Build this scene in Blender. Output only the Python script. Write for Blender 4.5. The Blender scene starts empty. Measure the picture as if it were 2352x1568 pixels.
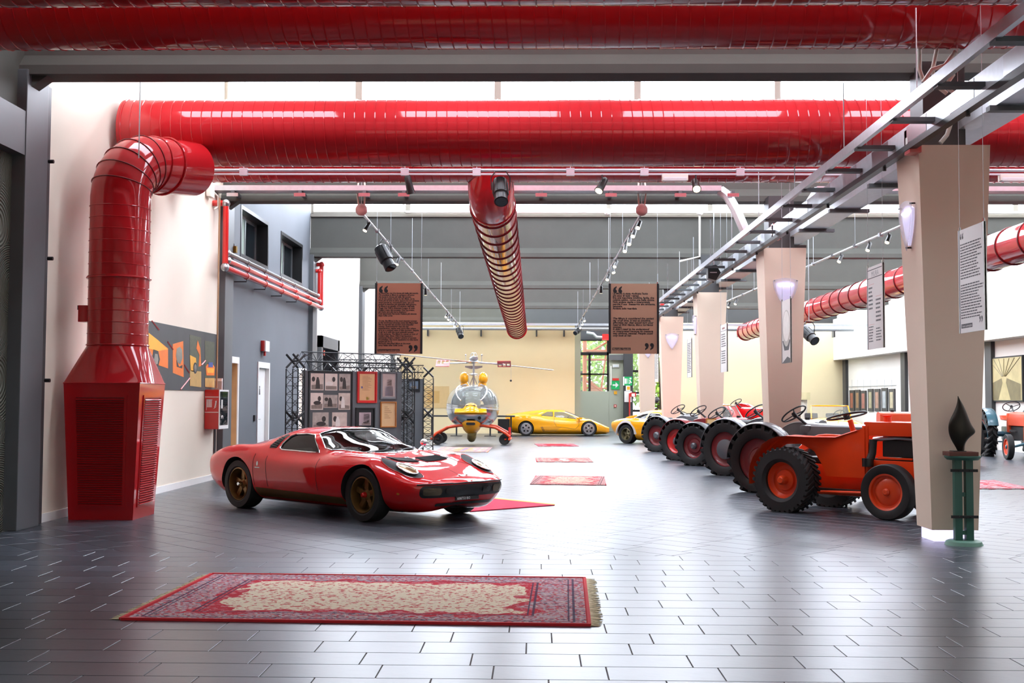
import bpy, bmesh, math, random
import numpy as np
from mathutils import Vector, Matrix
from mathutils.bvhtree import BVHTree
from mathutils.geometry import delaunay_2d_cdt

random.seed(7)
PI = math.pi
scene = bpy.context.scene
COL = scene.collection

# ---------------------------------------------------------------- camera
W_PX, H_PX, F_PX = 2352.0, 1568.0, 2690.0
EYE = Vector((0, 0, 1.434))
cam_data = bpy.data.cameras.new('camera')
cam_data.sensor_width = 36.0
cam_data.lens = F_PX / W_PX * 36.0
cam_data.clip_end = 300
cam = bpy.data.objects.new('camera', cam_data)
COL.objects.link(cam)
YAW = math.atan(56 / F_PX)
PITCH = math.atan(132 / F_PX)
ROLL = math.radians(0.25)
CAM_R = (Matrix.Rotation(YAW, 3, 'Z') @ Matrix.Rotation(PI / 2 + PITCH, 3, 'X') @ Matrix.Rotation(ROLL, 3, 'Z'))
cam.matrix_world = Matrix.Translation(EYE) @ CAM_R.to_4x4()
scene.camera = cam

# ---------------------------------------------------------------- world (bright overcast sky outside the hall)
world = bpy.data.worlds.new('overcast_sky')
scene.world = world
world.use_nodes = True
wbg = world.node_tree.nodes['Background']
wbg.inputs['Color'].default_value = (0.93, 0.97, 1.0, 1)
wbg.inputs['Strength'].default_value = 5.0
SKYLIGHT = 15.0          # radiance of the daylit roof glazing

# ---------------------------------------------------------------- exposure
scene.view_settings.view_transform = 'Standard'
scene.view_settings.look = 'None'
scene.view_settings.gamma = 1.0
scene.view_settings.use_curve_mapping = False
scene.view_settings.exposure = 0.15
scene.cycles.use_denoising = True
scene.cycles.max_bounces = 7
scene.cycles.diffuse_bounces = 4
scene.cycles.glossy_bounces = 4
scene.cycles.transmission_bounces = 8
scene.cycles.transparent_max_bounces = 12
scene.cycles.sample_clamp_indirect = 6.0
scene.cycles.caustics_reflective = False
scene.cycles.caustics_refractive = False

# ---------------------------------------------------------------- pixel -> place helpers
def ray(px, py):
    d = CAM_R @ Vector(((px - W_PX / 2) / F_PX, -(py - H_PX / 2) / F_PX, -1.0))
    return d
def G(px, py, z=0.0):
    d = ray(px, py); t = (z - EYE.z) / d.z
    return EYE + d * t
def D(px, py, Y):
    d = ray(px, py); return EYE + d * (Y / d.y)
def WX(px, py, X):
    d = ray(px, py); return EYE + d * (X / d.x)

# ---------------------------------------------------------------- materials
def lin(h):
    if isinstance(h, (tuple, list)):
        return tuple(h[:3])
    h = h.lstrip('#')
    c = [int(h[i:i + 2], 16) / 255 for i in (0, 2, 4)]
    return tuple(x / 12.92 if x <= .04045 else ((x + .055) / 1.055) ** 2.4 for x in c)

MATS = {}
def mat(name, color, rough=0.5, metal=0.0, coat=0.0, var=0.0, vscale=6.0, bump=0.0, bscale=60.0, spec=0.5,
        emit=None, estr=0.0, alpha=1.0, trans=0.0, ior=1.5, color2=None, island=False, objrand=False, coat_rough=0.05):
    if name in MATS:
        return MATS[name]
    m = bpy.data.materials.new(name)
    m.use_nodes = True
    nt = m.node_tree; N = nt.nodes; L = nt.links
    b = N['Principled BSDF']
    c = lin(color)
    b.inputs['Base Color'].default_value = (*c, 1)
    b.inputs['Roughness'].default_value = rough
    b.inputs['Metallic'].default_value = metal
    b.inputs['Specular IOR Level'].default_value = spec
    b.inputs['Coat Weight'].default_value = coat
    b.inputs['Coat Roughness'].default_value = coat_rough
    b.inputs['IOR'].default_value = ior
    b.inputs['Transmission Weight'].default_value = trans
    b.inputs['Alpha'].default_value = alpha
    if emit is not None:
        b.inputs['Emission Color'].default_value = (*lin(emit), 1)
        b.inputs['Emission Strength'].default_value = estr
    tc = N.new('ShaderNodeTexCoord')
    last = None
    if var > 0:
        nz = N.new('ShaderNodeTexNoise'); nz.inputs['Scale'].default_value = vscale
        nz.inputs['Detail'].default_value = 5
        L.new(tc.outputs['Object'], nz.inputs['Vector'])
        mx = N.new('ShaderNodeMix'); mx.data_type = 'RGBA'
        c2 = lin(color2) if color2 else tuple(max(0, x * (1 - var)) for x in c)
        c1 = c if color2 else tuple(min(1, x * (1 + var * .6)) for x in c)
        mx.inputs[6].default_value = (*c2, 1); mx.inputs[7].default_value = (*c1, 1)
        L.new(nz.outputs['Fac'], mx.inputs[0])
        last = mx.outputs[2]
    if island or objrand:
        hs = N.new('ShaderNodeHueSaturation')
        if last is None:
            hs.inputs['Color'].default_value = (*c, 1)
        else:
            L.new(last, hs.inputs['Color'])
        if island:
            g = N.new('ShaderNodeNewGeometry'); src = g.outputs['Random Per Island']
        else:
            g = N.new('ShaderNodeObjectInfo'); src = g.outputs['Random']
        mr = N.new('ShaderNodeMapRange')
        mr.inputs['To Min'].default_value = 0.72; mr.inputs['To Max'].default_value = 1.3
        L.new(src, mr.inputs['Value']); L.new(mr.outputs['Result'], hs.inputs['Value'])
        last = hs.outputs['Color']
    if last is not None:
        L.new(last, b.inputs['Base Color'])
    if bump > 0:
        nb = N.new('ShaderNodeTexNoise'); nb.inputs['Scale'].default_value = bscale; nb.inputs['Detail'].default_value = 6
        L.new(tc.outputs['Object'], nb.inputs['Vector'])
        bp = N.new('ShaderNodeBump'); bp.inputs['Strength'].default_value = bump; bp.inputs['Distance'].default_value = 0.01
        L.new(nb.outputs['Fac'], bp.inputs['Height']); L.new(bp.outputs['Normal'], b.inputs['Normal'])
    MATS[name] = m
    return m

M = dict(
    tile_near=mat('slate_tile', '3a3f47', rough=0.3, var=.22, vscale=5, bump=.10, bscale=9, objrand=True, spec=.75),
    tile_far=mat('slate_tile_diagonal', '3a3f47', rough=0.3, var=.2, vscale=3, bump=.06, bscale=6, island=True, spec=.75),
    grout=mat('floor_grout', '4a4440', rough=.8, var=.1),
    cream=mat('cream_plaster', 'e6dccb', rough=.75, var=.05, vscale=1.5, bump=.03, bscale=40),
    white=mat('white_plaster', 'e9e6df', rough=.75, var=.04, vscale=1.5, bump=.03, bscale=40),
    yellowcream=mat('warm_cream_plaster', 'f3e2b6', rough=.75, var=.05, vscale=1.2, bump=.02, bscale=40),
    greywall=mat('grey_wall_paint', '5f646b', rough=.7, var=.14, vscale=1.1, bump=.03, bscale=30),
    sage=mat('sage_grey_panel', 'a9ad9c', rough=.55, var=.04, vscale=2),
    concrete=mat('grey_concrete', '4b4b46', rough=.75, var=.16, vscale=2.2, bump=.12, bscale=14),
    concrete_pale=mat('pale_concrete', '8a857b', rough=.75, var=.15, vscale=3, bump=.15, bscale=14),
    roofing=mat('roof_underside', 'b9b7b0', rough=.8, var=.06, vscale=2),
    charcoal=mat('charcoal_steel', '3a3b3d', rough=.5, var=.1, vscale=4),
    greysteel=mat('grey_painted_steel', '55585b', rough=.5, var=.12, vscale=3),
    black=mat('black_paint', '141415', rough=.4, var=.1),
    blackmatte=mat('matt_black', '1b1b1c', rough=.75, var=.1),
    rubber=mat('tyre_rubber', '161616', rough=.68, var=.2, vscale=18, bump=.05, bscale=90),
    chrome=mat('chrome', 'e4e6e8', rough=.08, metal=1, var=.02),
    silver=mat('brushed_silver', 'b9bcc0', rough=.28, metal=1, var=.06, vscale=20),
    galv=mat('galvanised_steel', 'c2c8ce', rough=.38, metal=.6, var=.15, vscale=14),
    alu=mat('aluminium_skin', 'b8bbbd', rough=.24, metal=1, var=.12, vscale=5, bump=.03, bscale=5),
    ductred=mat('red_duct_paint', 'b2121b', rough=.6, spec=.1, coat=.9, var=.06, vscale=2, coat_rough=.06),
    ductring=mat('dark_red_seam', '6c1016', rough=.4, var=.1),
    carred=mat('red_car_paint', 'd80a12', rough=.6, spec=.12, coat=1.0, var=.03, vscale=2, coat_rough=.02),
    gold=mat('gold_paint', '7d6134', rough=.36, metal=.6, var=.08, vscale=8),
    carglass=mat('tinted_car_glass', '101513', rough=.02, spec=.8, alpha=.55, var=.02),
    clearglass=mat('clear_glass', 'd8e2dc', rough=.02, alpha=.16, var=.02),
    darkglass=mat('dark_window_glass', '1a2024', rough=.04, spec=.8, var=.1, vscale=2),
    yellowpaint=mat('yellow_car_paint', 'f5a800', rough=.6, spec=.12, coat=1.0, var=.03, vscale=2, coat_rough=.03),
    orangepaint=mat('orange_tractor_paint', 'e8420f', rough=.5, spec=.2, coat=.4, var=.1, vscale=5),
    orangerim=mat('orange_rim_paint', 'e0481a', rough=.36, coat=.3, var=.1, vscale=12),
    crimson=mat('crimson_rim_paint', '7c1a20', rough=.4, coat=.3, var=.12, vscale=9),
    brightred=mat('bright_red_paint', 'd0201c', rough=.34, coat=.6, var=.06, vscale=6),
    tractorgrey=mat('tractor_grey_paint', '5b5d61', rough=.34, coat=.4, var=.12, vscale=7),
    bluegreen=mat('tractor_blue_paint', '1d5666', rough=.36, coat=.4, var=.12, vscale=8),
    engine=mat('dark_engine_iron', '2a2a2b', rough=.55, metal=.3, var=.3, vscale=22),
    leather=mat('black_leather', '1d1d1e', rough=.5, var=.15, vscale=12),
    wood=mat('pale_wood', 'c79a68', rough=.5, var=.25, vscale=4),
    darkwood=mat('brown_wood', '5d2c22', rough=.5, var=.25, vscale=5),
    greenmetal=mat('green_painted_metal', '2f5f52', rough=.45, var=.12, vscale=9),
    bronze=mat('dark_bronze', '2f2b25', rough=.36, metal=.7, var=.4, vscale=7, bump=.1, bscale=25),
    whitepaint=mat('white_lacquer', 'f0f0ee', rough=.4, var=.03),
    cable=mat('pale_cable_sheath', 'cfc8bb', rough=.6, var=.1),
    pipe_white=mat('white_conduit', 'e8e4da', rough=.4, var=.04),
    pillar=mat('pillar_cladding', 'e5cfba', rough=.7, var=.03, vscale=2),
    paper=mat('aged_paper', 'e3c68e', rough=.7, var=.1, vscale=8),
    photo_dark=mat('photo_dark_tone', '3b3431', rough=.4, var=.6, vscale=14),
    ink=mat('black_ink', '17181a', rough=.6, var=.05),
    fringe=mat('cream_fringe', 'd8c9a2', rough=.9, var=.2, vscale=40),
)
# daylit glazing: frosted panes with the overcast sky behind them
M['skyglass'] = mat('daylit_frosted_glazing', 'ffffff', rough=.4, emit='e8f1ff', estr=SKYLIGHT, var=.01)
M['lampglow'] = mat('lit_spotlight_lens', 'fff2dd', rough=.3, emit='ffe6bd', estr=6.0, var=.01)
M['tubeglow'] = mat('lit_fluorescent_tube', 'f3efff', rough=.3, emit='e9e2ff', estr=9.0, var=.01)
M['shieldglow'] = mat('lit_shield_diffuser', 'e6e4f4', rough=.35, emit='d9d4ff', estr=.55, var=.04)
M['exitgreen'] = mat('exit_sign_green', '0d8f4f', rough=.4, emit='0d8f4f', estr=.5, var=.03)

# ---------------------------------------------------------------- object helpers
def tag(o, label=None, cat=None, group=None, kind=None):
    if label: o['label'] = label
    if cat: o['category'] = cat
    if group: o['group'] = group
    if kind: o['kind'] = kind
    return o
def thing(name, label, cat, loc=(0, 0, 0), rz=0.0, group=None, scale=1.0):
    o = bpy.data.objects.new(name, None)
    COL.objects.link(o)
    o.location = loc; o.rotation_euler = (0, 0, rz); o.scale = (scale,) * 3
    o.empty_display_size = .1
    return tag(o, label, cat, group)
def link(name, me, m, parent=None, sharp=35):
    if m is not None and len(me.materials) == 0:
        me.materials.append(m)
    o = bpy.data.objects.new(name, me)
    COL.objects.link(o)
    if parent is not None:
        o.parent = parent
    return o
def copy_tree(o, parent=None):
    c = o.copy(); COL.objects.link(c)
    if parent is not None: c.parent = parent
    for ch in list(o.children): copy_tree(ch, c)
    return c

class MB:
    """collects geometry for ONE mesh object"""
    def __init__(s): s.v = []; s.f = []
    def add(s, vs, fs):
        o = len(s.v); s.v += [tuple(p) for p in vs]; s.f += [tuple(i + o for i in f) for f in fs]; return s
    def box(s, x0, x1, y0, y1, z0, z1, mtx=None):
        vs = [Vector((x, y, z)) for x in (x0, x1) for y in (y0, y1) for z in (z0, z1)]
        if mtx is not None: vs = [mtx @ p for p in vs]
        return s.add(vs, [(0, 1, 3, 2), (4, 6, 7, 5), (0, 4, 5, 1), (2, 3, 7, 6), (0, 2, 6, 4), (1, 5, 7, 3)])
    def cbox(s, c, sx, sy, sz, mtx=None):
        return s.box(c[0] - sx / 2, c[0] + sx / 2, c[1] - sy / 2, c[1] + sy / 2, c[2] - sz / 2, c[2] + sz / 2, mtx)
    def rbox(s, x0, x1, y0, y1, z0, z1, r=.01, mtx=None):
        # box with chamfered edges
        bm = bmesh.new(); bmesh.ops.create_cube(bm, size=1)
        for v in bm.verts:
            v.co = Vector(((x0 + x1) / 2 + v.co.x * (x1 - x0), (y0 + y1) / 2 + v.co.y * (y1 - y0), (z0 + z1) / 2 + v.co.z * (z1 - z0)))
        bmesh.ops.bevel(bm, geom=bm.edges[:], offset=r, segments=2, profile=.7, affect='EDGES')
        bm.verts.index_update()
        vs = [v.co.copy() for v in bm.verts]
        if mtx is not None: vs = [mtx @ p for p in vs]
        fs = [tuple(v.index for v in f.verts) for f in bm.faces]
        bm.free(); return s.add(vs, fs)
    def prism(s, poly, h0, h1, axis='z', mtx=None):
        n = len(poly)
        def P(a, b, h):
            return Vector((a, b, h)) if axis == 'z' else (Vector((a, h, b)) if axis == 'y' else Vector((h, a, b)))
        vs = [P(a, b, h0) for a, b in poly] + [P(a, b, h1) for a, b in poly]
        if mtx is not None: vs = [mtx @ p for p in vs]
        fs = [tuple(range(n))[::-1], tuple(range(n, 2 * n))] + [(i, (i + 1) % n, n + (i + 1) % n, n + i) for i in range(n)]
        return s.add(vs, fs)
    def tube(s, pts, r, n=8, closed=False, caps=True):
        pts = [Vector(p) for p in pts]; m = len(pts)
        rr = r if isinstance(r, (list, tuple)) else [r] * m
        rings = []; prev = None
        for i, p in enumerate(pts):
            a = pts[i - 1] if (i > 0 or closed) else p
            b = pts[(i + 1) % m] if (i < m - 1 or closed) else p
            t = (b - a)
            t = t.normalized() if t.length > 1e-9 else Vector((0, 0, 1))
            if prev is None:
                up = Vector((0, 0, 1)) if abs(t.z) < .9 else Vector((1, 0, 0))
                u = t.cross(up).normalized()
            else:
                u = (prev - t * prev.dot(t))
                u = u.normalized() if u.length > 1e-6 else t.orthogonal().normalized()
            prev = u; w = t.cross(u)
            rings.append([p + (u * math.cos(2 * PI * k / n) + w * math.sin(2 * PI * k / n)) * rr[i] for k in range(n)])
        vs = [q for R in rings for q in R]; fs = []
        for i in range(m if closed else m - 1):
            j = (i + 1) % m
            for k in range(n):
                fs.append((i * n + k, i * n + (k + 1) % n, j * n + (k + 1) % n, j * n + k))
        if caps and not closed:
            fs.append(tuple(range(n))[::-1]); fs.append(tuple((m - 1) * n + k for k in range(n)))
        return s.add(vs, fs)
    def cyl(s, p0, p1, r0, r1=None, n=16, caps=True):
        return s.tube([p0, p1], [r0, r0 if r1 is None else r1], n, caps=caps)
    def lathe(s, prof, n=32, axis='y', center=(0, 0, 0), closed=True, mtx=None):
        # prof: (radius, height along axis); closed profile loop when closed
        c = Vector(center); m = len(prof); vs = []
        for r, h in prof:
            for k in range(n):
                a = 2 * PI * k / n; ca, sa = r * math.cos(a), r * math.sin(a)
                q = Vector((ca, h, sa)) if axis == 'y' else (Vector((ca, sa, h)) if axis == 'z' else Vector((h, ca, sa)))
                vs.append(c + (mtx @ q if mtx is not None else q))
        fs = []
        for i in range(m if closed else m - 1):
            j = (i + 1) % m
            for k in range(n):
                fs.append((i * n + k, i * n + (k + 1) % n, j * n + (k + 1) % n, j * n + k))
        return s.add(vs, fs)
    def sphere(s, c, r, n=16, m=10, sc=(1, 1, 1)):
        c = Vector(c); vs = []; fs = []
        for i in range(m + 1):
            th = PI * i / m
            for k in range(n):
                a = 2 * PI * k / n
                vs.append(c + Vector((r * sc[0] * math.sin(th) * math.cos(a), r * sc[1] * math.sin(th) * math.sin(a), r * sc[2] * math.cos(th))))
        for i in range(m):
            for k in range(n):
                fs.append((i * n + k, (i + 1) * n + k, (i + 1) * n + (k + 1) % n, i * n + (k + 1) % n))
        return s.add(vs, fs)
    def grid(s, rows, closed=False):
        m, n = len(rows), len(rows[0]); vs = [p for R in rows for p in R]; fs = []
        for i in range(m - 1):
            for k in range(n if closed else n - 1):
                fs.append((i * n + k, i * n + (k + 1) % n, (i + 1) * n + (k + 1) % n, (i + 1) * n + k))
        return s.add(vs, fs)
    def mesh(s, name, smooth=35):
        me = bpy.data.meshes.new(name)
        me.from_pydata(s.v, [], s.f)
        bm = bmesh.new(); bm.from_mesh(me)
        bmesh.ops.remove_doubles(bm, verts=bm.verts[:], dist=1e-6)
        bmesh.ops.recalc_face_normals(bm, faces=bm.faces[:])
        bm.to_mesh(me); bm.free()
        if smooth:
            me.shade_smooth(); me.set_sharp_from_angle(angle=math.radians(smooth))
        me.update()
        return me
    def build(s, name, m, parent=None, smooth=35):
        return link(name, s.mesh(name, smooth), m, parent)

def arc(c, r, a0, a1, n, plane='xz', h=0.0):
    out = []
    for i in range(n + 1):
        a = math.radians(a0 + (a1 - a0) * i / n)
        u, w = c[0] + r * math.cos(a), c[1] + r * math.sin(a)
        out.append((u, h, w) if plane == 'xz' else ((h, u, w) if plane == 'yz' else (u, w, h)))
    return out
def rounded_rect(x0, x1, y0, y1, r, n=4):
    pts = []
    for cx, cy, a in ((x1 - r, y1 - r, 0), (x0 + r, y1 - r, 90), (x0 + r, y0 + r, 180), (x1 - r, y0 + r, 270)):
        for i in range(n + 1):
            t = math.radians(a + 90 * i / n); pts.append((cx + r * math.cos(t), cy + r * math.sin(t)))
    return pts
def ellipse(cx, cy, a, b, n=24, rot=0.0):
    c, s_ = math.cos(rot), math.sin(rot)
    return [(cx + a * math.cos(t) * c - b * math.sin(t) * s_, cy + a * math.cos(t) * s_ + b * math.sin(t) * c)
            for t in [2 * PI * i / n for i in range(n)]]

def text_mesh(body, size, space_line=1.0, shear=0.0, align='LEFT', offset=0.0, width=1.0):
    cu = bpy.data.curves.new('lettering', 'FONT')
    cu.body = body; cu.size = size; cu.space_line = space_line; cu.shear = shear
    cu.align_x = align; cu.resolution_u = 2; cu.offset = offset; cu.space_character = width
    o = bpy.data.objects.new('lettering', cu); COL.objects.link(o)
    bpy.context.view_layer.update()
    dg = bpy.context.evaluated_depsgraph_get()
    me = bpy.data.meshes.new_from_object(o.evaluated_get(dg))
    bpy.data.objects.remove(o); bpy.data.curves.remove(cu)
    return me
def lettering(body, size, m, parent, mtx, **kw):
    """flat print: letters in the local XY plane of mtx"""
    me = text_mesh(body, size, **kw)
    me.transform(mtx)
    me.materials.clear()
    return link('lettering', me, m, parent)
def fit_width(me, width):
    xs = [v.co.x for v in me.vertices]; return width / (max(xs) - min(xs)) if xs else 1
# ================================================================ the hall
FR = [12.67 + 8.2 * k for k in range(-2, 6)]        # frame lines (transverse beams)
XL, XR, YB = -5.65, 13.6, -6.0
ZB0, ZB1, ZT = 4.95, 6.06, 8.1                     # beam soffit, beam top, glazing head
YFAR = 48.5
YFAR2 = 51.9

def struct(name, mb, m, label=None, smooth=0):
    o = mb.build(name, m, None, smooth) if isinstance(mb, MB) else mb
    o['kind'] = 'structure'
    if label: o['label'] = label
    return o

# ---------------- floor: grout bed and slate tiles
YB_FLOOR = 56.0
floor = struct('floor', MB().box(XL - .2, XR + .2, YB, YB_FLOOR, -.12, -.004), M['grout'], 'dark slate tiled floor with tan joints')
def tile_mesh(L, Wd, h=.006, c=.0025):
    b = MB()
    b.add([(0, 0, -h), (L, 0, -h), (L, Wd, -h), (0, Wd, -h), (c * .5, c * .5, -c * .4), (L - c * .5, c * .5, -c * .4), (L - c * .5, Wd - c * .5, -c * .4), (c * .5, Wd - c * .5, -c * .4),
           (c, c, 0), (L - c, c, 0), (L - c, Wd - c, 0), (c, Wd - c, 0)],
          [(0, 1, 5, 4), (1, 2, 6, 5), (2, 3, 7, 6), (3, 0, 4, 7), (4, 5, 9, 8), (5, 6, 10, 9), (6, 7, 11, 10), (7, 4, 8, 11), (8, 9, 10, 11)])
    return b
GAP = .0045
TL, TW = .6, .3
near_mesh = tile_mesh(TL - GAP, TW - GAP).mesh('tile', 0)
near_mesh.materials.append(M['tile_near'])
Y_EDGE = 10.88
# photographed joint positions of each course (x pixel at course's far edge), nearest course last
seedx = {}
rows = []
r = 0
count = 0
rest = MB()
rng = random.Random(3)
offs = [.12, .31, .05, .47, .22, .40, .16, .52, .28, .02, .35, .44, .1, .55, .25, .38, .07, .3]
while True:
    y1 = Y_EDGE - r * TW
    y0 = y1 - TW
    if y1 < -1: break
    o = offs[r % len(offs)] + (.13 if r >= len(offs) else 0)
    xmin = XL
    k0 = int(math.floor((xmin - o) / TL))
    xlim = .46 * (y0 + .3)
    for k in range(k0, int((XR - o) / TL) + 1):
        x = o + k * TL
        if x < XL: continue
        inview = y0 > 5.55 and -xlim - .75 < x < xlim + .2
        if inview and count < 300:
            t = bpy.data.objects.new('tile', near_mesh); COL.objects.link(t)
            t.parent = floor; t.location = (x, y0, 0); count += 1
        elif y0 > 2:
            b = tile_mesh(TL - GAP, TW - GAP); rest.add([(p[0] + x, p[1] + y0, p[2]) for p in b.v], b.f)
    r += 1
# diagonal courses beyond, clipped to the hall
ca = math.sqrt(.5)
U, Vd = (ca, -ca), (ca, ca)
bm = bmesh.new()
proto = tile_mesh(TL - GAP, TW - GAP)
rng = random.Random(11)
for i in range(-10, 230):
    v = i * TW
    o = rng.random() * TL
    for k in range(-75, 75):
        u = o + k * TL
        cx = U[0] * (u + .3) + Vd[0] * (v + .15) - 5.6; cy = U[1] * (u + .3) + Vd[1] * (v + .15) + 8.0
        if not (XL - .4 < cx < XR + .2 and Y_EDGE - .35 < cy < YB_FLOOR - 1): continue
        if abs(cx) > .46 * cy + 1.2: continue
        vs = [bm.verts.new((U[0] * (p[0] + u) + Vd[0] * (p[1] + v) - 5.6, U[1] * (p[0] + u) + Vd[1] * (p[1] + v) + 8.0, p[2])) for p in proto.v]
        for f in proto.f: bm.faces.new([vs[j] for j in f])
for co, no in (((0, Y_EDGE, 0), (0, -1, 0)), ((XL, 0, 0), (-1, 0, 0)), ((XR, 0, 0), (1, 0, 0))):
    bmesh.ops.bisect_plane(bm, geom=bm.verts[:] + bm.edges[:] + bm.faces[:], plane_co=co, plane_no=no, clear_outer=True)
me = bpy.data.meshes.new('diagonal_tiles'); bm.to_mesh(me); bm.free()
o = link('diagonal_tiles', me, M['tile_far'], floor); o['kind'] = 'stuff'
o = rest.build('outer_tiles', M['tile_far'], floor, 0); o['kind'] = 'stuff'

# ---------------- ceiling: sawtooth roof, beams, clerestory windows
ceil = MB()
for a, b in zip(FR[:-1], FR[1:]):
    ceil.add([(XL - .2, a, ZB1 + .05), (XR + .2, a, ZB1 + .05), (XR + .2, b, ZT + .05), (XL - .2, b, ZT + .05),
              (XL - .2, a, ZB1 + .2), (XR + .2, a, ZB1 + .2), (XR + .2, b, ZT + .2), (XL - .2, b, ZT + .2)],
             [(0, 3, 2, 1), (4, 5, 6, 7), (0, 1, 5, 4), (2, 3, 7, 6), (1, 2, 6, 5), (3, 0, 4, 7)])
ceiling = struct('ceiling', ceil, M['roofing'], 'pale sawtooth roof deck over grey concrete beams')
def beam_profile(y):
    return [(y - .17, ZB0), (y + .17, ZB0), (y + .17, ZB0 + .1), (y + .07, ZB0 + .24), (y + .07, ZB1 - .02), (y - .05, ZB1 - .02), (y - .05, ZB0 + .24), (y - .17, ZB0 + .1)]
for y in FR:
    MB().prism(beam_profile(y), XL, XR, axis='x').build('beam', M['concrete'], ceiling, 0)
    # ledge at the head of the beam face
    MB().box(XL, XR, y - .12, y + .1, ZB1 - .1, ZB1 - .02).build('beam_ledge', M['concrete_pale'], ceiling, 0)
nwin = 0
for k, y in enumerate(FR[1:]):
    nwin += 1
    fr = MB()
    fr.box(XL, XR, y - .03, y + .03, ZB1 - .02, ZB1 + .04); fr.box(XL, XR, y - .03, y + .03, ZT, ZT + .06)
    w = struct('window_%d' % nwin, fr, M['concrete_pale'], 'long frosted clerestory window above a concrete beam')
    xs = [XL] + [-.71 + 2.51 * i for i in range(-1, 6)] + [XR]; n = len(xs) - 1
    for i in range(n + 1):
        MB().box(xs[i] - .06, xs[i] + .06, y - .06, y + .05, ZB1, ZT).build('mullion', M['concrete_pale'], w, 0)
    for i in range(n):
        MB().box(xs[i] + .06, xs[i + 1] - .06, y - .01, y + .01, ZB1 + .04, ZT).build('pane', M['skyglass'], w, 0)
WIN_N = nwin
# unseen glowing panes added in the roof slopes to brighten the bays from above
for a, b in zip(FR[:-1], FR[1:]):
    for t0, t1 in ((.28, .42), (.6, .74)) if a > 20 else (((.15, .24), (.6, .72)) if a > 12 else (((.63, .69),) if a > 4 else ())):
        for i in range(6):
            x0 = XL + (XR - XL) * (i + .15) / 6; x1 = XL + (XR - XL) * (i + .85) / 6
            P = lambda x, t, d: (x, a + (b - a) * t, ZB1 + .05 + (ZT - ZB1) * t - d)
            q = MB().add([P(x0, t0, .03), P(x1, t0, .03), P(x1, t1, .03), P(x0, t1, .03), P(x0, t0, -.01), P(x1, t0, -.01), P(x1, t1, -.01), P(x0, t1, -.01)],
                         [(0, 3, 2, 1), (4, 5, 6, 7), (0, 1, 5, 4), (2, 3, 7, 6), (1, 2, 6, 5), (3, 0, 4, 7)])
            q.build('added_rooflight', M['skyglass'], ceiling, 0)

# ---------------- left wall, one skin per bay
wl = struct('wall_left', MB().box(XL - .3, XL, FR[2] + .38, FR[3] - .05, 0, 8.3), M['cream'], 'cream plastered hall wall')
# openings in the grey bay
wl2 = MB()
ga, gb = FR[3] - .05, FR[4] - .1
def wall_with_holes(mb, y0, y1, z0, z1, holes, x0, x1):
    ys = sorted({y0, y1} | {h[0] for h in holes} | {h[1] for h in holes}); zs = sorted({z0, z1} | {h[2] for h in holes} | {h[3] for h in holes})
    for a, b in zip(ys[:-1], ys[1:]):
        for c, d in zip(zs[:-1], zs[1:]):
            if any(h[0] <= a + 1e-6 and h[1] >= b - 1e-6 and h[2] <= c + 1e-6 and h[3] >= d - 1e-6 for h in holes): continue
            mb.box(x0, x1, a, b, c, d)
GW = [(22.1, 24.4, 4.12, 5.12), (25.6, 28.0, 4.12, 5.12)]
GD = [(21.36, 22.1, 0, 2.2), (23.62, 24.66, 0, 2.17), (27.7, 28.6, 0, 2.15)]
wall_with_holes(wl2, ga, gb, 0, 8.3, GW + GD, XL - .3, XL)
wl2.build('grey_bay', M['greywall'], wl, 0)
wl3 = MB(); wall_with_holes(wl3, FR[4] - .1, FR[5] - .1, 0, 8.3, [(30.2, 32.6, 0, 2.9)], XL - .3, XL)
wl3.build('white_bay', M['white'], wl, 0)
MB().box(XL - .3, XL, FR[5] - .1, YFAR + 6, 0, 8.3).build('white_bay', M['white'], wl, 0)
# near bay: lintel, upper wall and relief panel
MB().box(XL - .3, XL, YB, FR[2] + .38, 4.53, 8.3).build('upper_wall', M['concrete'], wl, 0)
MB().box(XL - .3, XL + .1, YB, 12.5, 4.05, 4.53).build('lintel', M['greysteel'], wl, 0)
m_relief = mat('combed_relief_plaster', '5b5c50', rough=.7, var=.2, vscale=1.5)
nt = m_relief.node_tree; bsdf = nt.nodes['Principled BSDF']
tc = nt.nodes.new('ShaderNodeTexCoord'); vo = nt.nodes.new('ShaderNodeTexVoronoi'); vo.inputs['Scale'].default_value = 1.3
nt.links.new(tc.outputs['Object'], vo.inputs['Vector'])
ma = nt.nodes.new('ShaderNodeMath'); ma.operation = 'MULTIPLY'; ma.inputs[1].default_value = 210
nt.links.new(vo.outputs['Distance'], ma.inputs[0])
sn = nt.nodes.new('ShaderNodeMath'); sn.operation = 'SINE'; nt.links.new(ma.outputs[0], sn.inputs[0])
bp = nt.nodes.new('ShaderNodeBump'); bp.inputs['Distance'].default_value = .02; bp.inputs['Strength'].default_value = .8
nt.links.new(sn.outputs[0], bp.inputs['Height']); nt.links.new(bp.outputs['Normal'], bsdf.inputs['Normal'])
MB().box(XL - .3, XL - .04, YB, 12.5, 0, 4.05).build('relief_panel', m_relief, wl, 0)
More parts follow.
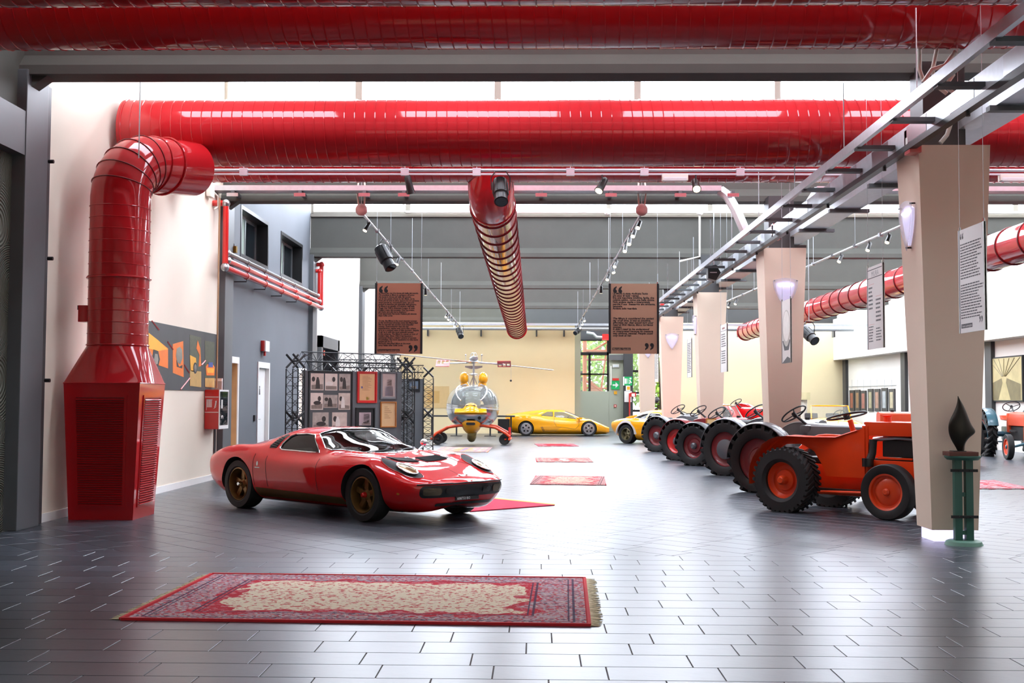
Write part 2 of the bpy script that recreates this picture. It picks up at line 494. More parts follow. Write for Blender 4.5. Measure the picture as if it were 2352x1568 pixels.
# columns on the left wall line
for i, y in enumerate(FR[2:]):
    dy = 0.0
    c = MB().rbox(XL - .05, XL + .11, y - .2 + dy, y + .36 + dy, 0, 5.0, .012)
    c.build('column', M['greysteel'], wl, 0)
    MB().box(XL - .02, XL + .03, y + .36, y + .62 if i == 0 else y + .42, 0, 5.0).build('column_reveal', M['charcoal'], wl, 0)
    b = MB().add([(XL, y - .1, 4.75), (XL + .35, y - .1, 5.0), (XL, y - .1, 5.0), (XL, y + .1, 4.75), (XL + .35, y + .1, 5.0), (XL, y + .1, 5.0)],
                 [(0, 1, 2), (3, 5, 4), (0, 3, 4, 1), (1, 4, 5, 2), (2, 5, 3, 0)])
    b.build('haunch', M['concrete'], wl, 0)
for yy, zz in ((13.1, 3.0), (13.1, 1.62), (13.06, 4.1)):
    MB().cyl((XL + .11, yy, zz), (XL + .17, yy, zz), .022, n=10).build('bolt', M['black'], wl)
bb = MB().box(XL, XL + .014, FR[2] + .62, FR[3] - .25, 0, .1)
struct('baseboard_left', bb, M['whitepaint'], 'low white skirting along the cream wall')

# framed doorway in the white bay
dj = MB()
dj.box(XL - .28, XL + .12, 30.05, 30.25, 0, 3.05); dj.box(XL - .28, XL + .12, 32.55, 32.8, 0, 3.05); dj.box(XL - .28, XL + .12, 30.05, 32.8, 2.75, 3.05)
d0 = struct('door_1', dj, M['greysteel'], 'wide opening with a thick grey surround in the white wall')
MB().box(XL - .29, XL - .26, 30.25, 32.55, 0, 2.75).build('dark_leaf', M['black'], d0, 0)
MB().box(XL + .02, XL + .1, 30.5, 30.62, 2.55, 2.68).build('warning_light', M['brightred'], d0, 0)

# windows in the grey bay
for n_, (y0, y1, z0, z1) in enumerate(GW):
    fr = MB(); t = .07
    fr.box(XL - .3, XL + .01, y0, y0 + t, z0, z1); fr.box(XL - .3, XL + .01, y1 - t, y1, z0, z1)
    fr.box(XL - .3, XL + .01, y0 + t, y1 - t, z1 - t, z1); fr.box(XL - .3, XL + .01, y0 + t, y1 - t, z0, z0 + t)
    w = struct('window_%d' % (WIN_N + 1 + n_), fr, M['black'], 'sliding window with a black frame high in the grey wall')
    ym = (y0 + y1) / 2
    for a, b, xx in ((y0 + t, ym, XL - .22), (ym, y1 - t, XL - .26)):
        q = MB(); e = .06
        q.box(xx, xx + .035, a, a + e, z0 + t, z1 - t); q.box(xx, xx + .035, b - e, b, z0 + t, z1 - t)
        q.box(xx, xx + .035, a + e, b - e, z0 + t, z0 + t + e); q.box(xx, xx + .035, a + e, b - e, z1 - t - e, z1 - t)
        s_ = q.build('sash', M['greysteel'] if n_ else M['silver'], w, 0)
        MB().box(xx + .012, xx + .018, a + e, b - e, z0 + t + e, z1 - t - e).build('pane', M['darkglass'] if a > ym - .01 else mat('pale_painted_reflection', 'a9b8ae', rough=.06, var=.2, vscale=1.5), s_, 0)  # nearer pane has its reflection painted in as a pale base colour
    MB().box(XL - .6, XL - .59, y0 - .2, y1 + .2, z0 - .2, z1 + .2).build('blind', mat('pale_blind', 'cfd4cf', rough=.7, var=.1), w, 0)

# doors in the grey bay
doors = []
for n_, (y0, y1, z0, z1) in enumerate(GD):
    fr = MB(); t = .075
    fr.box(XL - .3, XL + .02, y0, y0 + t, 0, z1); fr.box(XL - .3, XL + .02, y1 - t, y1, 0, z1); fr.box(XL - .3, XL + .02, y0 + t, y1 - t, z1 - t * 1.6, z1)
    d = struct('door_%d' % (n_ + 2), fr, M['whitepaint'], ['wooden lined open doorway in the grey wall', 'white door with steel handle in the grey wall', 'cream door partly behind the black truss'][n_])
    if n_ == 0:
        MB().box(XL - .32, XL - .3, y0 + t, y1 - t, 0, z1 - t).build('leaf', M['wood'], d, 0)
        MB().box(XL - .3, XL + .0, y1 - t - .01, y1 - t, 0, z1 - .12).build('lining', M['wood'], d, 0)
    else:
        lf = MB().rbox(XL - .1, XL - .06, y0 + t, y1 - t, .01, z1 - t * 1.6, .004).build('leaf', M['whitepaint'] if n_ == 1 else M['cream'], d, 0)
        MB().box(XL - .12, XL - .02, y0 + t, y0 + t + .02, 0, z1 - t).build('lining', M['wood'], d, 0)
        h = MB(); h.tube([(XL - .06, y0 + .2, 1.0), (XL - .005, y0 + .2, 1.0), (XL - .005, y0 + .33, 1.0)], .011, 8)
        h.cyl((XL - .06, y0 + .2, .84), (XL - .035, y0 + .2, .84), .02, n=12)
        h.build('handle', M['silver'], lf)
        if n_ == 1:
            g = MB(); g.cyl((XL - .06, (y0 + y1) / 2 - .05, 1.66), (XL - .055, (y0 + y1) / 2 - .05, 1.66), .022, n=12)
            g.prism([((y0 + y1) / 2 - .09, 1.5), ((y0 + y1) / 2 - .01, 1.5), ((y0 + y1) / 2 - .03, 1.63), ((y0 + y1) / 2 - .07, 1.63)], XL - .06, XL - .055, axis='x')
            g.build('pictogram', M['ink'], lf, 0)

# ---------------- far wall: cream partition and glazed recess
fx0, fx1 = XL, D(1320, 950, YFAR).x
wf = struct('wall_far', MB().box(XL, fx1, YFAR, YFAR + .25, 0, D(1200, 742, YFAR).z), M['yellowcream'], 'warm cream end wall behind the yellow wedge car')
MB().box(XL, fx1, YFAR - .02, YFAR, 0, .1).build('skirting', M['yellowcream'], wf, 0)
rx0 = D(1522, 900, YFAR2).x
MB().box(rx0, XR, YFAR2, YFAR2 + .25, 0, D(1800, 742, YFAR2).z).build('cream_panel', M['yellowcream'], wf, 0)
YR = 53.2
MB().box(XL, XR, YR + .5, YR + .75, 5.0, 8.3).build('upper_wall', M['concrete'], wf, 0)
MB().box(fx1 - 3, fx1 + .25, YFAR + .25, YR, 0, 4.3).build('return_wall', M['sage'], wf, 0)
# glazed recess
def F(px, py): return D(px, py, YR)
x0 = F(1300, 0).x; xw1 = F(1399, 0).x; xe = F(1432, 0).x
zs = F(1350, 898).z; zt = F(1350, 780).z
MB().box(x0, xw1 + .02, YR, YR + .12, 0, zs).build('sill_panel', M['sage'], wf, 0)
MB().box(xw1, xe + .1, YR - .02, YR + .12, 0, F(1400, 812).z).build('side_panel', M['sage'], wf, 0)
MB().box(x0 - 2, XR, YR, YR + .3, zt, 6).build('head_panel', M['charcoal'], wf, 0)
MB().box(F(1530, 0).x, XR, YR, YR + .2, 0, zt).build('outer_panel', M['cream'], wf, 0)
q = MB()
zm = F(1350, 812).z; zq = F(1350, 859).z
q.box(x0, xw1, YR + .02, YR + .1, zm - .07, zm + .07); q.box(x0, xw1, YR + .02, YR + .1, zq - .035, zq + .035)
xm = F(1355, 0).x
q.box(xm - .055, xm + .055, YR + .02, YR + .1, zs, zm); q.box(xw1 - .09, xw1, YR + .02, YR + .1, zs, zt)
q.box(x0, xw1, YR + .02, YR + .1, zt - .05, zt + .05)
wr = struct('window_%d' % (WIN_N + 3), q, M['black'], 'black framed garden window at the end of the hall')
for (a, b, c, d) in ((x0, xm - .055, zs, zq - .035), (xm + .055, xw1 - .09, zs, zq - .035), (x0, xm - .055, zq + .035, zm - .07), (xm + .055, xw1 - .09, zq + .035, zm - .07), (x0, xw1 - .09, zm + .07, zt - .05)):
    MB().box(a, b, YR + .055, YR + .062, c, d).build('pane', M['clearglass'], wr, 0)
# slim window right of the dark post
q = MB(); xa, xb = F(1452, 0).x, F(1466, 0).x
for py in (852, 902, 943): z = F(1450, py).z; q.box(xa - .1, xb + .6, YR + .02, YR + .1, z - .05, z + .05)
q.box(xa - .1, xa, YR + .02, YR + .1, 0, 4)
wr2 = struct('window_%d' % (WIN_N + 4), q, M['black'], 'narrow garden window beside the dark post')
MB().box(xa, xb + .6, YR + .055, YR + .062, 0.3, 4).build('pane', M['clearglass'], wr2, 0)
post = MB().rbox(F(1431, 0).x, F(1452, 0).x, YR - .35, YR - .02, 0, 5.0, .01)
post.build('column', M['charcoal'], wf, 0)

# ---------------- right wall with white fascia band
wr_ = struct('wall_right', MB().box(XR, XR + .3, YB, YFAR + 6, 0, 8.3), M['white'], 'white side wall behind the second row of exhibits')
zb0 = WX(2100, 807, XR).z; zb1 = WX(2352, 690, XR).z
MB().box(XR - .5, XR, YB, YFAR2, zb0, 5.0).build('fascia_band', M['white'], wr_, 0)
for k, y in enumerate((18.6, 26.9, 35.25, 43.4, 51.6)):
    MB().rbox(XR - .12, XR + .01, y - .25, y + .25, 0, zb0, .01).build('column', M['charcoal'], wr_, 0)
# back wall behind the viewer
struct('wall_back', MB().box(XL - .3, XR + .3, YB - .2, YB, 0, 8.3), M['cream'], 'plain cream wall at the near end of the hall')
# ================================================================ red ventilation ducts
def helix_seam(p0, p1, r, pitch, tr=.009, seg=28, n=4):
    p0, p1 = Vector(p0), Vector(p1); ax = (p1 - p0); Ln = ax.length; ax.normalize()
    u = ax.orthogonal().normalized(); w = ax.cross(u)
    turns = Ln / pitch; K = int(turns * seg)
    return MB().tube([p0 + ax * (Ln * i / K) + (u * math.cos(2 * PI * i / seg) + w * math.sin(2 * PI * i / seg)) * (r + .001) for i in range(K + 1)], tr, n)
def ring(c, ax, r, tr=.012, n=40, k=6):
    c, ax = Vector(c), Vector(ax).normalized(); u = ax.orthogonal().normalized(); w = ax.cross(u)
    return MB().tube([c + (u * math.cos(2 * PI * i / n) + w * math.sin(2 * PI * i / n)) * r for i in range(n)], tr, k, closed=True)
def big_duct(label, p0, p1, r, pitch=.135, group=None):
    t = thing('ventilation_duct', label, 'duct', p0)
    q = Vector(p1) - Vector(p0)
    MB().cyl((0, 0, 0), q, r, n=56).build('duct_body', M['ductred'], t)
    helix_seam((0, 0, 0), q, r, pitch).build('spiral_seam', M['ductred'], t)
    return t
d2r = .445
YD2, ZD2 = 15.6, D(1200, 306, 15.6).z
xl2 = D(293, 300, YD2).x
duct2 = big_duct('large red spiral duct with closed end crossing the hall below the clerestory', (xl2, YD2, ZD2), (XR - .2, YD2, ZD2), d2r)
ring((.05, 0, 0), (1, 0, 0), d2r + .004, .012).build('end_collar', M['ductred'], duct2)
for x in (2.6, 6.4, 10.2, 14.0):
    MB().cyl((x, 0, d2r), (x, 0, 6.9 - ZD2), .006, n=6).build('hanger_rod', M['galv'], duct2)
YD3 = 18.3; ZD3 = D(1200, 418, YD3).z + d2r
duct3 = big_duct('red spiral duct running behind and below the large closed-end duct', (XL + .02, YD3, ZD3), (XR - .2, YD3, ZD3), d2r)
Y1a = 11.35; Z1a = D(1200, 109, Y1a).z + d2r
duct1 = big_duct('shadowed red spiral duct hung in front of the nearest beam', (XL + .02, Y1a, Z1a), (XR - .2, Y1a, Z1a), d2r)
Y1b = 9.2; Z1b = D(1200, 8, Y1b).z + d2r
duct0 = big_duct('topmost red spiral duct whose lower edge only shows', (XL + .02, Y1b, Z1b), (XR - .2, Y1b, Z1b), d2r)

# ---------------- floor-standing supply unit with riser and elbow
sx, sy = -5.07, 14.07
unit = thing('air_supply_unit', 'red floor-standing louvred air unit with riser duct and elbow by the cream wall', 'air unit', (sx, sy, 0))
zb, zc = 1.6, 2.05
lo = [(-.40, -.39), (.36, -.39), (.36, .37), (-.40, .37)]; hi = [(-.46, -.47), (.44, -.47), (.44, .46), (-.46, .46)]
body = MB()
def sq(poly, z): return [(x, y, z) for x, y in poly]
body.add(sq(lo, 0) + sq(hi, zb), [(0, 1, 2, 3)] + [(i, (i + 1) % 4, 4 + (i + 1) % 4, 4 + i) for i in range(4)])
body.build('cabinet', M['ductred'], unit, 20)
rv = .355
tr = MB(); n = 40
circ = [(rv * math.cos(2 * PI * i / n - 3 * PI / 4), rv * math.sin(2 * PI * i / n - 3 * PI / 4), zc) for i in range(n)]
vs = sq(hi, zb) + circ; fs = []
for c in range(4):
    q = n // 4
    for i in range(q):
        # facets from each corner fan to its quarter of the circle
        a = 4 + (c * q + i - q // 2) % n; b_ = 4 + (c * q + i + 1 - q // 2) % n
        fs.append((c, b_, a))
    a = 4 + (c * q + q - q // 2) % n
    fs.append((c, (c + 1) % 4, a))
tr.add(vs, fs); tr.build('transition_hood', M['ductred'], unit, 12)
edge = MB()
for i in range(4):
    edge.tube([(*hi[i], zb), (*hi[(i + 1) % 4], zb)], .008, 6)
edge.build('folded_edge', M['ductred'], unit)
def lerp(a, b, t): return a + (b - a) * t
def louvre(face, u0, u1, z0, z1, n):
    """louvred panel on a leaning face: 0 front (-y), 1 side (+x)"""
    fr = MB(); sl = MB(); bk = MB()
    def P(u, z, out):
        t = z / zb
        if face == 0: return (u * lerp(1, 1.13, t) - .01, lerp(-.39, -.47, t) - out, z)
        return (lerp(.36, .44, t) + out, u * lerp(1, 1.13, t), z)
    def slab(mb, ua, ub, za, zb_, o0, o1):
        vs = [P(u, z, o) for o in (o0, o1) for u, z in ((ua, za), (ub, za), (ub, zb_), (ua, zb_))]
        mb.add(vs, [(0, 1, 2, 3), (4, 7, 6, 5), (0, 4, 5, 1), (1, 5, 6, 2), (2, 6, 7, 3), (3, 7, 4, 0)])
    e = .03
    slab(fr, u0 - e, u0, z0 - e, z1 + e, 0, .012); slab(fr, u1, u1 + e, z0 - e, z1 + e, 0, .012)
    slab(fr, u0, u1, z0 - e, z0, 0, .012); slab(fr, u0, u1, z1, z1 + e, 0, .012)
    slab(bk, u0, u1, z0, z1, 0, .002)
    for i in range(n):
        a = z0 + (z1 - z0) * i / n; b_ = a + (z1 - z0) / n * .62
        vs = [P(u0, a, .026), P(u1, a, .026), P(u1, b_, .004), P(u0, b_, .004), P(u0, a, .002), P(u1, a, .002)]
        sl.add(vs, [(0, 1, 2, 3), (4, 5, 1, 0), (3, 2, 5, 4)])
    f_ = fr.build('louvre_frame', M['ductred'], unit, 0)
    bk.build('louvre_backing', M['ductring'], f_, 0)
    s_ = sl.build('louvre_slats', M['ductred'], f_, 0); s_['kind'] = 'stuff'
louvre(0, -.27, .24, .17, 1.43, 46)
louvre(1, -.26, .26, .17, 1.43, 46)
# riser, elbow and stub into the large duct
zr = D(300, 455, 14.07).z
dirh = Vector((.42, .91, 0)).normalized()
R = .5
path = [Vector((0, 0, zc)), Vector((0, 0, zr))]
gores = []
for i in range(1, 7):
    a = PI / 2 * i / 6
    p = Vector((0, 0, zr)) + dirh * (R * (1 - math.cos(a))) + Vector((0, 0, R * math.sin(a)))
    path.append(p); gores.append((p, dirh * math.sin(a) + Vector((0, 0, math.cos(a)))))
endp = Vector((xl2 - sx + .98, YD2 - sy - .30, path[-1].z + .1))
path.append(endp)
MB().tube(path, rv, 40).build('riser_duct', M['ductred'], unit, 45)
for z in [zc + .14 * i for i in range(1, int((zr - zc) / .14) + 1)]:
    ring((0, 0, z), (.02, 0, 1), rv + .001, .006).build('seam_ring', M['ductred'], unit)
for p, ax in gores[:-1]:
    ring(p, ax, rv + .002, .008).build('elbow_ring', M['ductring'], unit)
ring(path[-2], dirh, rv + .004, .014).build('elbow_ring', M['ductred'], unit)
ring(lerp(path[-2], endp, .3), dirh, rv + .012, .014, 40, 8).build('stub_collar', M['ductred'], unit)
ring((0, 0, D(260, 640, 14.07).z), (0, 0, 1), rv + .012, .014).build('clamp_band', M['ductred'], unit)
ring((0, 0, zc + .01), (0, 0, 1), rv + .006, .01).build('clamp_band', M['ductred'], unit)
ds = MB().rbox(-rv - .1, -rv + .03, -.1, .08, D(185, 740, 14.07).z, D(185, 702, 14.07).z, .008)
ds.build('duct_sensor', M['ductred'], unit)
MB().box(-rv - .12, -rv - .09, -.07, .05, D(185, 712, 14.07).z, D(185, 702, 14.07).z).build('sensor_cap', M['black'], unit, 0)
MB().cyl((.28, -.2, zr + .45), (.28, -.2, 7.0), .007, n=6).build('hanger_rod', M['galv'], unit)

# ---------------- longitudinal ringed ducts
def ringed_duct(label, pts, r, step, end_ring=True, first=0.0):
    t = thing('ringed_duct', label, 'duct', pts[0])
    P = [Vector(p) - Vector(pts[0]) for p in pts]
    # dense resample (Catmull-Rom)
    dense = []
    for i in range(len(P) - 1):
        a, b, c, d = P[max(i - 1, 0)], P[i], P[i + 1], P[min(i + 2, len(P) - 1)]
        for k in range(12):
            s = k / 12
            dense.append(.5 * ((2 * b) + (-a + c) * s + (2 * a - 5 * b + 4 * c - d) * s * s + (-a + 3 * b - 3 * c + d) * s ** 3))
    dense.append(P[-1])
    MB().tube(dense, r, 48, caps=False).build('duct_body', M['ductred'], t, 60)
    acc = 0.0; nxt = first
    for a, b in zip(dense[:-1], dense[1:]):
        l = (b - a).length
        while nxt <= acc + l:
            s = (nxt - acc) / l
            ring(a.lerp(b, s), b - a, r + .006, .017, 40, 6).build('ring', M['ductring'], t); nxt += step
        acc += l
    ring(dense[-1], dense[-1] - dense[-2], r + .012, .022, 40, 6).build('ring', M['ductred'], t)
    return t
xc = -.74
za, zf_ = D(1131, 470, 19.2), D(1187, 755, 45)
ringed_duct('glossy ringed red duct running lengthwise above the car aisle', [(za.x, YD3, ZD3 - .1), (za.x, YD3 + .22, ZD3 - .45), (za.x, YD3 + .8, za.z + .02), (za.x, 20.5, za.z - .03), (za.lerp(zf_, .5).x, 32, za.lerp(zf_, .5).z), tuple(zf_)], .37, .92, first=1.35)
xd, zd = 8.2, 1.434 + .325 * 8.2
ringed_duct('glossy ringed red duct running lengthwise beyond the pillars', [(xd, 16.0, zd), (xd, 26, zd), (xd, 36, zd), (xd, 46.0, zd)], .32, .95, first=.4)

# ================================================================ cable trays and conduits
tray = thing('cable_tray', 'galvanised ladder cable tray with black light track running along the pillar row', 'cable tray', (0, 0, 0))
y0, y1 = 5.0, 45.5
zt0 = 4.12
MB().box(3.385, 3.40, y0, y1, zt0, zt0 + .10).build('rail', M['galv'], tray, 0)
MB().box(3.40, 3.435, y0, y1, zt0, zt0 + .012).build('rail_flange', M['galv'], tray, 0)
MB().box(3.80, 3.84, y0, y1, zt0 - .06, zt0 + .13).build('rail', M['galv'], tray, 0)
MB().box(3.79, 3.87, y0, y1, zt0 - .12, zt0 - .06).build('light_track', M['black'], tray, 0)
for y in np.arange(6.2, 45, 1.25):
    MB().box(3.40, 3.80, y - .06, y + .06, zt0 - .02, zt0 + .02).build('rung', M['greysteel'], tray, 0)
    MB().box(3.796, 3.80, y + .2, y + .8, zt0 - .05, zt0 + .12).build('cover_plate', M['silver'], tray, 0)
for y in np.arange(8.0, 45, 2.5):
    MB().cyl((3.42, y, zt0 + .1), (3.42, y, 4.98), .006, n=6).build('hanger_rod', M['galv'], tray)
    MB().cyl((3.83, y - .12, zt0 - .16), (3.83, y - .12, zt0 - .1), .02, n=8).build('track_clip', M['black'], tray)
t2 = thing('cable_tray', 'wide flat galvanised tray running along the pillars outside the ladder tray', 'cable tray', (0, 0, 0))
MB().box(4.42, 4.82, 6.0, 44.5, 4.28, 4.30).build('tray_bottom', M['galv'], t2, 0)
MB().box(4.42, 4.435, 6.0, 44.5, 4.30, 4.38).build('rail', M['galv'], t2, 0)
MB().box(4.805, 4.82, 6.0, 44.5, 4.30, 4.38).build('rail', M['galv'], t2, 0)
for y in np.arange(7.2, 44, 2.05):
    MB().box(4.36, 4.95, y - .05, y + .05, 4.23, 4.28).build('bracket', M['greysteel'], t2, 0)
# transverse tray along the second beam
yt = FR[3] - .5
zt = D(1000, 437, yt).z
xa, xb = D(492, 437, yt).x, 3.2
t3 = thing('cable_tray', 'pale galvanised tray crossing the hall along the second beam', 'cable tray', (0, 0, 0))
MB().box(xa, xb, yt - .15, yt + .15, zt - .03, zt - .02).build('tray_bottom', M['galv'], t3, 0)
MB().box(xa, xb, yt - .16, yt - .15, zt - .03, zt + .06).build('rail', M['galv'], t3, 0)
MB().box(xa, xb, yt + .15, yt + .16, zt - .03, zt + .06).build('rail', M['galv'], t3, 0)
for px in (540, 693, 840, 930, 1243, 1402, 1560, 1680):
    x = D(px, 450, yt).x
    MB().box(x - .03, x + .03, yt - .17, yt + .4, zt - .09, zt - .03).build('bracket', M['greysteel'], t3, 0)
    MB().box(x - .1, x + .1, yt - .19, yt - .17, zt - .14, zt - .08).build('bracket_plate', M['silver'], t3, 0)
bend = [(xb, yt, zt), (xb + .12, yt - .05, zt - .1), (xb + .25, yt - .2, zt - .4), (3.6, yt - .3, zt0 + .15)]
MB().tube(bend, .09, 8).build('bend', M['galv'], t3)
t4 = thing('cable_tray', 'pale galvanised tray crossing the second aisle along the beam', 'cable tray', (0, 0, 0))
MB().box(4.85, XR - .2, yt - .15, yt + .15, zt - .03, zt + .05).build('tray_bottom', M['galv'], t4, 0)
MB().tube([(4.9, yt, zt), (4.7, yt - .1, zt - .3), (4.6, yt - .4, zt - .55), (4.55, yt - .9, zt - .6)], .09, 8).build('bend', M['galv'], t4)
# beam conduits
c = thing('conduit', 'white conduit with drop running under the second clerestory', 'conduit', (0, 0, 0))
yc = FR[4] - .25
zc_ = D(1300, 487, yc).z
MB().tube([(D(927, 470, yc).x, yc, zc_ + .35), (D(927, 470, yc).x, yc, zc_ + .05), (D(932, 487, yc).x, yc, zc_), (XR - .3, yc, zc_)], .03, 8).build('pipe', M['pipe_white'], c)
for px in (1395, 1607): MB().sphere((D(px, 487, yc).x, yc - .03, zc_), .09, 12, 8).build('junction_box', M['pipe_white'], c)
MB().tube([(D(1607, 487, yc).x, yc, zc_), (D(1607, 600, yc).x, yc, zc_ - 1.1), (3.5, yc - .3, zc_ - 1.25)], .025, 8).build('drop', M['pipe_white'], c)
ch = thing('conduit', 'pale conduit crossing the hall high on the cream end wall', 'conduit', (0, 0, 0))
for z_, px in ((D(1100, 755, YFAR - .3).z, 0),):
    MB().tube([(D(968, 755, YFAR - .3).x, YFAR - .3, z_), (XR - .6, YFAR - .3, z_)], .06, 8).build('pipe', M['galv'], ch)
    for px in (990, 1110, 1235, 1297, 1690, 1905):
        MB().box(D(px, 0, YFAR).x - .03, D(px, 0, YFAR).x + .03, YFAR - .35, YFAR, z_ - .3, z_ - .05).build('bracket', M['greysteel'], ch, 0)
hr = thing('track_bar', 'pale square rail hung across the hall before the end wall', 'rail', (0, 0, 0))
zz = D(1100, 745, 44.0).z
MB().box(D(968, 745, 44).x, XR - .7, 43.97, 44.05, zz - .03, zz + .05).build('rail', M['galv'], hr, 0)
# cables looping round the first pillar stem
lp = thing('cable_loops', 'pale cables looping over the tray at the first pillar', 'cables', (0, 0, 0))
for i, pts in enumerate(([(2112, 112), (2112, 160), (2126, 200)], [(2152, 112), (2142, 160), (2148, 195), (2175, 215)], [(2195, 118), (2170, 150), (2140, 160), (2120, 190)], [(2190, 170), (2170, 200), (2195, 215), (2192, 260), (2175, 310), (2160, 328)])):
    MB().tube([D(px, py, 11.75 - .08 * i) for px, py in pts], .022, 8).build('cable', M['cable'], lp, 60)

# red emergency boxes on the tray
for px, py, Y in ((2031, 325, 12.0), (1745, 533, 18.9), (1519, 707, 36.0)):
    p = D(px, py, Y)
    t = thing('junction_box', ['red junction box bolted to the ladder tray near the first pillar', 'red junction box on the ladder tray above the second pillar', 'small red junction box at the far end of the ladder tray'][[2031, 1745, 1519].index(px)], 'box', (3.86, Y, p.z))
    MB().rbox(-.06, .06, -.09, .09, -.13, .13, .006).build('housing', M['brightred'], t)
    MB().box(-.065, -.06, -.03, .03, -.05, .04).build('notice', M['whitepaint'], t, 0)

# ---------------- fire pipes on the grey wall
XP = -5.42
def pipe_run(label, mat_, z, px0, px1, r, up=None, down=None, off=0.0):
    t = thing('fire_pipe', label, 'pipe', (0, 0, 0))
    ya = WX(px0, 916, XP).y; yb = WX(px1, 916, XP).y
    pts = []
    if down is not None: pts += [(XP + off, ya, down), (XP + off, ya, z)]
    else: pts += [(XP + off, ya, z)]
    pts += [(XP + off, yb, z)]
    if up is not None: pts += [(XP + off, yb, up)]
    MB().tube(pts, r, 12).build('pipe', mat_, t, 60)
    for p in pts[:-1] if up else pts:
        MB().sphere(p, r * 1.45, 12, 8).build('elbow', M['silver'], t)
    n = 6
    for i in range(1, n):
        y = ya + (yb - ya) * i / n
        MB().cyl((XP + off, y - .05, z), (XP + off, y + .05, z), r * 1.2, n=12).build('coupling', mat_, t)
        if i < n - 1: MB().tube([(XP + off, y, z - r), (XP + off, y, z - r - .05), (XL, y, z - r - .05)], .012, 6).build('bracket', M['charcoal'], t)
    if down is not None:
        ztop = down
        MB().tube([(XP + off, ya, down), (XL, ya, down)], r, 10).build('wall_stub', mat_, t)
        MB().sphere((XP + off, ya, down), r * 1.4, 12, 8).build('elbow', M['silver'], t)
    if up is not None:
        MB().tube([(XP + off, yb, up), (XL, yb, up)], r, 10).build('wall_stub', mat_, t)
        MB().sphere((XP + off, yb, up), r * 1.4, 12, 8).build('elbow', mat_, t)
    return t
z1 = WX(620, 657, XP).z
pipe_run('lowest red fire pipe along the grey wall with tall vertical risers', M['brightred'], z1, 512, 735, .052, up=WX(735, 605, XP).z, down=WX(512, 462, XP).z)
pipe_run('second red fire pipe running just above the lowest one', M['brightred'], z1 + .15, 522, 733, .045, up=WX(733, 620, XP).z, off=-.03)
pipe_run('grey pipe running above the two red fire pipes', M['tractorgrey'], z1 + .29, 524, 731, .04, off=-.05)
gp = thing('gas_cock', 'small angled black pipe with brass cock below the first high window', 'pipe', (0, 0, 0))
yv = WX(536, 560, XL + .1).y
MB().tube([(XL, yv - .4, WX(530, 560, XL + .1).z), (XL + .1, yv, WX(536, 560, XL + .1).z), (XL + .1, yv, z1 + .3)], .02, 8).build('pipe', M['black'], gp)
MB().box(XL + .06, XL + .16, yv - .03, yv + .06, z1 + .38, z1 + .5).build('cock', mat('brass', 'b08d3c', rough=.3, metal=1, var=.1), gp, 0)
# vertical thin conduits at the column
vc = thing('conduit', 'pair of thin vertical conduits beside the column of the cream wall', 'conduit', (0, 0, 0))
for px in (499, 531):
    x = XL + .14 if px < 510 else XL + .04
    y = WX(px, 800, x).y
    MB().cyl((x, y, 1.6), (x, y, 4.9), .016, n=8).build('pipe', mat('copper_conduit', 'a98a6b', rough=.4, metal=.4, var=.1), vc)
det = thing('beam_detector', 'small white detector with dangling cable high on the cream wall', 'detector', WX(478, 438, XL + .02))
MB().rbox(0, .08, -.12, .12, -.11, .11, .01).build('housing', M['pipe_white'], det)
MB().tube([(.06, .1, 0), (.1, .25, -.05), (.08, .35, -.22), (.06, .2, -.28)], .015, 6).build('cable', M['pipe_white'], det, 60)

# ================================================================ stage lights, tracks and spots
def spotlight(p, d=(0, -.5, -1), lit=True, size=1.0, label='', group=None):
    t = thing('track_spotlight', label, 'spotlight', p, group=group)
    d = Vector(d).normalized(); s = size
    MB().cyl((0, 0, 0), (0, 0, -.1 * s), .012 * s, n=8).build('stem', M['black'], t)
    c = Vector((0, 0, -.14 * s))
    MB().tube([c - d * .12 * s, c - d * .10 * s, c + d * .06 * s, c + d * .12 * s], [.03 * s, .045 * s, .05 * s, .062 * s], 14).build('lamp_head', M['black'], t, 40)
    MB().cyl(c + d * .118 * s, c + d * .126 * s, .05 * s, n=14).build('lens', M['lampglow'] if lit else M['darkglass'], t)
    return t
def stage_light(p, yaw, tilt, s, label):
    t = thing('stage_light', label, 'stage light', p, rz=yaw)
    d = Vector((0, -math.cos(tilt), -math.sin(tilt))); c = Vector((0, 0, -.3 * s))
    up = Vector((0, -math.sin(tilt), math.cos(tilt)))
    MB().tube([c - d * .24 * s, c - d * .2 * s, c + d * .1 * s, c + d * .12 * s, c + d * .26 * s], [.07 * s, .115 * s, .12 * s, .1 * s, .11 * s], 16).build('lamp_body', M['black'], t, 40)
    for k in range(6):
        a = 2 * PI * k / 6
        off = Vector((math.cos(a), 0, 0)) * .12 * s + up * math.sin(a) * .12 * s
        MB().tube([c - d * .18 * s + off, c + d * .08 * s + off], .008 * s, 5).build('cooling_fin', M['black'], t)
    MB().cyl(c + d * .255 * s, c + d * .265 * s, .09 * s, n=16).build('lens', M['darkglass'], t)
    MB().tube([(-.14 * s, 0, -.3 * s), (-.15 * s, 0, -.1 * s), (-.08 * s, 0, 0), (.08 * s, 0, 0), (.15 * s, 0, -.1 * s), (.14 * s, 0, -.3 * s)], .009 * s, 6).build('yoke', M['black'], t, 60)
    return t
